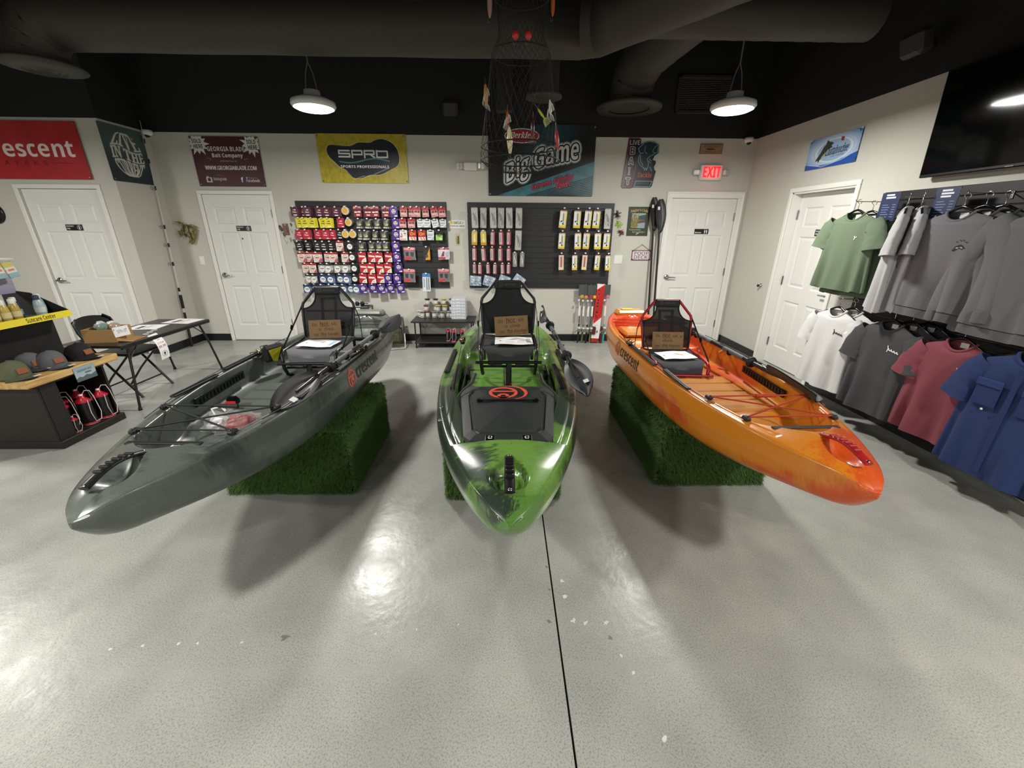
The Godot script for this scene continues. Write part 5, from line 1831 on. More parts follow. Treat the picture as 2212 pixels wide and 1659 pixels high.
# one packet of each kind; the copies share its meshes
func pack(k: String, w: float, h: float) -> Node3D:
	var key = "%s_%d_%d" % [k, int(w * 1000), int(h * 1000)]
	if packs.has(key): return packs[key].duplicate()
	var o = Node3D.new()
	var b = MB.new()
	if not M.has("p_" + k) and not k in ["cup", "clear_lure", "small_clear"]: M["p_" + k] = picmat(pack_pic(k), 0.38)
	if k == "cup":
		# a round cup of bait lying on its back with a yellow label
		b.lathe([Vector2(w * 0.44, -0.075), Vector2(w * 0.46, -0.02), Vector2(w * 0.5, 0.0), Vector2(w * 0.5, 0.012), Vector2(w * 0.46, 0.014)], 22, xf(Vector3(0, -h / 2, 0), Vector3(PI / 2, 0, 0)))
		put("cup", b, mat(hx("a69a85"), 0.3), o)
		b = MB.new()
		b.lathe([Vector2(w * 0.46, 0.0), Vector2(0.001, 0.001)], 22, xf(Vector3(0, -h / 2, 0.012), Vector3(PI / 2, 0, 0)))
		put("lid", b, mat(hx("d8cfbb"), 0.4), o)
		b = MB.new()
		b.lathe([Vector2(w * 0.33, 0.0), Vector2(0.001, 0.001)], 20, xf(Vector3(-0.004, -h / 2, 0.0145), Vector3(PI / 2, 0, 0)))
		put("label", b, mat(hx("d9a73a"), 0.5), o)
		b = MB.new()
		b.slab(PackedVector2Array([Vector2(-0.022, -0.03), Vector2(0.022, -0.03), Vector2(0.014, 0.012), Vector2(-0.014, 0.012)]), 0.0, 0.002)
		put("hang_tab", b, mat(hx("b5afa2"), 0.5), o)
	elif k == "clear_lure" or k == "small_clear":
		b.box(Vector3(0, -h / 2, -0.01), Vector3(w * 0.9, h * 0.97, 0.003))
		put("backing_card", b, mat(hx("b9bbb2") if k == "clear_lure" else hx("55504c"), 0.5), o)
		b = MB.new()
		var pts = []
		var rs = []
		for i in 10:
			var t = i / 9.0
			pts.append(Vector3(w * (-0.22 + 0.42 * t + 0.10 * sin(t * 3.0)), -h * (0.25 + 0.62 * t), 0.006))
			rs.append(w * 0.14 * sin(PI * (0.12 + 0.84 * t)) + 0.001)
		b.tube(pts, rs, 8)
		put("lure", b, mat(hx("3c3f42") if k == "clear_lure" else hx("d8d4cc"), 0.3), o)
		b = MB.new()
		pts = []
		for i in 9: pts.append(Vector3(w * (0.1 - 0.38 * sin(i * 0.36)), -h * (0.18 + 0.085 * i), 0.004))
		b.tube(pts, w * 0.05, 6)
		put("curl", b, mat(hx("e9e9e0"), 0.4), o)
		b = MB.new()
		b.box(Vector3(w * 0.12, -h * 0.68, 0.012), Vector3(w * 0.26, h * 0.12, 0.002))
		put("price_label", b, M.white, o)
		var film = mat(Color(1, 1, 1, 0.22), 0.06)
		film.transparency = BaseMaterial3D.TRANSPARENCY_ALPHA
		b = MB.new()
		b.box(Vector3(0, -h / 2, 0.006), Vector3(w, h, 0.032), 0.01)
		put("clear_shell", b, film, o)
	elif k in ["lure_box", "pale_lure_box", "red_lure", "gold_lure"]:
		b.box(Vector3(0, -h * 0.56, 0), Vector3(w, h * 0.88, 0.026), 0.003)
		put("box", b, M["p_" + k], o)
		b = MB.new()
		b.slab(PackedVector2Array([Vector2(-w * 0.5, -h * 0.13), Vector2(w * 0.5, -h * 0.13), Vector2(w * 0.34, 0.0), Vector2(-w * 0.34, 0.0)]), -0.004, 0.008)
		put("header", b, mat(hx("7c1d2a"), 0.5) if k == "red_lure" else (mat(hx("c9c5b4"), 0.5) if k == "gold_lure" else M.black), o)
	elif k in ["soft_bag", "pale_bag", "silver_bag", "blister"]:
		b.smooth(1)
		for q in 2:
			var rows = []
			for i in 7:
				var row = PackedVector3Array()
				for j in 7:
					var u = j / 6.0
					var v = i / 6.0
					var puff = 0.014 * pow(sin(PI * u), 0.6) * pow(sin(PI * v), 0.6) + 0.002 * sin(i * 2.3 + j * 1.7)
					row.append(Vector3((u - 0.5) * w, (v - 1.0) * h, (puff if q == 0 else -puff * 0.6)))
				rows.append(row)
			if q == 1: rows.reverse()
			b.grid(rows)
		put("bag", b, M["p_" + k], o)
	else:
		b.slab(PackedVector2Array([Vector2(-w / 2, -h), Vector2(w / 2, -h), Vector2(w / 2, -h * 0.05), Vector2(w * 0.42, 0), Vector2(-w * 0.42, 0), Vector2(-w / 2, -h * 0.05)]), -0.004, 0.004)
		put("packet", b, M["p_" + k], o)
	packs[key] = o.duplicate()
	return o

var kind_words = {"maroon": "maroon bait packet", "yellow": "yellow bait packet", "red": "red bait packet", "black": "black bait packet", "cup": "round bait cup with a yellow label", "cherry": "dark cherry bait packet", "purple": "purple packet with a cream grin", "hook_card": "red and pink hook card", "white_card": "white printed hook card", "blister": "clear dark bag of soft bait", "line_red": "white packet with red ring", "line_grey": "grey packet with a pale disc", "line_blue": "blue packet with a white disc", "line_black": "black packet with a white disc", "red_white": "red packet with a white slanted foot", "hook_white": "white card with a red hook drawing", "hook_gold": "red card with gold numerals", "lime": "black and lime card", "orange_card": "black and orange tool card", "blue_card": "tall blue and white tool card", "soft_bag": "clear bag with a pink header", "pale_bag": "pale bag with a red header", "silver_bag": "silvery blue lure bag", "lure_box": "white and yellow lure box", "pale_lure_box": "faded pink lure box", "red_lure": "red framed lure box", "gold_lure": "golden lure box", "clear_lure": "tall clear lure shell", "small_clear": "small clear lure shell"}
var hook_mesh: ArrayMesh
func hang(board: Node3D, side: String, row_name: String, k: String, xs: Array, y: float, w: float, h: float, behind := 0, tilts := []):
	for i in xs.size():
		var z = 0.085 + 0.06 * (0.5 + 0.5 * sin(i * 2.7 + y * 31.0))
		if k == "cup": z = 0.12
		var turn = 0.05 * sin(i * 5.1 + y * 17.0)
		for d in behind + 1:
			var o = pack(k, w, h)
			o.name = numbered(k + "_packet" if not k in ["cup", "clear_lure", "small_clear", "lure_box", "pale_lure_box", "red_lure", "gold_lure", "silver_bag", "soft_bag", "pale_bag"] else {"cup": "bait_cup", "clear_lure": "clear_lure_shell", "small_clear": "small_lure_shell", "red_lure": "red_lure_box", "gold_lure": "gold_lure_box"}.get(k, k))
			add_child(o)
			var tilt: float = tilts[i] if i < tilts.size() else 0.03 * sin(i * 3.3 + y * 11.0)
			o.transform = Transform3D(Basis.from_euler(Vector3(0, turn + 0.1 * d, tilt * (1.0 if d == 0 else -1.0))), Vector3(xs[i] + 0.012 * d, y, z - 0.028 * d))
			var what: String = kind_words[k]
			var which = "%s, %s from left in the %s board's %s row" % [what, ordinal(i), side, row_name] if xs.size() > 1 else "%s in the %s board's %s row" % [what, side, row_name]
			if d > 0: which = "packet tucked behind the %s %s in the %s board's %s row" % [ordinal(i), what.split(" with")[0].replace(" bait packet", "").replace("clear dark bag of soft bait", "soft bait bag").replace("white packet", "red-topped line packet"), side, row_name]
			tag(o, which, "packet" if not k in ["cup", "clear_lure", "small_clear", "lure_box", "pale_lure_box", "red_lure", "gold_lure"] else ("bait cup" if k == "cup" else "lure"), "%ss on the %s board" % [what, side])
		if hook_mesh == null:
			var b = MB.new()
			b.tube([Vector3(0, 0, -0.068), Vector3(0, 0, 0.0), Vector3(0, 0.008, 0.012)], 0.0028, 5)
			hook_mesh = b.mesh()
		put("peg_hook", hook_mesh, M.chrome, board, xf(Vector3(xs[i], y - 0.012, z + 0.016) - board.position))
		if k != "clear_lure" and k != "silver_bag":
			var tg = MB.new()
			tg.box(Vector3.ZERO, Vector3(0.022, 0.016, 0.001))
			put("peg_label", tg, M.white, board, xf(Vector3(xs[i], y + 0.0, z + 0.03) - board.position, Vector3(-0.2, 0, 0)))

func slat_board(label: String, at: Vector3, w: float, rows: Array, turn := 0.0, dark := hx("26292c")) -> Node3D:
	# rows: heights of the joints between slats, downwards, with top and bottom at the ends
	var t = thing("slat_board", label, "display board", at, "slatted display boards", turn)
	var b = MB.new()
	var top: float = rows[0]
	var bot: float = rows[-1]
	b.box(Vector3(0, (top + bot) / 2, 0.005), Vector3(w, top - bot, 0.01))
	put("backing", b, mat(hx("8d8478"), 0.5), t)
	var m = mat(dark, 0.5)
	for i in rows.size() - 1:
		b = MB.new()
		var hgt: float = rows[i] - rows[i + 1]
		b.box(Vector3(0, (rows[i] + rows[i + 1]) / 2, 0.016), Vector3(w, hgt - (0.007 if i > 0 else 0.004), 0.02), 0.0025)
		put("slat", b, m, t)
	return t

func boards():
	var js = [1.963, 1.889, 1.818, 1.745, 1.673, 1.6, 1.525, 1.453, 1.379, 1.307, 1.232, 1.16, 1.089, 1.016, 0.944, 0.872, 0.803]
	var lb = slat_board("black slatted board crowded with bait packets on the back wall", Vector3(-1.819, 0, 0), 2.052, js)
	var rb = slat_board("black slatted board with lures in the middle of the back wall", Vector3(0.519, 0, 0), 2.042, js)
	hang(lb, "left", "top", "maroon", [-2.817, -2.718, -2.65, -2.504, -2.403, -2.268], 1.883, 0.096, 0.12, 1)
	hang(lb, "left", "top", "cup", [-2.142], 1.888, 0.107, 0.102)
	hang(lb, "left", "top", "cherry", [-1.975, -1.85, -1.737, -1.607], 1.892, 0.102, 0.131)
	hang(lb, "left", "top", "purple", [-1.489], 1.892, 0.102, 0.133)
	hang(lb, "left", "top", "hook_card", [-1.352, -1.262, -1.169, -1.071, -0.953, -0.844], 1.893, 0.093, 0.126, 0, [-0.02, -0.02, -0.04, 0.04, 0.16, 0.08])
	hang(lb, "left", "second", "yellow", [-2.794, -2.722, -2.615, -2.481, -2.385], 1.745, 0.103, 0.126, 1, [0.06, 0.16, -0.03, 0.12, 0.03])
	hang(lb, "left", "second", "red", [-2.237], 1.749, 0.097, 0.126)
	hang(lb, "left", "second", "cup", [-2.117], 1.744, 0.102, 0.106)
	hang(lb, "left", "second", "blister", [-1.985, -1.857, -1.734, -1.617], 1.74, 0.103, 0.134, 1)
	hang(lb, "left", "second", "purple", [-1.486], 1.743, 0.103, 0.126)
	hang(lb, "left", "second", "hook_card", [-1.388, -1.262], 1.746, 0.098, 0.118)
	hang(lb, "left", "second", "white_card", [-1.142, -1.047, -0.947, -0.838], 1.737, 0.092, 0.104, 0, [0.0, -0.02, 0.2, 0.0])
	hang(lb, "left", "third", "red", [-2.828, -2.706, -2.574, -2.45, -2.373], 1.595, 0.097, 0.124, 1)
	hang(lb, "left", "third", "black", [-2.27], 1.599, 0.092, 0.125)
	hang(lb, "left", "third", "cup", [-2.178, -2.082], 1.594, 0.104, 0.108)
	hang(lb, "left", "third", "blister", [-1.984, -1.9, -1.789, -1.654], 1.59, 0.103, 0.131, 1)
	hang(lb, "left", "third", "purple", [-1.491], 1.599, 0.103, 0.131)
	hang(lb, "left", "third", "hook_white", [-1.388], 1.599, 0.102, 0.136)
	hang(lb, "left", "third", "hook_gold", [-1.263, -1.13], 1.599, 0.102, 0.134)
	hang(lb, "left", "third", "white_card", [-1.014], 1.6, 0.094, 0.132)
	hang(lb, "left", "third", "lime", [-0.895], 1.6, 0.094, 0.134)
	hang(lb, "left", "fourth", "black", [-2.843, -2.735, -2.598, -2.502, -2.422], 1.446, 0.098, 0.124, 1, [0.14, 0.05, 0.02, 0.0, -0.02])
	hang(lb, "left", "fourth", "line_red", [-2.272], 1.452, 0.099, 0.133)
	hang(lb, "left", "fourth", "line_black", [-2.137], 1.448, 0.093, 0.117)
	hang(lb, "left", "fourth", "blister", [-1.979, -1.848, -1.743, -1.648], 1.443, 0.104, 0.128, 1)
	hang(lb, "left", "fourth", "purple", [-1.502], 1.446, 0.105, 0.128)
	hang(lb, "left", "fifth", "line_red", [-2.833, -2.749, -2.611, -2.48, -2.395, -2.233], 1.302, 0.1, 0.135, 1)
	hang(lb, "left", "fifth", "line_black", [-2.131], 1.303, 0.094, 0.118)
	hang(lb, "left", "fifth", "red_white", [-1.989, -1.862, -1.753, -1.63], 1.304, 0.106, 0.133)
	hang(lb, "left", "fifth", "purple", [-1.504], 1.301, 0.106, 0.124)
	hang(lb, "left", "sixth", "line_red", [-2.811, -2.696], 1.153, 0.1, 0.132)
	hang(lb, "left", "sixth", "line_grey", [-2.588, -2.482, -2.362, -2.248], 1.152, 0.1, 0.133, 1)
	hang(lb, "left", "sixth", "line_black", [-2.133], 1.151, 0.094, 0.121)
	hang(lb, "left", "sixth", "red_white", [-1.997, -1.879, -1.763, -1.645], 1.157, 0.106, 0.132)
	hang(lb, "left", "sixth", "purple", [-1.5], 1.16, 0.107, 0.133)
	hang(lb, "left", "seventh", "line_grey", [-2.789, -2.704], 1.002, 0.095, 0.124)
	hang(lb, "left", "seventh", "line_blue", [-2.587, -2.474, -2.349, -2.245], 1.003, 0.101, 0.124, 1)
	hang(lb, "left", "seventh", "line_black", [-2.137], 0.998, 0.095, 0.108)
	hang(lb, "left", "seventh", "red_white", [-2.013, -1.884, -1.767], 1.013, 0.11, 0.132)
	hang(lb, "left", "seventh", "purple", [-1.657, -1.528], 1.009, 0.108, 0.129)
	hang(lb, "left", "bottom", "line_blue", [-2.82, -2.729, -2.612, -2.51, -2.42, -2.311, -2.215, -2.125], 0.864, 0.1, 0.122)
	hang(lb, "left", "bottom", "purple", [-2.021, -1.901, -1.764, -1.641, -1.5], 0.867, 0.108, 0.129, 0, [0.0, 0.02, 0.04, 0.05, 0.14])
	hang(lb, "left", "fifth", "soft_bag", [-1.33], 1.369, 0.165, 0.169)
	hang(lb, "left", "fifth", "orange_card", [-1.089], 1.382, 0.095, 0.18)
	hang(lb, "left", "fifth", "pale_bag", [-0.848], 1.369, 0.165, 0.16)
	hang(lb, "left", "seventh", "soft_bag", [-1.342, -0.864], 1.08, 0.165, 0.181)
	hang(lb, "left", "bottom", "blue_card", [-1.107], 1.023, 0.114, 0.254)
	hang(rb, "right", "top", "clear_lure", [-0.397, -0.275, -0.145, -0.034, 0.076, 0.211, 1.437], 1.892, 0.091, 0.263)
	hang(rb, "right", "top", "lure_box", [0.825, 1.022, 1.164, 1.288], 1.891, 0.096, 0.253, 0, [-0.08, -0.03, -0.06, -0.04])
	hang(rb, "right", "second", "gold_lure", [-0.404, -0.282], 1.6, 0.079, 0.193)
	hang(rb, "right", "second", "red_lure", [-0.15, -0.037, 0.074], 1.602, 0.061, 0.194)
	hang(rb, "right", "second", "clear_lure", [0.209], 1.604, 0.092, 0.263)
	hang(rb, "right", "second", "lure_box", [0.82, 1.032, 1.167, 1.311, 1.451], 1.602, 0.09, 0.24)
	hang(rb, "right", "third", "red_lure", [-0.413, -0.289, -0.162, -0.046, 0.073], 1.386, 0.059, 0.192, 0, [0.0, 0.07, 0.0, 0.0, 0.0])
	hang(rb, "right", "third", "small_clear", [0.156, 0.264], 1.316, 0.06, 0.2)
	hang(rb, "right", "third", "lure_box", [1.008, 1.344, 1.479], 1.308, 0.072, 0.232)
	hang(rb, "right", "third", "pale_lure_box", [0.816, 1.16], 1.308, 0.072, 0.232)
	hang(rb, "right", "fourth", "red_lure", [-0.416, -0.336, -0.224, -0.122, -0.018, 0.072], 1.166, 0.052, 0.15)
	hang(rb, "right", "bottom", "silver_bag", [-0.402, -0.19, 0.034, 0.258], 0.985, 0.165, 0.14, 0, [-0.05, -0.25, -0.35, -0.6])

func plate(n: String, label: String, cat: String, p: Pic, w: float, h: float, th: float, at: Vector3, turn := 0.0, roll := 0.0, rough := 0.5, group := "") -> Node3D:
	var b = MB.new()
	b.box(Vector3(0, 0, th / 2), Vector3(w, h, th))
	var o = single(n, label, cat, b, picmat(p, rough), Transform3D(Basis.from_euler(Vector3(0, turn, roll)), at), group)
	return o

func wall_signs():
	var W = Color.WHITE
	# neon-style bait sign cut to its outline
	var poly = [[0.10, 0.0], [0.40, 0.0], [0.45, 0.03], [0.45, 0.12], [0.62, 0.06], [0.82, 0.06], [0.98, 0.12], [0.98, 0.24], [0.99, 0.28], [0.88, 0.34], [0.84, 0.42], [0.93, 0.44], [0.94, 0.49], [0.90, 0.56], [0.92, 0.62], [0.97, 0.64], [0.90, 0.95], [0.86, 0.98], [0.34, 0.98], [0.30, 1.0], [0.04, 1.0], [0.0, 0.97]]
	var sw = 0.468
	var sh = 0.60
	var pp = PackedVector2Array()
	for q in poly: pp.append(Vector2((q[0] - 0.5) * sw, (0.5 - q[1]) * sh))
	var p = Pic.new(384, 512, hx("15171d"))
	var t = func(q: Array) -> Array:
		var o = []
		for e in q: o.append(Vector2(e[0] * 384.0, e[1] * 512.0))
		return o
	p.poly(t.call([[0.09, 0.0], [0.45, 0.0], [0.44, 0.2], [0.33, 1.0], [0.0, 1.0], [0.0, 0.95]]), hx("4a161c"))
	p.poly(t.call([[0.12, 0.02], [0.42, 0.02], [0.40, 0.2], [0.30, 0.975], [0.03, 0.975]]), hx("171a28"))
	p.line(t.call([[0.125, 0.025], [0.06, 0.96], [0.29, 0.96], [0.39, 0.52]]), 4, hx("b34a44"))
	p.text("LIVE", 56, 22, 108, 44, hx("e6e2da"), "Droid Sans")
	for k in 4:
		var ch = "BAIT"[k]
		var cw = 52.0 if ch != "I" else 14.0
		for e in [[6.0, hx("cfc9bd")], [0.0, hx("3a3434")]]: p.text(ch, 66 - k * 7 + (0 if ch != "I" else 16), 88 + k * 104, cw, 72, e[1], "Droid Sans Bold", e[0])
	p.poly(t.call([[0.45, 0.12], [0.62, 0.06], [0.82, 0.06], [0.98, 0.12], [0.97, 0.28], [0.75, 0.34], [0.9, 0.58], [0.8, 0.7], [0.6, 0.6], [0.42, 0.42], [0.42, 0.25]]), hx("22343a"))
	var nb = hx("7fb0b8")
	for l in [[[0.44, 0.26], [0.40, 0.20], [0.47, 0.15], [0.56, 0.08], [0.7, 0.06], [0.85, 0.08], [0.97, 0.12]], [[0.97, 0.12], [0.86, 0.18], [0.82, 0.26], [0.9, 0.29], [0.97, 0.27], [0.97, 0.12]], [[0.42, 0.25], [0.48, 0.3], [0.56, 0.28]], [[0.6, 0.15], [0.58, 0.24], [0.66, 0.3]], [[0.45, 0.32], [0.43, 0.45], [0.5, 0.53], [0.62, 0.59], [0.72, 0.59], [0.74, 0.5], [0.68, 0.4], [0.74, 0.36], [0.88, 0.3]], [[0.62, 0.59], [0.64, 0.63], [0.7, 0.6], [0.72, 0.66], [0.84, 0.69], [0.84, 0.62], [0.78, 0.56]], [[0.48, 0.33], [0.5, 0.45], [0.58, 0.53]], [[0.74, 0.4], [0.82, 0.44]], [[0.73, 0.44], [0.8, 0.48]]]: p.line(t.call(l), 6, nb)
	p.poly(t.call([[0.46, 0.62], [0.97, 0.66], [0.92, 0.84], [0.38, 0.84]]), hx("2c1a1c"))
	p.text("Tackle", 172, 344, 160, 50, hx("d2604a"), "Droid Serif")
	p.line(t.call([[0.42, 0.85], [0.38, 0.96], [0.85, 0.96], [0.9, 0.85], [0.42, 0.85]]), 6, nb)
	p.text("SHOP HERE", 176, 446, 140, 30, hx("2f4a50"))
	var b = MB.new()
	b.slab(pp, 0.0, 0.008)
	single("bait_sign", "dark neon-style bait and tackle sign with a leaping bass outline", "sign", b, picmat(p, 0.35), xf(Vector3(1.842, 2.452, 0.002)))
	# old wooden fishing plaque
	p = Pic.new(256, 104, hx("9a8463"))
	p.noise(0.25, 0.05, 3)
	p.rect(0, 0, 256, 5, hx("4c3a26")); p.rect(0, 99, 256, 5, hx("4c3a26")); p.rect(0, 0, 5, 104, hx("4c3a26")); p.rect(251, 0, 5, 104, hx("4c3a26"))
	p.text("FISHING", 46, 12, 164, 28, hx("4a3822"), "Droid Serif")
	p.poly([Vector2(60, 60), Vector2(74, 48), Vector2(120, 44), Vector2(160, 50), Vector2(180, 56), Vector2(150, 64), Vector2(100, 66), Vector2(76, 58)], hx("4a3c28"))
	p.rect(30, 76, 196, 3, hx("5a4830")); p.rect(60, 84, 136, 4, hx("5a4830"))
	plate("fishing_plaque", "small weathered fishing plaque above the exit sign", "plaque", p, 0.298, 0.115, 0.014, Vector3(2.769, 2.635, 0.001))
	# exit sign with two lamp heads
	var e = thing("exit_sign", "white exit sign with glowing red letters and two lamp heads", "sign", Vector3(2.803, 2.353, 0.0))
	b = MB.new()
	b.box(Vector3(0, 0, 0.03), Vector3(0.30, 0.19, 0.055), 0.012)
	put("housing", b, mat(hx("dcdcd4"), 0.5), e)
	var rm = mat(hx("ff2a3c"), 0.4)
	rm.emission_enabled = true
	rm.emission = Color(1.0, 0.10, 0.16)
	rm.emission_energy_multiplier = 1.3
	put("letters", lettering("EXIT", 0.118, 0.004), rm, e, Transform3D(Basis.from_scale(Vector3(0.72, 1.12, 1)), Vector3(0, 0.0, 0.061)))
	for s in [-1.0, 1.0]:
		b = MB.new()
		b.box(Vector3(s * 0.2, 0.0, 0.045), Vector3(0.085, 0.07, 0.05), 0.012, Basis.from_euler(Vector3(0, s * 0.4, 0)))
		b.box(Vector3(s * 0.155, 0.0, 0.035), Vector3(0.03, 0.025, 0.02), 0.004)
		put("lamp_head", b, mat(hx("c9c9c6"), 0.25), e)
	var ol = OmniLight3D.new()
	ol.name = "glow"
	ol.light_color = Color(1.0, 0.12, 0.15)
	ol.light_energy = 0.012
	ol.light_size = 0.05
	ol.omni_range = 20.0
	ol.omni_attenuation = 2.0
	ol.shadow_enabled = true
	ol.position = Vector3(0, 0, 0.12)
	e.add_child(ol)
	# emergency light
	e = thing("emergency_light", "white twin-head emergency light on the back wall between the banners", "light fitting", Vector3(-0.44, 2.40, 0.0))
	b = MB.new()
	b.box(Vector3(0, 0, 0.035), Vector3(0.19, 0.10, 0.07), 0.018)
	put("housing", b, mat(hx("e2e1da"), 0.45), e)
	for s in [-1.0, 1.0]:
		b = MB.new()
		b.box(Vector3(s * 0.145, 0.0, 0.05), Vector3(0.10, 0.082, 0.06), 0.014, Basis.from_euler(Vector3(0, s * 0.5, 0)))
		put("lamp_head", b, mat(hx("c6c6c4"), 0.2), e)
		for i in 6:
			b = MB.new()
			b.box(Vector3(s * 0.145 + (i % 2 - 0.5) * 0.036, (i / 2 - 1) * 0.024, 0.084 - s * 0.0), Vector3(0.026, 0.017, 0.006), 0.002, Basis.from_euler(Vector3(0, s * 0.5, 0)))
			put("lamp_cell", b, mat(hx("ececec"), 0.15), e)
	# anglers' club poster
	p = Pic.new(304, 384, hx("2c3a2a"))
	p.rect(54, 84, 198, 196, hx("8a8a5c"))
	for y in 196: p.rect(54, 84 + y, 198, 1, hx("9fb3ad").lerp(hx("6d6a3e"), smoothstep(0.1, 0.6, y / 196.0)))
	p.poly([Vector2(150, 120), Vector2(252, 100), Vector2(252, 170), Vector2(150, 170)], hx("3d4f52"))
	p.poly([Vector2(140, 220), Vector2(252, 200), Vector2(252, 280), Vector2(140, 280)], hx("8fa6ac"))
	p.poly([Vector2(150, 190), Vector2(252, 170), Vector2(252, 206), Vector2(150, 214)], hx("6a4438"))
	var rn = RandomNumberGenerator.new()
	rn.seed = 12
	for k in 160: p.ell(54 + rn.randf() * 96, 92 + rn.randf() * 186, 5, 6, [hx("8d7a34"), hx("6d6230"), hx("a8954a")][k % 3])
	var gold = hx("d2b26a")
	p.text("Angler's Club", 30, 28, 244, 46, gold, "Droid Serif Bold", 0.0, func(u: Vector2): return Vector2(u.x, u.y + 0.35 * pow(2 * u.x - 1, 2) - 0.1))
	p.text("No more worries,", 34, 290, 168, 24, hx("e2d6a8"), "Droid Serif")
	p.text("let's go fishin'!", 84, 320, 176, 26, hx("e2d6a8"), "Droid Serif")
	p.line([Vector2(140, 362), Vector2(176, 344)], 8, hx("e9e2c6"))
	plate("club_poster", "dark green anglers' club poster between the board and the restroom door", "poster", p, 0.302, 0.382, 0.004, Vector3(1.897, 1.731, 0.001))
	# hanging deck sign
	var d = thing("deck_sign", "small white and dark red sign hanging from a wire below the poster", "sign", Vector3(1.992, 1.278, 0.004))
	p = Pic.new(256, 128, hx("d9d0d4"))
	for q in [[0, 0, 256, 9], [0, 119, 256, 9], [0, 0, 9, 128], [247, 0, 9, 128]]: p.rect(q[0], q[1], q[2], q[3], hx("6c1c28"))
	for q in [[0, 0], [256, 0], [0, 128], [256, 128]]: p.ell(q[0], q[1], 30, 22, hx("6c1c28"))
	p.text("POOP", 34, 18, 188, 42, hx("2b2440"), "Droid Sans")
	p.text("DECK", 34, 68, 184, 42, hx("2b2440"), "Droid Sans")
	b = MB.new()
	b.box(Vector3(0, 0, 0.004), Vector3(0.276, 0.14, 0.008))
	put("panel", b, picmat(p, 0.5), d)
	b = MB.new()
	b.tube([Vector3(-0.11, 0.07, 0.004), Vector3(0.0, 0.145, 0.004), Vector3(0.11, 0.07, 0.004)], 0.0025, 6)
	put("wire", b, mat(hx("3a3432"), 0.5), d)
	b = MB.new()
	b.tube([Vector3(0, 0.147, -0.004), Vector3(0, 0.147, 0.012)], 0.004, 8)
	put("nail", b, M.steel, d)
	# smile sign
	p = Pic.new(320, 152, hx("dcdcd8"))
	p.rect(10, 8, 300, 136, hx("c4c4c0")); p.rect(14, 12, 292, 128, hx("ecece8"))
	p.ell(54, 46, 30, 28, hx("e2cf4a"))
	p.ell(44, 40, 4, 6, hx("5a5010")); p.ell(64, 40, 4, 6, hx("5a5010"))
	p.line([Vector2(40, 54), Vector2(48, 60), Vector2(60, 60), Vector2(68, 54)], 3, hx("5a5010"))
	p.text("SMILE", 94, 26, 136, 46, hx("2a2a2a"))
	p.text("YOU'RE ON CAMERA", 28, 90, 270, 30, hx("2a2a2a"))
	p.rect(248, 34, 34, 24, hx("b9bdbb")); p.rect(240, 60, 22, 8, hx("5a5d5c"))
	plate("camera_notice", "small white smile notice between the two slatted boards", "sign", p, 0.241, 0.116, 0.004, Vector3(-0.650, 1.677, 0.001))

func switch_plate(label: String, at: Vector3, w: float, h: float, n: int, turn := 0.0, cat := "switch"):
	var t = thing("wall_switch" if cat == "switch" else "wall_outlet", label, cat, at, "", turn)
	var b = MB.new()
	b.box(Vector3(0, 0, 0.003), Vector3(w, h, 0.006), 0.002)
	put("plate", b, M.white, t)
	for i in n:
		b = MB.new()
		b.box(Vector3((i - (n - 1) / 2.0) * 0.046, 0, 0.006), Vector3(0.032, 0.066, 0.006), 0.002, Basis.from_euler(Vector3(0.06, 0, 0)))
		put("rocker" if cat == "switch" else "socket", b, mat(hx("f0f0ec"), 0.35), t)

func dangler(n: String, label: String, at: Vector3, c: Color, fuzz: bool, tail: Color, ln := 0.05):
	var t = thing(n, label, "lure", at)
	var b = MB.new()
	b.ball(Vector3(0, 0, 0.008), Vector3(ln * 0.22, ln * 0.5, ln * 0.2), 10, Basis.from_euler(Vector3(0, 0, 0.35)))
	put("body", b, mat(c, 0.4), t)
	if fuzz:
		var rn = RandomNumberGenerator.new()
		rn.seed = int(at.x * 100)
		b = MB.new()
		for i in 26:
			var a = rn.randf() * TAU
			var r = ln * rn.randf_range(0.5, 0.95)
			b.tube([Vector3(0, 0, 0.01), Vector3(cos(a) * r * 0.5, sin(a) * r * 0.6, 0.016), Vector3(cos(a) * r, sin(a) * r - 0.004, 0.006)], 0.0022, 4)
		put("skirt", b, mat(tail, 0.8), t)
	b = MB.new()
	b.tube([Vector3(0, -ln * 0.45, 0.008), Vector3(0.004, -ln * 0.7, 0.01), Vector3(-0.006, -ln * 0.78, 0.012), Vector3(-0.010, -ln * 0.6, 0.01)], 0.0016, 5)
	put("hook", b, M.steel, t)

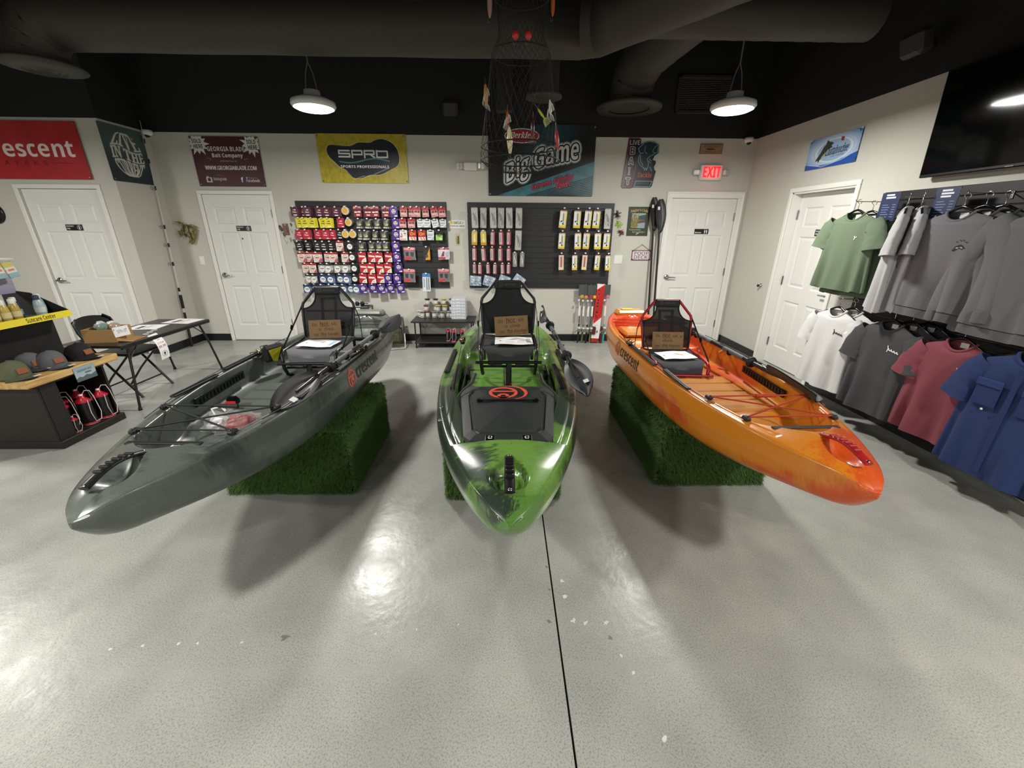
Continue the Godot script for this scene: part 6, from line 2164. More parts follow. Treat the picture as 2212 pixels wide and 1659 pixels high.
func wall_bits():
	switch_plate("white double light switch right of the right slatted board", Vector3(1.664, 1.216, 0), 0.118, 0.12, 2)
	switch_plate("white single light switch left of the left back door", Vector3(-4.303, 1.173, 0), 0.07, 0.118, 1)
	switch_plate("white double outlet low on the wall under the left board", Vector3(-2.20, 0.578, 0), 0.17, 0.09, 2, 0.0, "outlet")
	dangler("feather_jig", "fuzzy black jig at the top beside the right board", Vector3(1.593, 1.818, 0.004), hx("15151a"), true, hx("17171f"), 0.07)
	dangler("feather_jig", "lime green spiky jig in the middle beside the right board", Vector3(1.625, 1.700, 0.004), hx("9cc82a"), true, hx("a4cf3a"), 0.07)
	dangler("feather_jig", "red and black jig lowest beside the right board", Vector3(1.665, 1.586, 0.004), hx("8d1a20"), true, hx("1b1517"), 0.062)
	# lures around the packet left of the left board
	var p = Pic.new(72, 144, hx("7a5a48"))
	p.rect(0, 0, 72, 22, hx("5a5456"))
	p.rect(26, 8, 20, 10, hx("c9c9c9"))
	p.noise(0.35, 0.08, 4)
	p.poly([Vector2(44, 30), Vector2(58, 60), Vector2(60, 130), Vector2(46, 110)], hx("55301e"))
	plate("brown_lure_packet", "brown soft bait packet pinned beside the left back door", "packet", p, 0.074, 0.146, 0.012, Vector3(-3.036, 1.596, 0.002), 0.0, 0.03)
	for q in [[-3.105, 1.61, hx("4a4a38"), "slim olive lure left of the brown packet", 0.09], [-3.075, 1.53, hx("55524c"), "small spinner under the olive lure", 0.06], [-2.955, 1.66, hx("4c3f38"), "tiny dark lure right of the brown packet, highest", 0.045], [-2.958, 1.585, hx("b8c4c2"), "tiny pale spoon right of the brown packet", 0.05], [-3.06, 1.46, hx("d5d5d5"), "silver spinner bait under the brown packet", 0.07], [-2.995, 1.465, hx("8b9490"), "little grey spoon low beside the spinner bait", 0.05], [-2.95, 1.44, hx("6a4c40"), "thin brown lure nearest the left board, lowest", 0.06]]: dangler("pinned_lure", q[3], Vector3(q[0], q[1], 0.002), q[2], false, q[2], q[4])
	var t = thing("lure_tube", "clear packet with an olive lure pinned under the smile notice", "packet", Vector3(-0.652, 1.482, 0.0))
	var b = MB.new()
	b.box(Vector3(0, 0, 0.004), Vector3(0.056, 0.165, 0.004))
	put("backing_card", b, mat(hx("c9b9a2"), 0.5), t)
	b = MB.new()
	b.ball(Vector3(-0.004, -0.012, 0.014), Vector3(0.014, 0.055, 0.010), 12)
	put("lure", b, mat(hx("8c9254"), 0.3), t)
	b = MB.new()
	b.box(Vector3(0.014, -0.01, 0.009), Vector3(0.012, 0.11, 0.008), 0.003)
	put("side_strip", b, mat(hx("5d5238"), 0.5), t)
	# dome cameras
	for q in [[Vector3(3.235, 2.735, 0.045), "white dome camera in the right back corner"], [Vector3(-4.53, 2.735, 0.08), "white dome camera in the left corner beside the round slogan flag"]]:
		t = thing("dome_camera", q[1], "camera", q[0], "white dome cameras")
		b = MB.new()
		b.lathe([Vector2(0.001, 0.035), Vector2(0.055, 0.03), Vector2(0.06, 0.0), Vector2(0.05, -0.02), Vector2(0.03, -0.035)], 20)
		put("housing", b, M.white, t)
		b = MB.new()
		b.ball(Vector3(0, -0.03, 0.012), Vector3(0.03, 0.026, 0.03), 14)
		put("eye", b, M.gloss_black, t)
	# wall mounted angelfish
	t = thing("angelfish", "olive brown angelfish model on the wall beside the left back door", "ornament", Vector3(-4.375, 1.555, 0.03))
	b = MB.new()
	b.smooth(1)
	var ol = [[-0.10, 0.02], [-0.06, 0.075], [-0.01, 0.105], [0.05, 0.075], [0.115, 0.045], [0.13, 0.02], [0.11, -0.02], [0.085, -0.09], [0.05, -0.125], [0.0, -0.10], [-0.05, -0.055], [-0.09, -0.035]]
	var rows = []
	for k in [[1.0, -0.004], [0.9, 0.010], [0.62, 0.024], [0.3, 0.031], [0.02, 0.033]]:
		var row = PackedVector3Array()
		for q in ol: row.append(Vector3(q[0] * k[0] + 0.01 * (1 - k[0]), q[1] * k[0], k[1]))
		rows.append(row)
	for r in rows.size(): rows[r].reverse()
	rows.reverse()
	rows.reverse()
	b.grid(rows, true)
	var fish = tri_tex(mat(Color.WHITE, 0.35), noise_tex(71, 0.02, [[0.0, hx("3c351f")], [0.4, hx("6b6238")], [0.7, hx("8f8557")], [1.0, hx("b2a878")]], 256, 3), 5.0)
	put("body", b, fish, t)
	for q in [[[-0.02, 0.10], [-0.09, 0.135], [-0.17, 0.13], [-0.12, 0.12], [-0.05, 0.07]], [[0.0, -0.08], [-0.02, -0.14], [0.02, -0.17], [0.06, -0.13], [0.06, -0.10]], [[-0.085, 0.0], [-0.145, 0.02], [-0.125, -0.02], [-0.115, -0.07], [-0.08, -0.035]], [[0.03, 0.09], [0.07, 0.10], [0.15, 0.06], [0.10, 0.055]]]:
		b = MB.new()
		var pl = PackedVector2Array()
		for e in q: pl.append(Vector2(e[0], e[1]))
		b.slab(pl, 0.004, 0.011)
		put("fin", b, fish, t)
	b = MB.new()
	b.tube([Vector3(-0.02, 0.09, 0.024), Vector3(-0.035, 0.03, 0.031), Vector3(-0.03, -0.07, 0.024)], 0.007, 6, true, 0.4, Vector3.BACK)
	b.tube([Vector3(0.03, 0.085, 0.022), Vector3(0.035, 0.0, 0.036), Vector3(0.045, -0.09, 0.024)], 0.007, 6, true, 0.4, Vector3.BACK)
	put("dark_band", b, mat(hx("1e1a12"), 0.4), t)
	b = MB.new()
	b.ball(Vector3(0.088, 0.0, 0.028), Vector3(0.008, 0.008, 0.006), 10)
	put("eye", b, M.gloss_black, t)
	# tall rod standing in the corner
	t = thing("corner_rod", "tall white and black fishing rod leaning in the left corner", "fishing rod")
	var a = Vector3(-4.525, 0.0, 0.34)
	var c = Vector3(-4.545, 2.86, 0.13)
	b = MB.new()
	b.tube([a.lerp(c, 0.16), a.lerp(c, 0.6), a.lerp(c, 1.0)], [0.013, 0.009, 0.0025], 8)
	put("blank", b, mat(hx("d6d2ca"), 0.35), t)
	b = MB.new()
	b.tube([a, a.lerp(c, 0.05), a.lerp(c, 0.17)], [0.016, 0.018, 0.015], 10)
	put("butt", b, mat(hx("1a1a1b"), 0.6), t)
	b = MB.new()
	b.tube([a.lerp(c, 0.19), a.lerp(c, 0.255)], 0.019, 10)
	put("fore_grip", b, mat(hx("18181a"), 0.7), t)
	for k in [0.28, 0.40, 0.485, 0.565, 0.73, 0.84, 0.92]:
		b = MB.new()
		var q = a.lerp(c, k)
		b.tube([a.lerp(c, k - 0.009), a.lerp(c, k + 0.009)], 0.0125 * (1.3 - k * 0.8), 8)
		if k > 0.3:
			var ring = []
			for i in 13: ring.append(q + Vector3(-0.03 + 0.014 * cos(TAU * i / 12), 0.014 * sin(TAU * i / 12) * 1.2, 0.02))
			b.tube(ring, 0.002, 5)
			b.tube([q, q + Vector3(-0.02, 0, 0.014)], 0.002, 5)
		put("guide", b, mat(hx("161617"), 0.4), t)
	# paddles leaning beside the restroom door
	t = thing("leaning_paddle", "rear black paddle leaning on the wall beside the restroom door", "paddle", Vector3.ZERO, "paddles leaning by the restroom door")
	paddle_parts(t, Vector3(2.085, 2.045, 0.035), Vector3(2.16, 0.0, 0.22), 0.05, 1.57, false)
	t = thing("leaning_paddle", "front black paddle with two white stickers by the restroom door", "paddle", Vector3.ZERO, "paddles leaning by the restroom door")
	paddle_parts(t, Vector3(2.165, 2.02, 0.07), Vector3(2.21, 0.0, 0.30), 0.1, 1.57, false)
	# door stop and a plug-in
	t = thing("door_stop", "small chrome wall bumper left of the right wall's door", "door stop", Vector3(XR, 0.95, 0.765), "", -PI / 2)
	b = MB.new()
	b.lathe([Vector2(0.001, 0.0), Vector2(0.028, 0.0), Vector2(0.026, 0.008), Vector2(0.012, 0.012), Vector2(0.012, 0.03)], 16, xf(Vector3.ZERO, Vector3(PI / 2, 0, 0)))
	put("base", b, M.chrome, t)
	b = MB.new()
	b.lathe([Vector2(0.016, 0.03), Vector2(0.017, 0.045), Vector2(0.001, 0.05)], 14, xf(Vector3.ZERO, Vector3(PI / 2, 0, 0)))
	put("tip", b, M.rubber, t)
	t = thing("plug_in_freshener", "white oval plug-in on the wall behind the orange kayak's stern", "plug-in", Vector3(1.822, 0.44, 0.0))
	b = MB.new()
	b.box(Vector3(-0.01, 0.0, 0.004), Vector3(0.07, 0.115, 0.008), 0.003)
	put("outlet_plate", b, mat(hx("d5d2c8"), 0.5), t)
	b = MB.new()
	b.ball(Vector3(0.012, 0.015, 0.04), Vector3(0.03, 0.045, 0.035), 16)
	put("shell", b, mat(hx("f4f4f0"), 0.25), t)

func rod_kit(label: String, x: float, y: float, z: float, blank: Color, grip: Color, tag_c: Color, lean: float):
	var t = thing("rod_and_reel_kit", label, "fishing rod", Vector3(x, y, z), "rod and reel kits by the board")
	var b = MB.new()
	b.tube([Vector3(0, -0.85, 0.03), Vector3(lean, -0.3, 0.01), Vector3(lean * 1.2, 0.0, 0.0)], [0.008, 0.006, 0.003], 8)
	b.tube([Vector3(0.03, -0.62, 0.02), Vector3(0.03 + lean, -0.02, 0.005)], 0.0045, 6)
	put("blank", b, mat(blank, 0.35), t)
	b = MB.new()
	b.tube([Vector3(-0.004, -0.88, 0.034), Vector3(0, -0.72, 0.03)], 0.014, 10)
	b.tube([Vector3(0, -0.66, 0.026), Vector3(0.002, -0.60, 0.024)], 0.013, 10)
	put("grip", b, mat(grip, 0.7), t)
	b = MB.new()
	b.ball(Vector3(0.0, -0.68, 0.06), Vector3(0.03, 0.036, 0.032), 14)
	b.tube([Vector3(0.0, -0.69, 0.05), Vector3(-0.05, -0.70, 0.06), Vector3(-0.055, -0.73, 0.07)], 0.006, 8)
	put("reel", b, mat(hx("a59d8c"), 0.25, 0.7), t)
	b = MB.new()
	b.lathe([Vector2(0.001, 0), Vector2(0.026, 0), Vector2(0.026, 0.03), Vector2(0.001, 0.032)], 14, xf(Vector3(0, -0.66, 0.07), Vector3(0.4, 0, 0)))
	put("spool", b, mat(hx("cfd0cf"), 0.3, 0.5), t)
	b = MB.new()
	b.box(Vector3(lean, -0.10, 0.012), Vector3(0.085, 0.16, 0.006), 0.002)
	put("hang_card", b, mat(hx("4c4e50"), 0.5), t)
	b = MB.new()
	b.box(Vector3(lean + 0.01, -0.19, 0.02), Vector3(0.05, 0.045, 0.02), 0.006)
	put("bait_tray", b, mat(tag_c, 0.4), t)
	b = MB.new()
	b.ball(Vector3(lean - 0.035, -0.245, 0.025), Vector3(0.018, 0.018, 0.018), 12)
	put("bobber", b, mat(hx("e9d9d4"), 0.3), t)
	b = MB.new()
	b.box(Vector3(lean * 0.8 - 0.012, -0.40, 0.024), Vector3(0.026, 0.15, 0.002))
	put("rod_label", b, M.white, t)

func back_floor():
	rod_kit("rod kit with a gold tray, furthest left under the right board", 1.13, 0.89, 0.1, hx("55585a"), hx("17181a"), hx("d2a43a"), 0.012)
	rod_kit("rod kit with an orange tray, second from left under the board", 1.195, 0.88, 0.085, hx("8b8f92"), hx("5d6a3c"), hx("d98e62"), 0.01)
	rod_kit("rod kit with a red tray, third from left under the board", 1.255, 0.88, 0.1, hx("9a9da0"), hx("17181a"), hx("b8353a"), 0.02)
	rod_kit("rod kit with a yellow tray beside the red rod box", 1.315, 0.88, 0.085, hx("77797c"), hx("6d7a3a"), hx("e0c63a"), 0.02)
	rod_kit("pink rod kit with an aqua grip under the board's right end", 1.515, 0.89, 0.095, hx("d7b3bf"), hx("3fb5b0"), hx("d06a94"), 0.01)
	# tall red and white rod box
	var t = thing("rod_box", "tall red and white rod box leaning under the right board", "box", Vector3(1.405, 0, 0.0))
	var p = Pic.new(128, 640, hx("ecebe8"))
	p.poly([Vector2(0, 60), Vector2(128, 0), Vector2(128, 360), Vector2(0, 440)], hx("d2231f"))
	p.poly([Vector2(70, 40), Vector2(128, 10), Vector2(128, 330), Vector2(70, 370)], hx("b91c1a"))
	for i in 5:
		var ch = "ZEBCO"[i]
		p.text(ch, 20, 60 + (4 - i) * 66, 40, 56, hx("17181a"), "Droid Sans", 1.0, func(u: Vector2): return Vector2(u.y, 1.0 - u.x))
	p.ell(40, 500, 12, 12, hx("3a3a3c")); p.ell(84, 524, 14, 14, hx("6a6a6c")); p.rect(20, 450, 60, 4, hx("a9a9ad")); p.rect(16, 560, 50, 4, hx("a9a9ad")); p.rect(16, 574, 40, 4, hx("a9a9ad"))
	p.rect(0, 600, 128, 40, hx("a8201e"))
	var b = MB.new()
	b.box(Vector3(0, 0.45, 0.1), Vector3(0.115, 0.86, 0.07), 0.002, Basis.from_euler(Vector3(-0.05, 0, -0.05)))
	put("carton", b, picmat(p, 0.4), t)
	b = MB.new()
	b.box(Vector3(0.07, 0.13, 0.14), Vector3(0.03, 0.26, 0.03), 0.008)
	b.box(Vector3(-0.05, 0.20, 0.15), Vector3(0.06, 0.12, 0.05), 0.012)
	put("reel_window", b, mat(hx("5a1a20"), 0.3), t)
	# low black table with line spools and utility boxes
	t = thing("spool_table", "low black two-tier table of line spools against the back wall", "table", Vector3(-0.86, 0, 0.25), "")
	b = MB.new()
	b.box(Vector3(0, 0.385, 0), Vector3(0.90, 0.024, 0.42), 0.004)
	put("tabletop", b, mat(hx("1d1e20"), 0.4), t)
	b = MB.new()
	b.box(Vector3(0, 0.078, 0), Vector3(0.84, 0.02, 0.38), 0.004)
	put("shelf", b, mat(hx("17181a"), 0.45), t)
	for sx in [-1.0, 1.0]:
		for sz in [-1.0, 1.0]:
			b = MB.new()
			b.box(Vector3(sx * 0.40, 0.187, sz * 0.18), Vector3(0.018, 0.374, 0.018), 0.003)
			put("leg", b, M.black, t)
	var spools = [[-1.245, 0.10, 0, "w"], [-1.195, 0.17, 0, "s"], [-1.12, 0.14, 0, "r"], [-1.165, 0.09, 0, "w"], [-1.02, 0.17, 0, "s"], [-0.95, 0.12, 0, "w"], [-0.90, 0.18, 0, "s"], [-0.82, 0.14, 0, "w"], [-0.76, 0.18, 0, "s"], [-1.14, 0.13, 1, "r"], [-0.99, 0.12, 1, "s"], [-0.96, 0.16, 1, "y"], [-0.86, 0.16, 1, "y"], [-0.77, 0.12, 1, "k"], [-1.12, 0.10, 2, "k"], [-1.0, 0.10, 2, "k"], [-0.88, 0.09, 2, "y"], [-0.765, 0.09, 2, "k"]]
	var words = {"w": "clear", "s": "silver", "r": "red-rimmed", "y": "yellow-rimmed", "k": "dark-rimmed"}
	var seen_spool = {}
	for s in spools:
		var key = "%s%d" % [s[3], s[2]]
		seen_spool[key] = seen_spool.get(key, -1) + 1
		var o = thing("line_spool", "%s line spool, %s from left in the %s layer on the low table" % [words[s[3]], ordinal(seen_spool[key]), ["bottom", "middle", "top"][s[2]]], "line spool", Vector3(s[0], 0.397 + s[2] * 0.087, s[1]), "line spools on the low table")
		b = MB.new()
		b.lathe([Vector2(0.001, 0.0), Vector2(0.040, 0.0), Vector2(0.040, 0.006), Vector2(0.031, 0.008), Vector2(0.031, 0.079), Vector2(0.001, 0.079)], 18)
		put("line", b, mat(hx("b5b3ac"), 0.18, 0.6), o)
		b = MB.new()
		b.lathe([Vector2(0.031, 0.078), Vector2(0.041, 0.079), Vector2(0.041, 0.086), Vector2(0.03, 0.087), Vector2(0.012, 0.082), Vector2(0.001, 0.082)], 18)
		put("rim", b, mat({"w": hx("d9d9d6"), "s": hx("8b8b8a"), "r": hx("9a2430"), "y": hx("cfc03a"), "k": hx("1e1e1f")}[s[3]], 0.35), o)
		b = MB.new()
		b.lathe([Vector2(0.0325, 0.02), Vector2(0.0325, 0.065)], 18)
		put("band", b, mat(hx("d6d6d2"), 0.3), o)
	var film = mat(hx("dfe4ee"), 0.25)
	for i in 7:
		var o = thing("utility_box", "clear divided lure box, %s from the bottom of the stack on the table" % ordinal(i), "box", Vector3(-0.645, 0.397 + i * 0.042, 0.2), "stacked clear lure boxes")
		b = MB.new()
		b.box(Vector3(0, 0.0205, 0), Vector3(0.205, 0.040, 0.26), 0.006)
		put("body", b, mat(hx("d3d7e0"), 0.25), o)
		for k in 5:
			b = MB.new()
			b.box(Vector3(-0.08 + 0.04 * k, 0.021, 0.1302), Vector3(0.004, 0.03, 0.002))
			put("divider", b, mat(hx("a9aebd"), 0.3), o)
		b = MB.new()
		b.box(Vector3(0, 0.032, 0.132), Vector3(0.05, 0.012, 0.006), 0.002)
		put("latch", b, mat(hx("eef0f4"), 0.3), o)
	for q in [[-0.80, 0.36, "left"], [-0.72, 0.40, "middle"], [-0.60, 0.38, "right"]]: shaker("red bird feeder bottle, the %s one on the low table's lower shelf" % q[2], Vector3(q[0], 0.089, q[1]), 0.62)
	# camouflage stool
	t = thing("camp_stool", "camouflage folding camp stool with a silver frame by the wall", "stool", Vector3(-1.64, 0, 0.36), "", 0.25)
	var fr = mat(hx("b4b4b2"), 0.35, 0.6)
	for sx in [-1.0, 1.0]:
		b = MB.new()
		b.tube([Vector3(sx * 0.2, 0.40, -0.17), Vector3(sx * 0.2, 0.30, -0.08), Vector3(sx * 0.2, 0.10, 0.12), Vector3(sx * 0.19, 0.012, 0.18), Vector3(0, 0.012, 0.19)], 0.011, 8)
		put("front_leg", b, fr, t)
		b = MB.new()
		b.tube([Vector3(sx * 0.175, 0.40, 0.15), Vector3(sx * 0.175, 0.2, 0.0), Vector3(sx * 0.175, 0.012, -0.17), Vector3(0, 0.012, -0.18)], 0.011, 8)
		put("rear_leg", b, fr, t)
	var camo = tri_tex(mat(Color.WHITE, 0.95), noise_tex(81, 0.03, [[0.0, hx("23241a")], [0.35, hx("3a3a28")], [0.5, hx("6d6a4c")], [0.62, hx("2f3122")], [1.0, hx("8d8a68")]], 256, 3), 5.0)
	b = MB.new()
	b.smooth(1)
	var rows = []
	for i in 8:
		var row = PackedVector3Array()
		for j in 7: row.append(Vector3(-0.2 + 0.4 * j / 6.0, 0.40 - 0.02 * sin(PI * i / 7.0), -0.18 + 0.34 * i / 7.0))
		rows.append(row)
	rows.reverse()
	b.grid(rows)
	put("seat", b, camo, t)
	b = MB.new()
	b.box(Vector3(0, 0.19, 0.02), Vector3(0.33, 0.26, 0.2), 0.05)
	put("pouch", b, camo, t)
	# reel display box on a black crate behind the grey kayak
	t = thing("black_crate", "plain black crate against the wall behind the grey kayak's stern", "crate", Vector3(-2.06, 0, 0.3))
	b = MB.new()
	b.box(Vector3(0, 0.21, 0), Vector3(0.4, 0.42, 0.34), 0.01)
	put("body", b, M.black, t)
	b = MB.new()
	b.box(Vector3(0, 0.33, 0.172), Vector3(0.14, 0.03, 0.006), 0.003)
	put("grip_slot", b, M.rubber, t)
	t = thing("reel_carton", "grey and white reel carton behind the grey kayak's seat", "box", Vector3(-2.03, 0.421, 0.32))
	p = Pic.new(192, 96, hx("34363a"))
	p.rect(0, 8, 110, 80, hx("dcdde0")); p.rect(20, 30, 60, 6, hx("9a9ca2")); p.rect(20, 46, 50, 6, hx("9a9ca2")); p.ell(150, 44, 18, 22, hx("1d1e20")); p.rect(0, 0, 192, 6, hx("1b1c1e"))
	b = MB.new()
	b.box(Vector3(0, 0.085, 0), Vector3(0.30, 0.17, 0.18), 0.003)
	put("carton", b, picmat(p, 0.5), t)
	for sx in [-1.0, 1.0]:
		var o = thing("spinning_reel", "small black spinning reel, the %s one on the reel carton" % ("left" if sx < 0 else "right"), "reel", Vector3(-2.03 + sx * 0.035, 0.592, 0.34), "reels on the reel carton", 0.4)
		b = MB.new()
		b.lathe([Vector2(0.001, -0.014), Vector2(0.028, -0.014), Vector2(0.03, -0.008), Vector2(0.022, -0.004), Vector2(0.022, 0.008), Vector2(0.03, 0.012), Vector2(0.024, 0.02), Vector2(0.001, 0.022)], 16, xf(Vector3(0, 0.032, 0), Vector3(PI / 2, 0.3, 0)))
		put("spool", b, mat(hx("2a2b2d"), 0.25, 0.5), o)
		b = MB.new()
		b.tube([Vector3(0.02, 0.03, 0), Vector3(0.05, 0.036, 0.01), Vector3(0.075, 0.03, 0.015)], [0.006, 0.004, 0.009], 8)
		b.box(Vector3(0, 0.004, 0), Vector3(0.05, 0.008, 0.02), 0.002)
		put("handle", b, M.gloss_black, o)

# red capped bottle with a white cord
func shaker(label: String, at: Vector3, k := 1.0, turn := 0.0):
	var t = thing("feeder_bottle", label, "bottle", at, "red capped feeder bottles", turn)
	t.scale = Vector3.ONE * k
	var b = MB.new()
	b.lathe([Vector2(0.001, 0.012), Vector2(0.058, 0.012), Vector2(0.06, 0.02), Vector2(0.055, 0.23)], 20)
	put("tube", b, mat(hx("17161a"), 0.25), t)
	b = MB.new()
	b.lathe([Vector2(0.001, 0.0), Vector2(0.064, 0.0), Vector2(0.066, 0.01), Vector2(0.06, 0.022)], 20)
	put("base", b, mat(hx("b8203a"), 0.3), t)
	b = MB.new()
	b.lathe([Vector2(0.064, 0.003), Vector2(0.067, 0.006), Vector2(0.064, 0.010)], 20)
	put("base_ring", b, mat(hx("e6d5d6"), 0.4), t)
	b = MB.new()
	b.lathe([Vector2(0.06, 0.226), Vector2(0.064, 0.236), Vector2(0.022, 0.272), Vector2(0.018, 0.29), Vector2(0.001, 0.292)], 20)
	put("cap", b, mat(hx("b5182f"), 0.3), t)
	b = MB.new()
	b.lathe([Vector2(0.016, 0.288), Vector2(0.017, 0.302), Vector2(0.001, 0.306)], 12)
	put("knob", b, mat(hx("e9dede"), 0.3), t)
	b = MB.new()
	b.tube([Vector3(0.0, 0.295, 0.01), Vector3(0.02, 0.335, 0.03), Vector3(0.05, 0.325, 0.045), Vector3(0.055, 0.26, 0.062), Vector3(0.062, 0.1, 0.075), Vector3(0.03, 0.035, 0.085), Vector3(-0.02, 0.03, 0.08), Vector3(-0.03, 0.12, 0.072), Vector3(-0.015, 0.25, 0.062)], 0.0035, 6)
	put("cord", b, mat(hx("dcd3d0"), 0.6), t)

# ---------------------------------------------------------------- garments; local z faces out, origin at the hanger's neck
func cloth_mat(c: Color, knit := 0.3) -> StandardMaterial3D:
	var key = "cloth_%s_%.2f" % [c.to_html(), knit]
	if M.has(key): return M[key]
	if not M.has("cloth_tex"): M.cloth_tex = noise_tex(77, 0.3, [[0.0, grey(0.80)], [0.5, grey(0.93)], [1.0, Color.WHITE]], 256, 3)
	var m = tri_tex(mat(c, 0.92), M.cloth_tex, 3.0 if knit < 0.5 else 6.0)
	M[key] = m
	m.rim_enabled = true
	m.rim = 0.25
	m.rim_tint = 0.6
	return m
func garment(n: String, label: String, cat: String, at: Vector3, turn: float, c: Color, w: float, h: float, long_sleeve: bool, sd: int, group: String, mark := "", hood := false) -> Node3D:
	var t = thing(n, label, cat, at, group, turn)
	var m = cloth_mat(c)
	var fn = FastNoiseLite.new()
	fn.seed = sd
	fn.frequency = 1.0
	var seg = 72
	var folds = func(a: float, v: float) -> float:
		var s = 0.5 * sin(a * 7.0 + sd) + 0.35 * sin(a * 11.0 + sd * 2.1) + 0.5 * fn.get_noise_2d(cos(a) * 2.4 + sd, sin(a) * 2.4 + v * 0.8)
		return s * smoothstep(0.12, 1.0, v)
	# (height below the neck, half width, half depth)
	var prof = [[0.0, 0.085, 0.055], [0.012, 0.10, 0.06], [0.035, 0.15, 0.06], [0.065, 0.205 * w, 0.062], [0.10, 0.225 * w, 0.07], [0.16, 0.235 * w, 0.08], [0.22, 0.24 * w, 0.085], [0.30, 0.245 * w, 0.088], [0.40, 0.25 * w, 0.09], [0.50, 0.256 * w, 0.092], [0.60, 0.262 * w, 0.094], [0.68, 0.268 * w, 0.095], [0.735, 0.272 * w, 0.095]]
	var sc = h / 0.735
	var b = MB.new()
	for q in 2:
		b.smooth(1 + q)
		var rows = []
		for k in prof.size():
			var p: Array = prof[k]
			var v: float = p[0] / 0.735
			var row = PackedVector3Array()
			for j in seg:
				var a = -TAU * j / seg
				var y: float = -p[0] * sc
				var ca = cos(a)
				var sa = sin(a)
				var f: float = folds.call(a, v)
				var dep: float = p[2] * (0.62 + 0.55 * f)
				if k == 0: y -= (0.062 if sa > 0 else 0.0) * pow(absf(sa), 1.5)
				elif k == 1: y -= (0.056 if sa > 0 else 0.0) * pow(absf(sa), 1.5)
				elif k == 2: y -= (0.03 if sa > 0 else 0.0) * pow(absf(sa), 1.5)
				y += 0.012 * f * smoothstep(0.8, 1.0, v)
				var x: float = signf(ca) * pow(absf(ca), 0.8) * p[1] * (1.0 + 0.03 * f)
				row.append(Vector3(x, y, sa * dep) * (1.0 if q == 0 else 0.985))
			rows.append(row)
		if q == 0: rows.reverse()
		b.grid(rows, true)
	put("body", b, m, t)
	# collar band
	b = MB.new()
	var ring = []
	for j in 33:
		var a = -TAU * j / 32
		ring.append(Vector3(cos(a) * 0.088, -(0.062 if sin(a) > 0 else 0.0) * pow(absf(sin(a)), 1.5) - 0.004, sin(a) * (0.055 * (0.62 + 0.55 * folds.call(a, 0.0)))))
	b.tube(ring, 0.0095, 6)
	put("collar", b, m, t)
	b = MB.new()
	b.box(Vector3(0.0, -0.03, -0.026), Vector3(0.05, 0.035, 0.002))
	put("neck_label", b, M.white, t)
	for s in [-1.0, 1.0]:
		b = MB.new()
		var pts: Array
		var rs: Array
		if long_sleeve:
			pts = [Vector3(0.19 * w, -0.085 * sc, 0), Vector3(0.255 * w, -0.17 * sc, 0.01), Vector3(0.30 * w, -0.32 * sc, 0.02), Vector3(0.325 * w, -0.50 * sc, 0.03), Vector3(0.335 * w, -0.66 * sc, 0.04), Vector3(0.337 * w, -0.70 * sc, 0.042)]
			rs = [0.085, 0.088, 0.074, 0.062, 0.055, 0.045]
		else:
			pts = [Vector3(0.18 * w, -0.085 * sc, 0), Vector3(0.222 * w, -0.15 * sc, 0.008), Vector3(0.248 * w, -0.24 * sc, 0.016), Vector3(0.262 * w, -0.33 * sc, 0.024)]
			rs = [0.075, 0.088, 0.09, 0.095]
		for q in 2:
			b.smooth(3 + q)
			var rows = []
			var steps = 14
			for i in steps + 1:
				var f = float(i) / steps * (pts.size() - 1)
				var k = mini(int(f), pts.size() - 2)
				var p: Vector3 = pts[k].lerp(pts[k + 1], f - k)
				var r: float = lerpf(rs[k], rs[k + 1], f - k)
				var tan: Vector3 = (pts[k + 1] - pts[k]).normalized()
				var side = tan.cross(Vector3.BACK).normalized()
				var row = PackedVector3Array()
				for j in 28:
					var a = TAU * j / 28
					var wr = 1.0 + 0.10 * sin(a * 3.0 + sd + s) * f / (pts.size() - 1) + 0.12 * fn.get_noise_2d(a * 0.8 + s * 9.0, f * 1.7)
					var o: Vector3 = side * cos(a) * r * wr + Vector3.BACK * sin(a) * r * 0.5 * wr
					o = p + o * (1.0 if q == 0 else 0.97)
					o.x *= s
					row.append(o)
				rows.append(row)
			if (q == 1) != (s < 0): rows.reverse()
			b.grid(rows, true)
		put("sleeve", b, m, t)
		if long_sleeve:
			b = MB.new()
			var e0: Vector3 = pts[-1]
			b.tube([Vector3(e0.x * s, e0.y + 0.02, e0.z), Vector3(e0.x * s * 1.002, e0.y - 0.05, e0.z + 0.002)], 0.045, 16, true, 1.0)
			put("cuff", b, cloth_mat(c.darkened(0.08), 0.6), t)
	if long_sleeve:
		b = MB.new()
		var rows = []
		for i in 3:
			var row = PackedVector3Array()
			for j in seg:
				var a = -TAU * j / seg
				var f: float = folds.call(a, 1.0)
				row.append(Vector3(signf(cos(a)) * pow(absf(cos(a)), 0.8) * 0.262 * w, -h - 0.005 - 0.03 * i + 0.012 * f, sin(a) * 0.095 * (0.58 + 0.5 * f)))
			rows.append(row)
		rows.reverse()
		b.smooth(1)
		b.grid(rows, true)
		put("hem_band", b, cloth_mat(c.darkened(0.08), 0.6), t)
	# print on the chest lies on the cloth
	var chest = func(x: float, y: float) -> Vector3:
		var v = -y / h
		var prow = 0
		while prow < prof.size() - 2 and prof[prow + 1][0] * sc < -y: prow += 1
		var f = clampf((-y - prof[prow][0] * sc) / ((prof[prow + 1][0] - prof[prow][0]) * sc), 0, 1)
		var hw: float = lerpf(prof[prow][1], prof[prow + 1][1], f)
		var hd: float = lerpf(prof[prow][2], prof[prow + 1][2], f)
		var ca: float = clampf(pow(absf(x) / hw, 1.25), 0, 1) * signf(x)
		var a = acos(ca)
		return Vector3(x, y, sin(a) * hd * (0.62 + 0.55 * folds.call(-TAU + a, v)) + 0.0035)
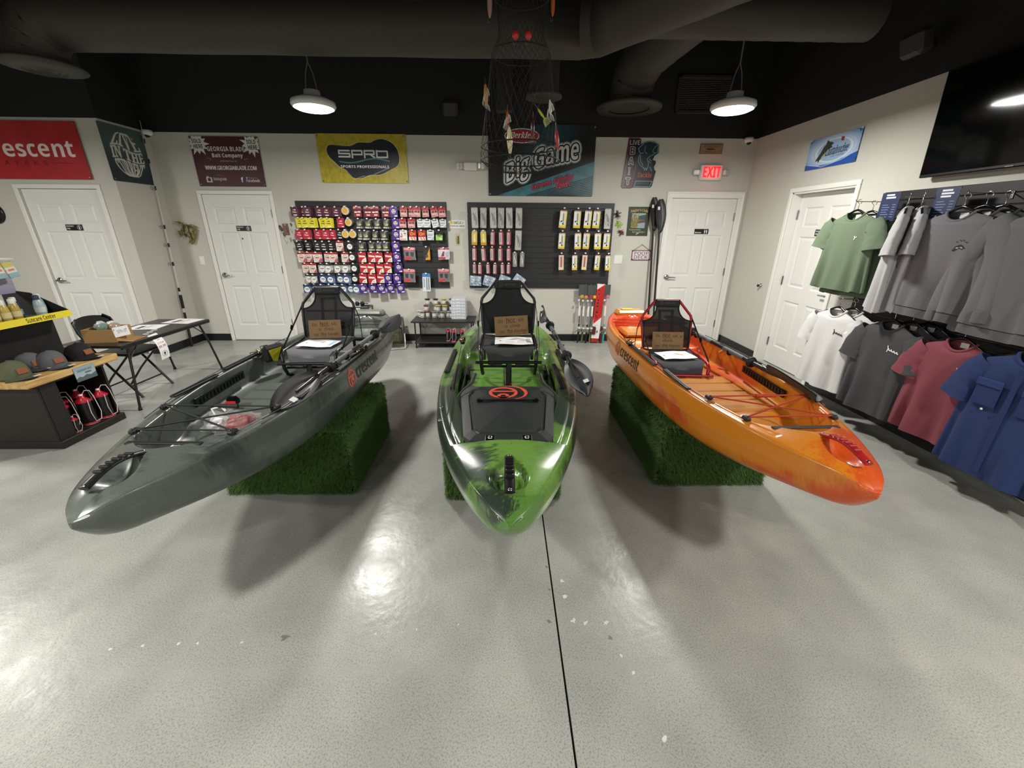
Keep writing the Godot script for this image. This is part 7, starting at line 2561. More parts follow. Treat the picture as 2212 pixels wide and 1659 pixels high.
	if mark != "":
		b = MB.new()
		b.smooth(1)
		var ink = hx("e8e8e6")
		var strokes = []
		if mark == "script" or mark == "dark_script":
			if mark == "dark_script": ink = hx("2e2e30")
			for i in 4: strokes.append([[0.07 + i * 0.022, -0.2 - i * 0.004], [0.078 + i * 0.022, -0.185 - i * 0.004], [0.083 + i * 0.022, -0.2 - i * 0.004], [0.092 + i * 0.022, -0.198 - i * 0.004]])
			strokes.append([[0.065, -0.165], [0.074, -0.19], [0.07, -0.215]])
		elif mark == "bird": strokes = [[[0.09, -0.19], [0.1, -0.205], [0.094, -0.22]], [[0.1, -0.2], [0.112, -0.195]]]
		elif mark == "fish":
			ink = hx("20222c")
			strokes = [[[0.07, -0.255], [0.085, -0.225], [0.115, -0.215], [0.14, -0.235]], [[0.075, -0.252], [0.1, -0.232], [0.13, -0.24]], [[0.08, -0.20], [0.083, -0.193]], [[0.10, -0.19], [0.102, -0.182]], [[0.12, -0.19], [0.12, -0.182]], [[0.137, -0.20], [0.141, -0.193]]]
		elif mark == "back_print":
			ink = hx("26282c")
			for i in 7: strokes.append([[-0.11, -0.20 - i * 0.03], [-0.06, -0.205 - i * 0.03], [-0.02, -0.195 - i * 0.03], [0.02, -0.205 - i * 0.03], [0.08 - 0.01 * i, -0.20 - i * 0.03]])
		for s in strokes:
			for i in s.size() - 1:
				for k in 4:
					var q0 = Vector2(s[i][0], s[i][1]).lerp(Vector2(s[i + 1][0], s[i + 1][1]), k / 4.0)
					var q1 = Vector2(s[i][0], s[i][1]).lerp(Vector2(s[i + 1][0], s[i + 1][1]), (k + 1) / 4.0)
					var nn = (q1 - q0).normalized().orthogonal() * (0.0035 if mark != "back_print" else 0.006)
					b.quad(chest.call((q0 - nn).x, (q0 - nn).y), chest.call((q1 - nn).x, (q1 - nn).y), chest.call((q1 + nn).x, (q1 + nn).y), chest.call((q0 + nn).x, (q0 + nn).y))
		put("chest_print", b, mat(ink, 0.8), t)
		if mark == "fish":
			b = MB.new()
			for k in 3: b.quad(chest.call(0.088 + k * 0.014, -0.238), chest.call(0.102 + k * 0.014, -0.236), chest.call(0.102 + k * 0.014, -0.23), chest.call(0.088 + k * 0.014, -0.232))
			put("print_white", b, mat(hx("c9ccd4"), 0.8), t)
	return t

func hanger(label: String, at: Vector3, turn: float):
	var t = thing("hanger", label, "hanger", at, "black hangers with chrome hooks", turn)
	var b = MB.new()
	b.tube([Vector3(-0.19, -0.075, 0), Vector3(-0.1, -0.03, 0), Vector3(-0.03, 0.005, 0), Vector3(0.0, 0.014, 0), Vector3(0.03, 0.005, 0), Vector3(0.1, -0.03, 0), Vector3(0.19, -0.075, 0)], 0.009, 8)
	put("shoulders", b, M.gloss_black, t)
	b = MB.new()
	var hk = [Vector3(0, 0.014, 0), Vector3(0, 0.06, 0)]
	for i in 9: hk.append(Vector3(0.02 * cos(PI - PI * 1.25 * i / 8.0) + 0.0, 0.078 + 0.02 * sin(PI - PI * 1.25 * i / 8.0), 0))
	b.tube(hk, 0.0028, 6)
	put("hook", b, M.chrome, t)

func clothes():
	var js = [1.945, 1.873, 1.80, 1.727, 1.653, 1.58, 1.507, 1.433, 1.36, 1.287, 1.213, 1.14, 1.067, 0.993, 0.92, 0.855, 0.79]
	var bd = slat_board("long black slatted board of hanging shirts on the right wall", Vector3(XR, 0, 3.5), 2.44, js, -PI / 2, hx("1a1b1d"))
	# straight arms stand out from the board (board's own axes: x runs towards the back, z out of the wall)
	var arm = func(z: float, y: float, n: float):
		var b = MB.new()
		b.tube([Vector3(z - 3.5, y, 0.02), Vector3(z - 3.5, y, n), Vector3(z - 3.5, y + 0.012, n + 0.012)], 0.004, 6)
		b.box(Vector3(z - 3.5, y - 0.01, 0.03), Vector3(0.016, 0.05, 0.006), 0.002)
		put("display_arm", b, M.chrome, bd)
	var T = -PI / 2
	var up = [
		["tee", "sage green tee shirt at the outer end of the upper arm beside the door", 3.12, 1.775, 2.31, T + 0.12, hx("6f8168"), 1.0, 0.66, false, 3, "bird"],
		["tee", "sage green tee shirt hanging behind another beside the door", 3.21, 1.765, 2.36, T + 0.25, hx("627459"), 1.0, 0.70, false, 5, ""],
		["tee", "pale grey tee shirt turned edge on with dark wording", 3.10, 1.80, 2.80, T - 0.75, hx("c4c4c6"), 0.92, 0.78, false, 9, "back_print"],
		["tee", "pale grey tee shirt behind the one with dark wording", 3.16, 1.80, 2.85, T - 0.65, hx("bcbcc0"), 0.92, 0.76, false, 11, ""],
		["sweatshirt", "heather grey sweatshirt in front with a small fish print", 3.08, 1.76, 3.24, T + 0.05, hx("77767a"), 1.12, 0.66, true, 13, "fish"],
		["sweatshirt", "heather grey sweatshirt hanging second behind the fish print one", 3.17, 1.765, 3.29, T + 0.1, hx("5f5f62"), 1.1, 0.66, true, 15, ""],
		["sweatshirt", "dark grey sweatshirt hanging last behind the fish print one", 3.25, 1.765, 3.33, T + 0.12, hx("4c4d52"), 1.1, 0.66, true, 17, ""],
		["sweatshirt", "heather grey sweatshirt at the picture's right edge", 3.10, 1.74, 3.72, T + 0.02, hx("747377"), 1.15, 0.68, true, 19, ""]]
	var low = [
		["tee", "white tee shirt in front with small dark script, below the green tees", 3.10, 0.945, 2.44, T + 0.1, hx("e6e6e6"), 1.0, 0.74, false, 23, "dark_script"],
		["tee", "white tee shirt hanging behind the white one with script", 3.20, 0.945, 2.49, T + 0.2, hx("dededc"), 1.0, 0.76, false, 25, ""],
		["tee", "charcoal tee shirt in front with white script on the lower row", 3.08, 0.95, 3.03, T + 0.06, hx("47484b"), 1.02, 0.75, false, 27, "script"],
		["tee", "charcoal tee shirt second behind the one with white script", 3.17, 0.95, 3.09, T + 0.12, hx("4c4d50"), 1.02, 0.75, false, 29, ""],
		["tee", "dark charcoal tee shirt last behind the one with white script", 3.26, 0.95, 3.14, T + 0.12, hx("2e2f33"), 1.02, 0.75, false, 31, ""],
		["tee", "dusty maroon tee shirt with white script on the lower row", 3.10, 0.935, 3.54, T + 0.05, hx("8c4450"), 1.04, 0.72, false, 33, "script"],
		["fishing_shirt", "navy button shirt with chest pockets at the lower right edge", 3.06, 0.965, 3.98, T + 0.05, hx("26396b"), 1.1, 0.80, false, 37, ""],
		["fishing_shirt", "navy button shirt hanging behind the navy one at the edge", 3.16, 0.955, 4.06, T + 0.1, hx("202f5a"), 1.1, 0.80, false, 39, ""]]
	var words = {"tee": "tee shirt", "sweatshirt": "sweatshirt", "fishing_shirt": "shirt"}
	for s in up + low:
		var nm: String = {"tee": "tee_shirt", "sweatshirt": "sweatshirt", "fishing_shirt": "fishing_shirt"}[s[0]]
		var o = garment(nm, s[1], words[s[0]], Vector3(s[2], s[3], s[4]), s[5], s[6], s[7], s[8], s[9], s[10], "shirts on the right wall's board", s[11])
		hanger("black hanger holding the %s" % " ".join(s[1].replace(" hanging", "").split(" ").slice(0, 12)), Vector3(s[2], s[3] + 0.012, s[4]), s[5])
		if s[0] == "fishing_shirt":
			for sx in [-1.0, 1.0]:
				var b = MB.new()
				b.box(Vector3(sx * 0.115, -0.28, 0.062), Vector3(0.13, 0.14, 0.008), 0.003)
				put("pocket", b, cloth_mat(hx("23356a")), o)
				b = MB.new()
				b.box(Vector3(sx * 0.115, -0.205, 0.068), Vector3(0.135, 0.045, 0.008), 0.003)
				put("pocket_flap", b, cloth_mat(hx("2a3f77")), o)
			var b2 = MB.new()
			b2.box(Vector3(0.0, -0.42, 0.062), Vector3(0.03, 0.68, 0.006), 0.002)
			put("placket", b2, cloth_mat(hx("23356a")), o)
			b2 = MB.new()
			b2.lathe([Vector2(0.001, 0.004), Vector2(0.007, 0.003), Vector2(0.007, 0.0)], 10, xf(Vector3(-0.1, -0.37, 0.07), Vector3(PI / 2, 0, 0)))
			put("tag_button", b2, M.white, o)
	for q in [[2.31, 1.868, 0.28], [2.8, 1.868, 0.3], [3.27, 1.868, 0.32], [3.72, 1.868, 0.3], [2.45, 1.045, 0.3], [3.06, 1.045, 0.33], [3.54, 1.03, 0.3], [3.98, 1.06, 0.34]]: arm.call(q[0], q[1], q[2])
	# two navy price boards
	for q in [[2.52, "navy price card with white print on the upper rail, left one"], [2.98, "navy price card with white print above the sweatshirts, right one"]]:
		var p = Pic.new(160, 240, hx("1f2c50"))
		p.rect(40, 14, 70, 14, hx("dfe4ee")); p.rect(40, 36, 84, 14, hx("dfe4ee")); p.rect(40, 58, 70, 14, hx("dfe4ee") if q[0] > 2.6 else hx("1f2c50"))
		for i in 6:
			p.rect(24, 100 + i * 20, 50 + (i * 17) % 24, 5, hx("7d8cb4"))
			p.rect(112, 100 + i * 20, 30, 5, hx("7d8cb4"))
		var b = MB.new()
		b.box(Vector3.ZERO, Vector3(0.17, 0.22, 0.004))
		single("price_card", q[1], "sign", b, picmat(p, 0.5), Transform3D(Basis.from_euler(Vector3(0, T, 0)), Vector3(3.20, 1.815, q[0])), "navy price cards on the shirt board")
	# television
	var t = thing("television", "large black flat television hung high on the right wall above the shirts", "television", Vector3(3.29, 2.375, 3.235), "", T)
	var b = MB.new()
	var tilt = Basis.from_euler(Vector3(0.05, 0, 0))
	b.box(Vector3.ZERO, Vector3(1.24, 0.71, 0.045), 0.006, tilt)
	put("case", b, mat(hx("0b0b0d"), 0.35), t)
	b = MB.new()
	b.box(tilt * Vector3(0, 0.004, 0.0235), Vector3(1.215, 0.675, 0.002), 0.0, tilt)
	put("screen", b, mat(hx("040506"), 0.06), t)
	b = MB.new()
	b.box(Vector3(0, 0, -0.05), Vector3(0.4, 0.3, 0.06), 0.005)
	put("wall_mount", b, M.black, t)
	b = MB.new()
	b.box(tilt * Vector3(0, -0.346, 0.024), Vector3(0.05, 0.006, 0.002), 0.0, tilt)
	put("badge", b, M.chrome, t)

# ---------------------------------------------------------------- left corner: display cabinet, table, chair
func cap(label: String, at: Vector3, turn: float, c: Color, mesh_c: Color, camo: bool):
	var t = thing("cap", label, "cap", at, "caps on the wooden slab", turn)
	var m = mat(c, 0.9)
	if camo: m = tri_tex(mat(Color.WHITE, 0.9), noise_tex(91, 0.02, [[0.0, hx("17191a")], [0.42, hx("24282a")], [0.5, hx("53585b")], [1.0, hx("6b7073")]], 256, 2), 4.0)
	var b = MB.new()
	b.smooth(1)
	var crown = func(a: float, v: float) -> Vector3:
		var r = cos(v * PI / 2)
		return Vector3(cos(a) * 0.088 * pow(r, 0.75), 0.012 + 0.118 * pow(sin(v * PI / 2), 0.85) * (1.0 + 0.06 * sin(a)), sin(a) * 0.10 * pow(r, 0.75) * (1.0 - 0.25 * v * maxf(-sin(a), 0)))
	for half in 2:
		b = MB.new()
		b.smooth(1)
		var rows = []
		for i in 11:
			var row = PackedVector3Array()
			for j in 17: row.append(crown.call(PI * (1.0 - j / 16.0) + (0.0 if half == 0 else PI), minf(i / 10.0, 0.995)))
			rows.append(row)
		b.grid(rows)
		put("front_panel" if half == 0 else "rear_mesh", b, mat(hx("5d5f64"), 0.9) if half == 0 and camo else (m if half == 1 and camo else mat(c if half == 0 else mesh_c, 0.9)), t)
	b = MB.new()
	b.smooth(1)
	for q in 2:
		var rows = []
		for i in 6:
			var row = PackedVector3Array()
			for j in 13:
				var a = PI * (0.12 + 0.76 * j / 12.0)
				var k = i / 5.0
				var rr = 1.0 + 0.75 * k * pow(sin(a), 0.8)
				row.append(Vector3(cos(a) * 0.088 * (1.0 + 0.12 * k), 0.016 - 0.02 * k * cos(a) * cos(a) - (0.0 if q == 0 else 0.004), sin(a) * 0.10 * rr))
			rows.append(row)
		if q == 0: rows.reverse()
		b.grid(rows)
	put("brim", b, mat(c.darkened(0.15), 0.9), t)
	b = MB.new()
	b.box(Vector3(0, 0.062, 0.094), Vector3(0.062, 0.045, 0.006), 0.003, Basis.from_euler(Vector3(-0.35, 0, 0)))
	put("leather_patch", b, mat(hx("8a5238"), 0.8), t)
	b = MB.new()
	b.lathe([Vector2(0.009, 0), Vector2(0.007, 0.005), Vector2(0.001, 0.007)], 10, xf(Vector3(0, 0.128, 0)))
	put("top_button", b, m, t)
	b = MB.new()
	b.box(Vector3(0.03, 0.018, 0.155), Vector3(0.045, 0.002, 0.02), 0.0, Basis.from_euler(Vector3(0.1, 0, 0)))
	put("size_sticker", b, mat(hx("d9d9d6"), 0.5), t)

func left_corner():
	# low cubby cabinet under a wooden slab
	var wood = mat(hx("1f1816"), 0.5)
	var t = thing("cubby_cabinet", "dark cabinet with an open cubby of red capped bottles under the wooden slab", "cabinet", Vector3(-3.93, 0, 3.02))
	# local: open side towards +x
	var parts = [["base", Vector3(0, 0.03, 0), Vector3(1.02, 0.06, 0.56)], ["top_panel", Vector3(0, 0.515, 0), Vector3(0.98, 0.02, 0.54)], ["back_panel", Vector3(-0.02, 0.28, 0), Vector3(0.02, 0.45, 0.54)], ["side_panel", Vector3(0.235, 0.28, -0.262), Vector3(0.49, 0.45, 0.02)], ["divider", Vector3(0.235, 0.28, 0.14), Vector3(0.49, 0.45, 0.025)], ["side_panel", Vector3(0.235, 0.28, 0.262), Vector3(0.49, 0.45, 0.02)], ["side_panel", Vector3(-0.25, 0.28, 0.262), Vector3(0.44, 0.45, 0.02)], ["front_fascia", Vector3(0.475, 0.28, 0.2), Vector3(0.02, 0.45, 0.105)]]
	for q in parts:
		var b = MB.new()
		b.box(q[1], q[2], 0.003)
		put(q[0], b, wood, t)
	var grain = tri_tex(mat(Color.WHITE, 0.55), noise_tex(95, 0.012, [[0.0, hx("a9804c")], [0.5, hx("c9a367")], [1.0, hx("dcbb83")]], 512, 5), 1.4)
	grain.uv1_scale = Vector3(4.0, 4.0, 0.7)
	var b = MB.new()
	b.box(Vector3(-3.97, 0.556, 3.01), Vector3(1.14, 0.055, 0.74), 0.006)
	single("wooden_slab", "pale butcher block slab carrying caps in front of the sunscreen tower", "shelf", b, grain)
	var p = Pic.new(192, 128, hx("9fb4be"))
	for y in 128: p.rect(0, y, 192, 1, hx("8ea6b4").lerp(hx("b9c6c8"), y / 128.0))
	p.poly([Vector2(0, 100), Vector2(30, 84), Vector2(60, 96), Vector2(100, 80), Vector2(140, 94), Vector2(192, 78), Vector2(192, 128), Vector2(0, 128)], hx("55646a"))
	p.text("SNAPBACK HATS", 26, 26, 136, 20, hx("39464d"))
	p.rect(90, 56, 60, 14, hx("5a6a72"))
	b = MB.new()
	b.box(Vector3(-3.396, 0.525, 2.98), Vector3(0.003, 0.115, 0.17))
	b = MB.new()
	b.box(Vector3.ZERO, Vector3(0.17, 0.115, 0.003))
	single("hat_price_card", "pale blue hat price card stuck on the wooden slab's edge", "sign", b, picmat(p, 0.5), Transform3D(Basis.from_euler(Vector3(0, PI / 2, 0)), Vector3(-3.396, 0.515, 2.96)))
	cap("black cap with a tan patch, nearest the far end of the slab", Vector3(-3.56, 0.5845, 2.80), PI / 2 - 0.1, hx("1a1b1d"), hx("17181a"), false)
	cap("grey camouflage cap with a tan patch in the middle of the slab", Vector3(-3.56, 0.5845, 3.03), PI / 2 - 0.2, hx("5d5f64"), hx("3a3c3f"), true)
	cap("second grey camouflage cap tucked behind the first on the slab", Vector3(-3.66, 0.5845, 3.09), PI / 2 - 0.2, hx("4d4f54"), hx("3a3c3f"), true)
	cap("olive cap with a tan patch at the picture's left edge", Vector3(-3.57, 0.5845, 3.29), PI / 2 - 0.1, hx("5d6048"), hx("4c4e40"), false)
	for q in [[-3.49, 2.83, "furthest right in the cubby"], [-3.51, 2.96, "second from the right in the cubby, cord in front"], [-3.56, 3.10, "left in the cubby, cap level with its neighbour"], [-3.66, 2.85, "behind on the right in the cubby"], [-3.66, 3.00, "behind in the cubby's middle"]]: shaker("red capped black bottle, " + q[2], Vector3(q[0], 0.0605, q[1]), 0.86, PI / 2)
	shaker("small red capped bottle with a loose cord at the cubby's front left", Vector3(-3.47, 0.0605, 3.12), 0.45, 1.2)
	# sunscreen tower with a tray
	t = thing("sunscreen_tower", "black display tower with a yellow suncare strip along its tray", "display stand", Vector3(-3.96, 0.5845, 3.08))
	b = MB.new()
	b.box(Vector3(-0.02, 0.17, 0), Vector3(0.46, 0.34, 0.72), 0.004)
	put("body", b, mat(hx("121314"), 0.6), t)
	b = MB.new()
	b.box(Vector3(0.12, 0.345, 0), Vector3(0.46, 0.012, 0.74), 0.002)
	put("tray_floor", b, mat(hx("161617"), 0.6), t)
	for s in [-1.0, 1.0]:
		b = MB.new()
		b.slab(PackedVector2Array([Vector2(-0.12, 0.35), Vector2(0.36, 0.35), Vector2(0.36, 0.392), Vector2(0.1, 0.53), Vector2(-0.12, 0.56)]), -0.006, 0.006, xf(Vector3(0, 0, s * 0.366)))
		put("tray_side", b, mat(hx("161412"), 0.6), t)
	p = Pic.new(640, 48, hx("e3cf2c"))
	p.text("Suncare Center", 350, 8, 180, 32, hx("1c1c1a"))
	b = MB.new()
	b.box(Vector3.ZERO, Vector3(0.75, 0.05, 0.004))
	put("yellow_strip", b, picmat(p, 0.4), t, Transform3D(Basis.from_euler(Vector3(-0.2, PI / 2, 0)), Vector3(0.364, 0.368, 0)))
	p = Pic.new(384, 256, hx("b9b5c4"))
	for y in 256: p.rect(0, y, 384, 1, hx("c9bcae").lerp(hx("8f8fae"), y / 256.0))
	p.rect(40, 20, 190, 200, hx("dedce2"))
	p.text("REEF", 60, 34, 150, 54, hx("1d1d22")); p.text("SPORT", 54, 100, 162, 50, hx("1d1d22")); p.text("SUN CARE", 62, 168, 146, 28, hx("1d1d22"))
	b = MB.new()
	b.box(Vector3.ZERO, Vector3(0.74, 0.26, 0.008), 0.002)
	put("header_card", b, picmat(p, 0.5), t, Transform3D(Basis.from_euler(Vector3(0, PI / 2, 0)), Vector3(0.0, 0.66, 0)))
	b = MB.new()
	b.box(Vector3(0.06, 0.795, -0.18), Vector3(0.10, 0.012, 0.34), 0.003)
	put("top_shelf", b, mat(hx("d9d6cc"), 0.4), t)
	var cols = [hx("cf8a68"), hx("d79a6e"), hx("cfa07a"), hx("b9a44c"), hx("c9b455"), hx("c2a64a"), hx("24405e"), hx("b6ccd2"), hx("8fb3b8")]
	var nm = ["salmon", "peach", "pale peach", "olive yellow", "golden", "honey yellow", "dark blue", "white and blue", "pale teal"]
	for i in 9:
		var o = thing("sunscreen_bottle", "%s sunscreen bottle, %s from left in the yellow-striped tray" % [nm[i], ordinal(i)], "bottle", Vector3(-3.70 - (0.07 if i == 6 or i == 8 else 0.0), 0.9365, 3.36 - i * 0.072 - (0.03 if i > 6 else 0.0)), "sunscreen bottles in the tray", 0.0)
		b = MB.new()
		b.lathe([Vector2(0.001, 0.0), Vector2(0.026, 0.0), Vector2(0.031, 0.01), Vector2(0.032, 0.09), Vector2(0.027, 0.125), Vector2(0.017, 0.143)], 16)
		put("bottle", b, tri_tex(mat(cols[i], 0.3), M.cloth_tex, 8.0), o)
		b = MB.new()
		b.lathe([Vector2(0.018, 0.138), Vector2(0.019, 0.17), Vector2(0.015, 0.176), Vector2(0.001, 0.177)], 14)
		put("lid", b, mat(hx("e6e3da") if i != 7 else hx("22344a"), 0.35), o)
		b = MB.new()
		b.lathe([Vector2(0.0326, 0.045), Vector2(0.0326, 0.085)], 16)
		put("label_band", b, mat(cols[i].lerp(hx("e9e2d2"), 0.55), 0.4), o)
	for i in 4:
		var o = thing("lip_balm_sachet", "yellow and white sachet, %s from left on the tower's top rail" % ordinal(i), "packet", Vector3(-3.875, 1.30, 3.02 - i * 0.085), "sachets on the tower's rail", PI / 2)
		b = MB.new()
		b.box(Vector3(0, 0, 0), Vector3(0.075, 0.12, 0.012), 0.003, Basis.from_euler(Vector3(-0.1, 0, 0.05 * i)))
		if i == 0:
			p = Pic.new(48, 80, hx("d9dcd2"))
			p.rect(0, 0, 48, 26, hx("cbbf6a")); p.rect(8, 36, 32, 10, hx("d97f6a")); p.rect(0, 56, 48, 24, hx("8fb2b8"))
			M.sachet = picmat(p, 0.4)
		put("sachet", b, M.sachet, o)
	t = thing("red_carton", "open red carton on the tray at the picture's left edge", "box", Vector3(-3.72, 0.9365, 3.48))
	b = MB.new()
	b.box(Vector3(0.04, 0.035, 0), Vector3(0.2, 0.07, 0.15), 0.002)
	put("carton", b, mat(hx("b5231f"), 0.4), t)
	b = MB.new()
	b.box(Vector3(-0.03, 0.11, 0), Vector3(0.12, 0.004, 0.15), 0.001, Basis.from_euler(Vector3(0, 0, -0.7)))
	put("raised_lid", b, mat(hx("c4402f"), 0.4), t)
	b = MB.new()
	b.box(Vector3(0.141, 0.035, 0.02), Vector3(0.002, 0.03, 0.03))
	put("white_square", b, M.white, t)
	# folding table
	t = thing("folding_table", "black folding table with papers beside the far left door", "table", Vector3(-3.72, 0, 1.97))
	var blk = mat(hx("17181a"), 0.32)
	b = MB.new()
	b.box(Vector3(0, 0.608, 0), Vector3(0.59, 0.024, 1.18), 0.008)
	put("tabletop", b, tri_tex(mat(Color.WHITE, 0.3), noise_tex(97, 0.1, [[0.0, hx("1a191a")], [1.0, hx("2b2829")]], 128, 2), 2.0), t)
	b = MB.new()
	for sx in [-1.0, 1.0]: b.tube([Vector3(sx * 0.285, 0.592, -0.58), Vector3(sx * 0.285, 0.592, 0.58)], 0.011, 8)
	put("rim", b, blk, t)
	for sx in [-1.0, 1.0]:
		for sz in [-1.0, 1.0]:
			b = MB.new()
			b.tube([Vector3(sx * 0.24, 0.59, sz * 0.47), Vector3(sx * 0.262, 0.40, sz * 0.52), Vector3(sx * 0.285, 0.012, sz * 0.60)], 0.0115, 8)
			put("leg", b, blk, t)
			b = MB.new()
			b.lathe([Vector2(0.001, 0), Vector2(0.016, 0), Vector2(0.015, 0.025), Vector2(0.001, 0.026)], 10, xf(Vector3(sx * 0.285, 0, sz * 0.60)))
			put("foot", b, M.rubber, t)
			b = MB.new()
			b.tube([Vector3(sx * 0.24, 0.59, sz * 0.36), Vector3(sx * 0.256, 0.47, sz * 0.5)], 0.006, 6)
			put("brace", b, blk, t)
	# folding chair pushed under it
	t = thing("folding_chair", "black metal folding chair pushed under the folding table", "chair", Vector3(-3.83, 0, 2.06), "", PI / 2)
	for sx in [-1.0, 1.0]:
		b = MB.new()
		b.tube([Vector3(sx * 0.2, 0.0, 0.17), Vector3(sx * 0.2, 0.42, -0.12), Vector3(sx * 0.2, 0.66, -0.24), Vector3(sx * 0.19, 0.74, -0.265), Vector3(sx * 0.14, 0.78, -0.28)], 0.0115, 8)
		put("front_leg", b, blk, t)
		b = MB.new()
		b.tube([Vector3(sx * 0.18, 0.44, 0.14), Vector3(sx * 0.18, 0.2, -0.10), Vector3(sx * 0.18, 0.0, -0.27)], 0.010, 8)
		put("rear_leg", b, blk, t)
	for q in [[0.2, 0.12, 0.087], [0.18, 0.09, -0.205]]:
		b = MB.new()
		b.tube([Vector3(-q[0], q[1], q[2]), Vector3(q[0], q[1], q[2])], 0.008, 8)
		put("stretcher", b, blk, t)
	b = MB.new()
	b.box(Vector3(0, 0.445, 0.02), Vector3(0.40, 0.024, 0.38), 0.01, Basis.from_euler(Vector3(0.04, 0, 0)))
	put("seat", b, mat(hx("1a1b1d"), 0.4), t)
	b = MB.new()
	b.smooth(1)
	for q in 2:
		var rows = []
		for i in 6:
			var row = PackedVector3Array()
			for j in 11:
				var u = -1.0 + j / 5.0
				row.append(Vector3(u * 0.2 * (1.0 - 0.25 * pow(maxf(i / 5.0 - 0.4, 0.0), 2.0)), 0.60 + 0.19 * i / 5.0 - 0.03 * u * u * i / 5.0, -0.215 - 0.07 * i / 5.0 - 0.03 * (1.0 - u * u) - (0.0 if q == 0 else 0.005)))
			rows.append(row)
		if q == 1: rows.reverse()
		b.grid(rows)
	put("backrest", b, mat(hx("1a1b1d"), 0.35), t)
	# what lies on the table
	t = thing("lure_carton", "small brown carton of bagged lures on the folding table", "box", Vector3(-3.72, 0.6205, 2.33), "", 0.15)
	var cb = mat(hx("a98652"), 0.8)
	b = MB.new()
	for q in [[Vector3(0, 0.06, 0.11), Vector3(0.26, 0.12, 0.004)], [Vector3(0, 0.06, -0.11), Vector3(0.26, 0.12, 0.004)], [Vector3(0.13, 0.06, 0), Vector3(0.004, 0.12, 0.22)], [Vector3(-0.13, 0.06, 0), Vector3(0.004, 0.12, 0.22)], [Vector3(0, 0.003, 0), Vector3(0.26, 0.005, 0.22)]]: b.box(q[0], q[1])
	put("carton", b, cb, t)
	b = MB.new()
	b.box(Vector3(0.19, 0.006, 0.0), Vector3(0.12, 0.003, 0.21), 0.0, Basis.from_euler(Vector3(0, 0, -0.06)))
	put("flap", b, cb, t)
	p = Pic.new(128, 80, hx("e6e6e6"))
	p.text("50% off", 30, 22, 80, 30, hx("4b5a86"), "Droid Sans")
	b = MB.new()
	b.box(Vector3.ZERO, Vector3(0.14, 0.09, 0.002))
	put("note_card", b, picmat(p, 0.6), t, Transform3D(Basis.from_euler(Vector3(-0.1, PI / 2 - 0.3, 0)), Vector3(0.15, 0.09, 0.05)))
	var fn = FastNoiseLite.new()
	fn.frequency = 6.0
	for i in 5:
		b = MB.new()
		b.ball(Vector3(-0.07 + 0.035 * i, 0.12 + 0.015 * (i % 2), -0.04 + 0.03 * (i % 3)), Vector3(0.055, 0.04, 0.05), 9, Basis.from_euler(Vector3(i, i * 2.0, 0)))
		put("bagged_lure", b, mat([hx("8b8f8c"), hx("b7bcb8"), hx("6f8578"), hx("c4c8c6"), hx("a08a72")][i], 0.2), t)
	var sheets = [[Vector3(-3.80, 0.6215, 1.80), 0.15, 0.24, 0.30, "white printed sheet in the middle of the folding table"], [Vector3(-3.64, 0.6215, 1.50), -0.1, 0.25, 0.32, "white printed sheet at the far end of the folding table"]]
	for s in sheets:
		p = Pic.new(128, 160, hx("f0f0ee"))
		p.rect(20, 40, 70, 24, hx("55565a")); p.rect(20, 80, 88, 8, hx("9a9a9c")); p.rect(20, 100, 88, 5, hx("b0b0b2"))
		b = MB.new()
		b.box(Vector3.ZERO, Vector3(s[2], 0.001, s[3]))
		single("printed_sheet", s[4], "paper", b, picmat(p, 0.6), Transform3D(Basis.from_euler(Vector3(0, PI / 2 + s[1], 0)), s[0]), "printed sheets on the folding table")
	for i in 3:
		b = MB.new()
		b.lathe([Vector2(0.001, 0.006), Vector2(0.022, 0.006), Vector2(0.03, 0.002), Vector2(0.03, 0.0), Vector2(0.001, 0.0)], 16)
		single("blister_dish", "small clear dish, %s from the carton on the folding table" % ordinal(i), "dish", b, mat(hx("b6b8ba"), 0.15), xf(Vector3(-3.56 - 0.03 * i, 0.6205, 2.12 - 0.09 * i)), "small dishes on the folding table")
	p = Pic.new(128, 320, hx("efefed"))
	p.text("HALF-SALE", 24, 24, 80, 14, hx("55555a")); p.rect(34, 50, 60, 6, hx("8a8a8e")); p.rect(44, 66, 40, 6, hx("8a8a8e"))
	p.text("3 / 8 oz", 20, 96, 90, 22, hx("8a3350")); p.text("$9.99", 14, 136, 100, 34, hx("9a2440"))
	p.ell(64, 250, 38, 38, hx("3a3c3e")); p.ell(64, 250, 34, 34, hx("efefed")); p.poly([Vector2(48, 236), Vector2(70, 226), Vector2(84, 244), Vector2(70, 252), Vector2(76, 272), Vector2(56, 268)], hx("2b2d30"))
	b = MB.new()
	b.smooth(1)
	for q in 2:
		var rows = []
		for i in 10:
			var row = PackedVector3Array()
			var v = i / 9.0
			for j in 3: row.append(Vector3((j - 1) * 0.055, -0.25 + 0.25 * v, 0.012 - 0.05 * pow(v, 6.0) + (0.0 if q == 0 else -0.001) + 0.01 * sin(v * 4.0)))
			rows.append(row)
		if q == 1: rows.reverse()
		b.grid(rows)
	single("price_sheet", "white price sheet hanging over the folding table's right edge", "paper", b, picmat(p, 0.6), Transform3D(Basis.from_euler(Vector3(0, PI / 2, 0.06)), Vector3(-3.418, 0.632, 2.165)))
	# black round thing at the picture's left edge
	var cl = thing("wall_clock", "black round clock on the wall at the picture's left edge", "clock", Vector3(-6.13, 1.76, ZJ))
	b = MB.new()
	b.lathe([Vector2(0.001, 0.02), Vector2(0.10, 0.02), Vector2(0.112, 0.03), Vector2(0.12, 0.015), Vector2(0.118, 0.0)], 28, xf(Vector3.ZERO, Vector3(PI / 2, 0, 0)))
	put("rim", b, M.gloss_black, cl)

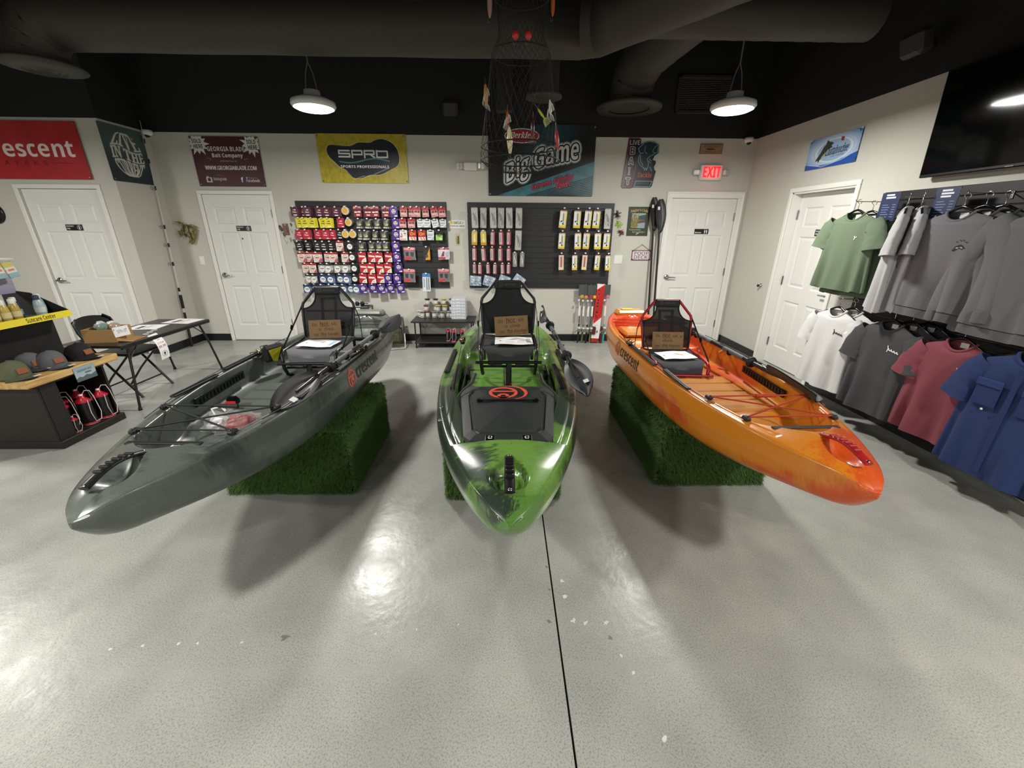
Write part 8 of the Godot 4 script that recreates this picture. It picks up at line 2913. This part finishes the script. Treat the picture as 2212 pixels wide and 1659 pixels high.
# ---------------------------------------------------------------- hanging net of lures
func lure_net():
	var c = Vector3(0.095, 0, 3.45)
	var t = thing("hanging_net", "black collapsible net basket hung with fishing lures above the green kayak", "net", c)
	var wire = mat(hx("17181a"), 0.6)
	# rings: height, radius
	var rings = [[2.76, 0.15], [2.51, 0.16], [2.07, 0.225], [2.0, 0.23]]
	for r in rings:
		var b = MB.new()
		var pts = []
		for i in 33: pts.append(Vector3(cos(TAU * i / 32) * r[1], r[0], sin(TAU * i / 32) * r[1]))
		b.tube(pts, 0.0035, 6)
		put("ring", b, wire, t)
	var prof = [[2.76, 0.15], [2.68, 0.125], [2.58, 0.12], [2.51, 0.16], [2.43, 0.17], [2.25, 0.195], [2.07, 0.225], [2.0, 0.23], [1.96, 0.18], [1.94, 0.1], [1.935, 0.02]]
	var at = func(v: float, a: float) -> Vector3:
		var f = v * (prof.size() - 1)
		var k = mini(int(f), prof.size() - 2)
		var r: float = lerpf(prof[k][1], prof[k + 1][1], f - k)
		return Vector3(cos(a) * r, lerpf(prof[k][0], prof[k + 1][0], f - k), sin(a) * r)
	var b = MB.new()
	var na = 30
	var nv = 36
	for s in [-1.0, 1.0]:
		for i in na:
			var pts = []
			for k in nv + 1: pts.append(at.call(k / float(nv), TAU * (i + s * k * 0.5) / na))
			b.tube(pts, 0.0008, 3, false)
	var net = put("netting", b, wire, t)
	net.set_meta("kind", "stuff")
	b = MB.new()
	b.tube([Vector3(-0.045, 2.79, 0.0), Vector3(-0.045, TOP, 0.0)], 0.003, 6)
	b.tube([Vector3(-0.165, 2.79, 0), Vector3(-0.045, 3.05, 0), Vector3(0.165, 2.79, 0)], 0.002, 5)
	put("hanging_cord", b, mat(hx("8c8c88"), 0.5), t)
	# lures hooked into it: offset from the centre at height
	var lures = [
		["silver pink minnow lure at the net's upper left", -0.165, 2.70, 0.06, hx("b08a82"), hx("d9d2cc"), 0.115, 0.0, false],
		["orange minnow lure at the net's upper right", 0.16, 2.705, 0.05, hx("c4662e"), hx("d98a4a"), 0.095, 0.0, false],
		["red round bobber lure, left of the pair in the net's waist", -0.035, 2.535, 0.17, hx("c4343a"), hx("e06a6a"), 0.042, 0.0, false],
		["red round bobber lure, right of the pair in the net's waist", 0.03, 2.535, 0.17, hx("c4343a"), hx("e06a6a"), 0.042, 0.0, false],
		["gold and white streamer lure on the net's left side", -0.19, 2.30, 0.09, hx("b98a3a"), hx("d9d4cc"), 0.10, 0.05, true],
		["orange craw lure with white legs in the net's middle", -0.075, 2.17, 0.19, hx("c4532a"), hx("e2ddd4"), 0.07, 0.0, true],
		["long cream stick bait hanging in the net's middle", -0.062, 2.065, 0.20, hx("e6dcae"), hx("e6dcae"), 0.13, 0.04, false],
		["dark maroon lure with a tan tail right of the stick bait", 0.06, 2.13, 0.20, hx("4a1a24"), hx("8a7a66"), 0.085, 0.0, true],
		["yellow green skirted lure on the net's right", 0.105, 2.20, 0.17, hx("b9c43a"), hx("c9cf8a"), 0.06, 0.7, true],
		["fluffy white feather lure on the net's right", 0.155, 2.235, 0.14, hx("dcdcd8"), hx("ececea"), 0.07, 0.1, true],
		["red worm lure hanging at the net's far right", 0.20, 2.09, 0.12, hx("b23a40"), hx("b23a40"), 0.10, 0.12, false]]
	for q in lures:
		var o = thing("hanging_lure", q[0], "lure", c + Vector3(q[1], q[2], q[3]), "lures on the hanging net", 0.0)
		o.rotation.z = q[7]
		b = MB.new()
		var L: float = q[6]
		if L < 0.05: b.ball(Vector3.ZERO, Vector3(L * 0.42, L * 0.5, L * 0.42), 12)
		else:
			var pts = []
			var rs = []
			for i in 9:
				pts.append(Vector3(0, L * 0.5 - L * i / 8.0, 0))
				rs.append(L * 0.115 * pow(sin(PI * (0.06 + 0.88 * i / 8.0)), 0.7))
			b.tube(pts, rs, 9)
		put("body", b, mat(q[4], 0.3), o)
		b = MB.new()
		b.tube([Vector3(0, L * 0.5, 0), Vector3(0, L * 0.5 + 0.03, -0.004)], 0.0012, 5)
		put("eyelet", b, M.steel, o)
		b = MB.new()
		if q[8]:
			for i in 16:
				var a = TAU * i / 16.0
				var y0 = -L * 0.4 if not "white" in q[0] else L * (0.4 - 0.05 * i)
				b.tube([Vector3(0, y0, 0), Vector3(cos(a) * 0.014, y0 - 0.014, sin(a) * 0.012), Vector3(cos(a) * 0.02, y0 - 0.04, sin(a) * 0.016)], 0.0014, 4)
			put("skirt", b, mat(q[5], 0.8), o)
		else:
			b.tube([Vector3(0, -L * 0.5, 0), Vector3(0.002, -L * 0.5 - 0.016, 0), Vector3(-0.008, -L * 0.5 - 0.02, 0), Vector3(-0.010, -L * 0.5 - 0.008, 0)], 0.0012, 5)
			put("hook", b, M.steel, o)
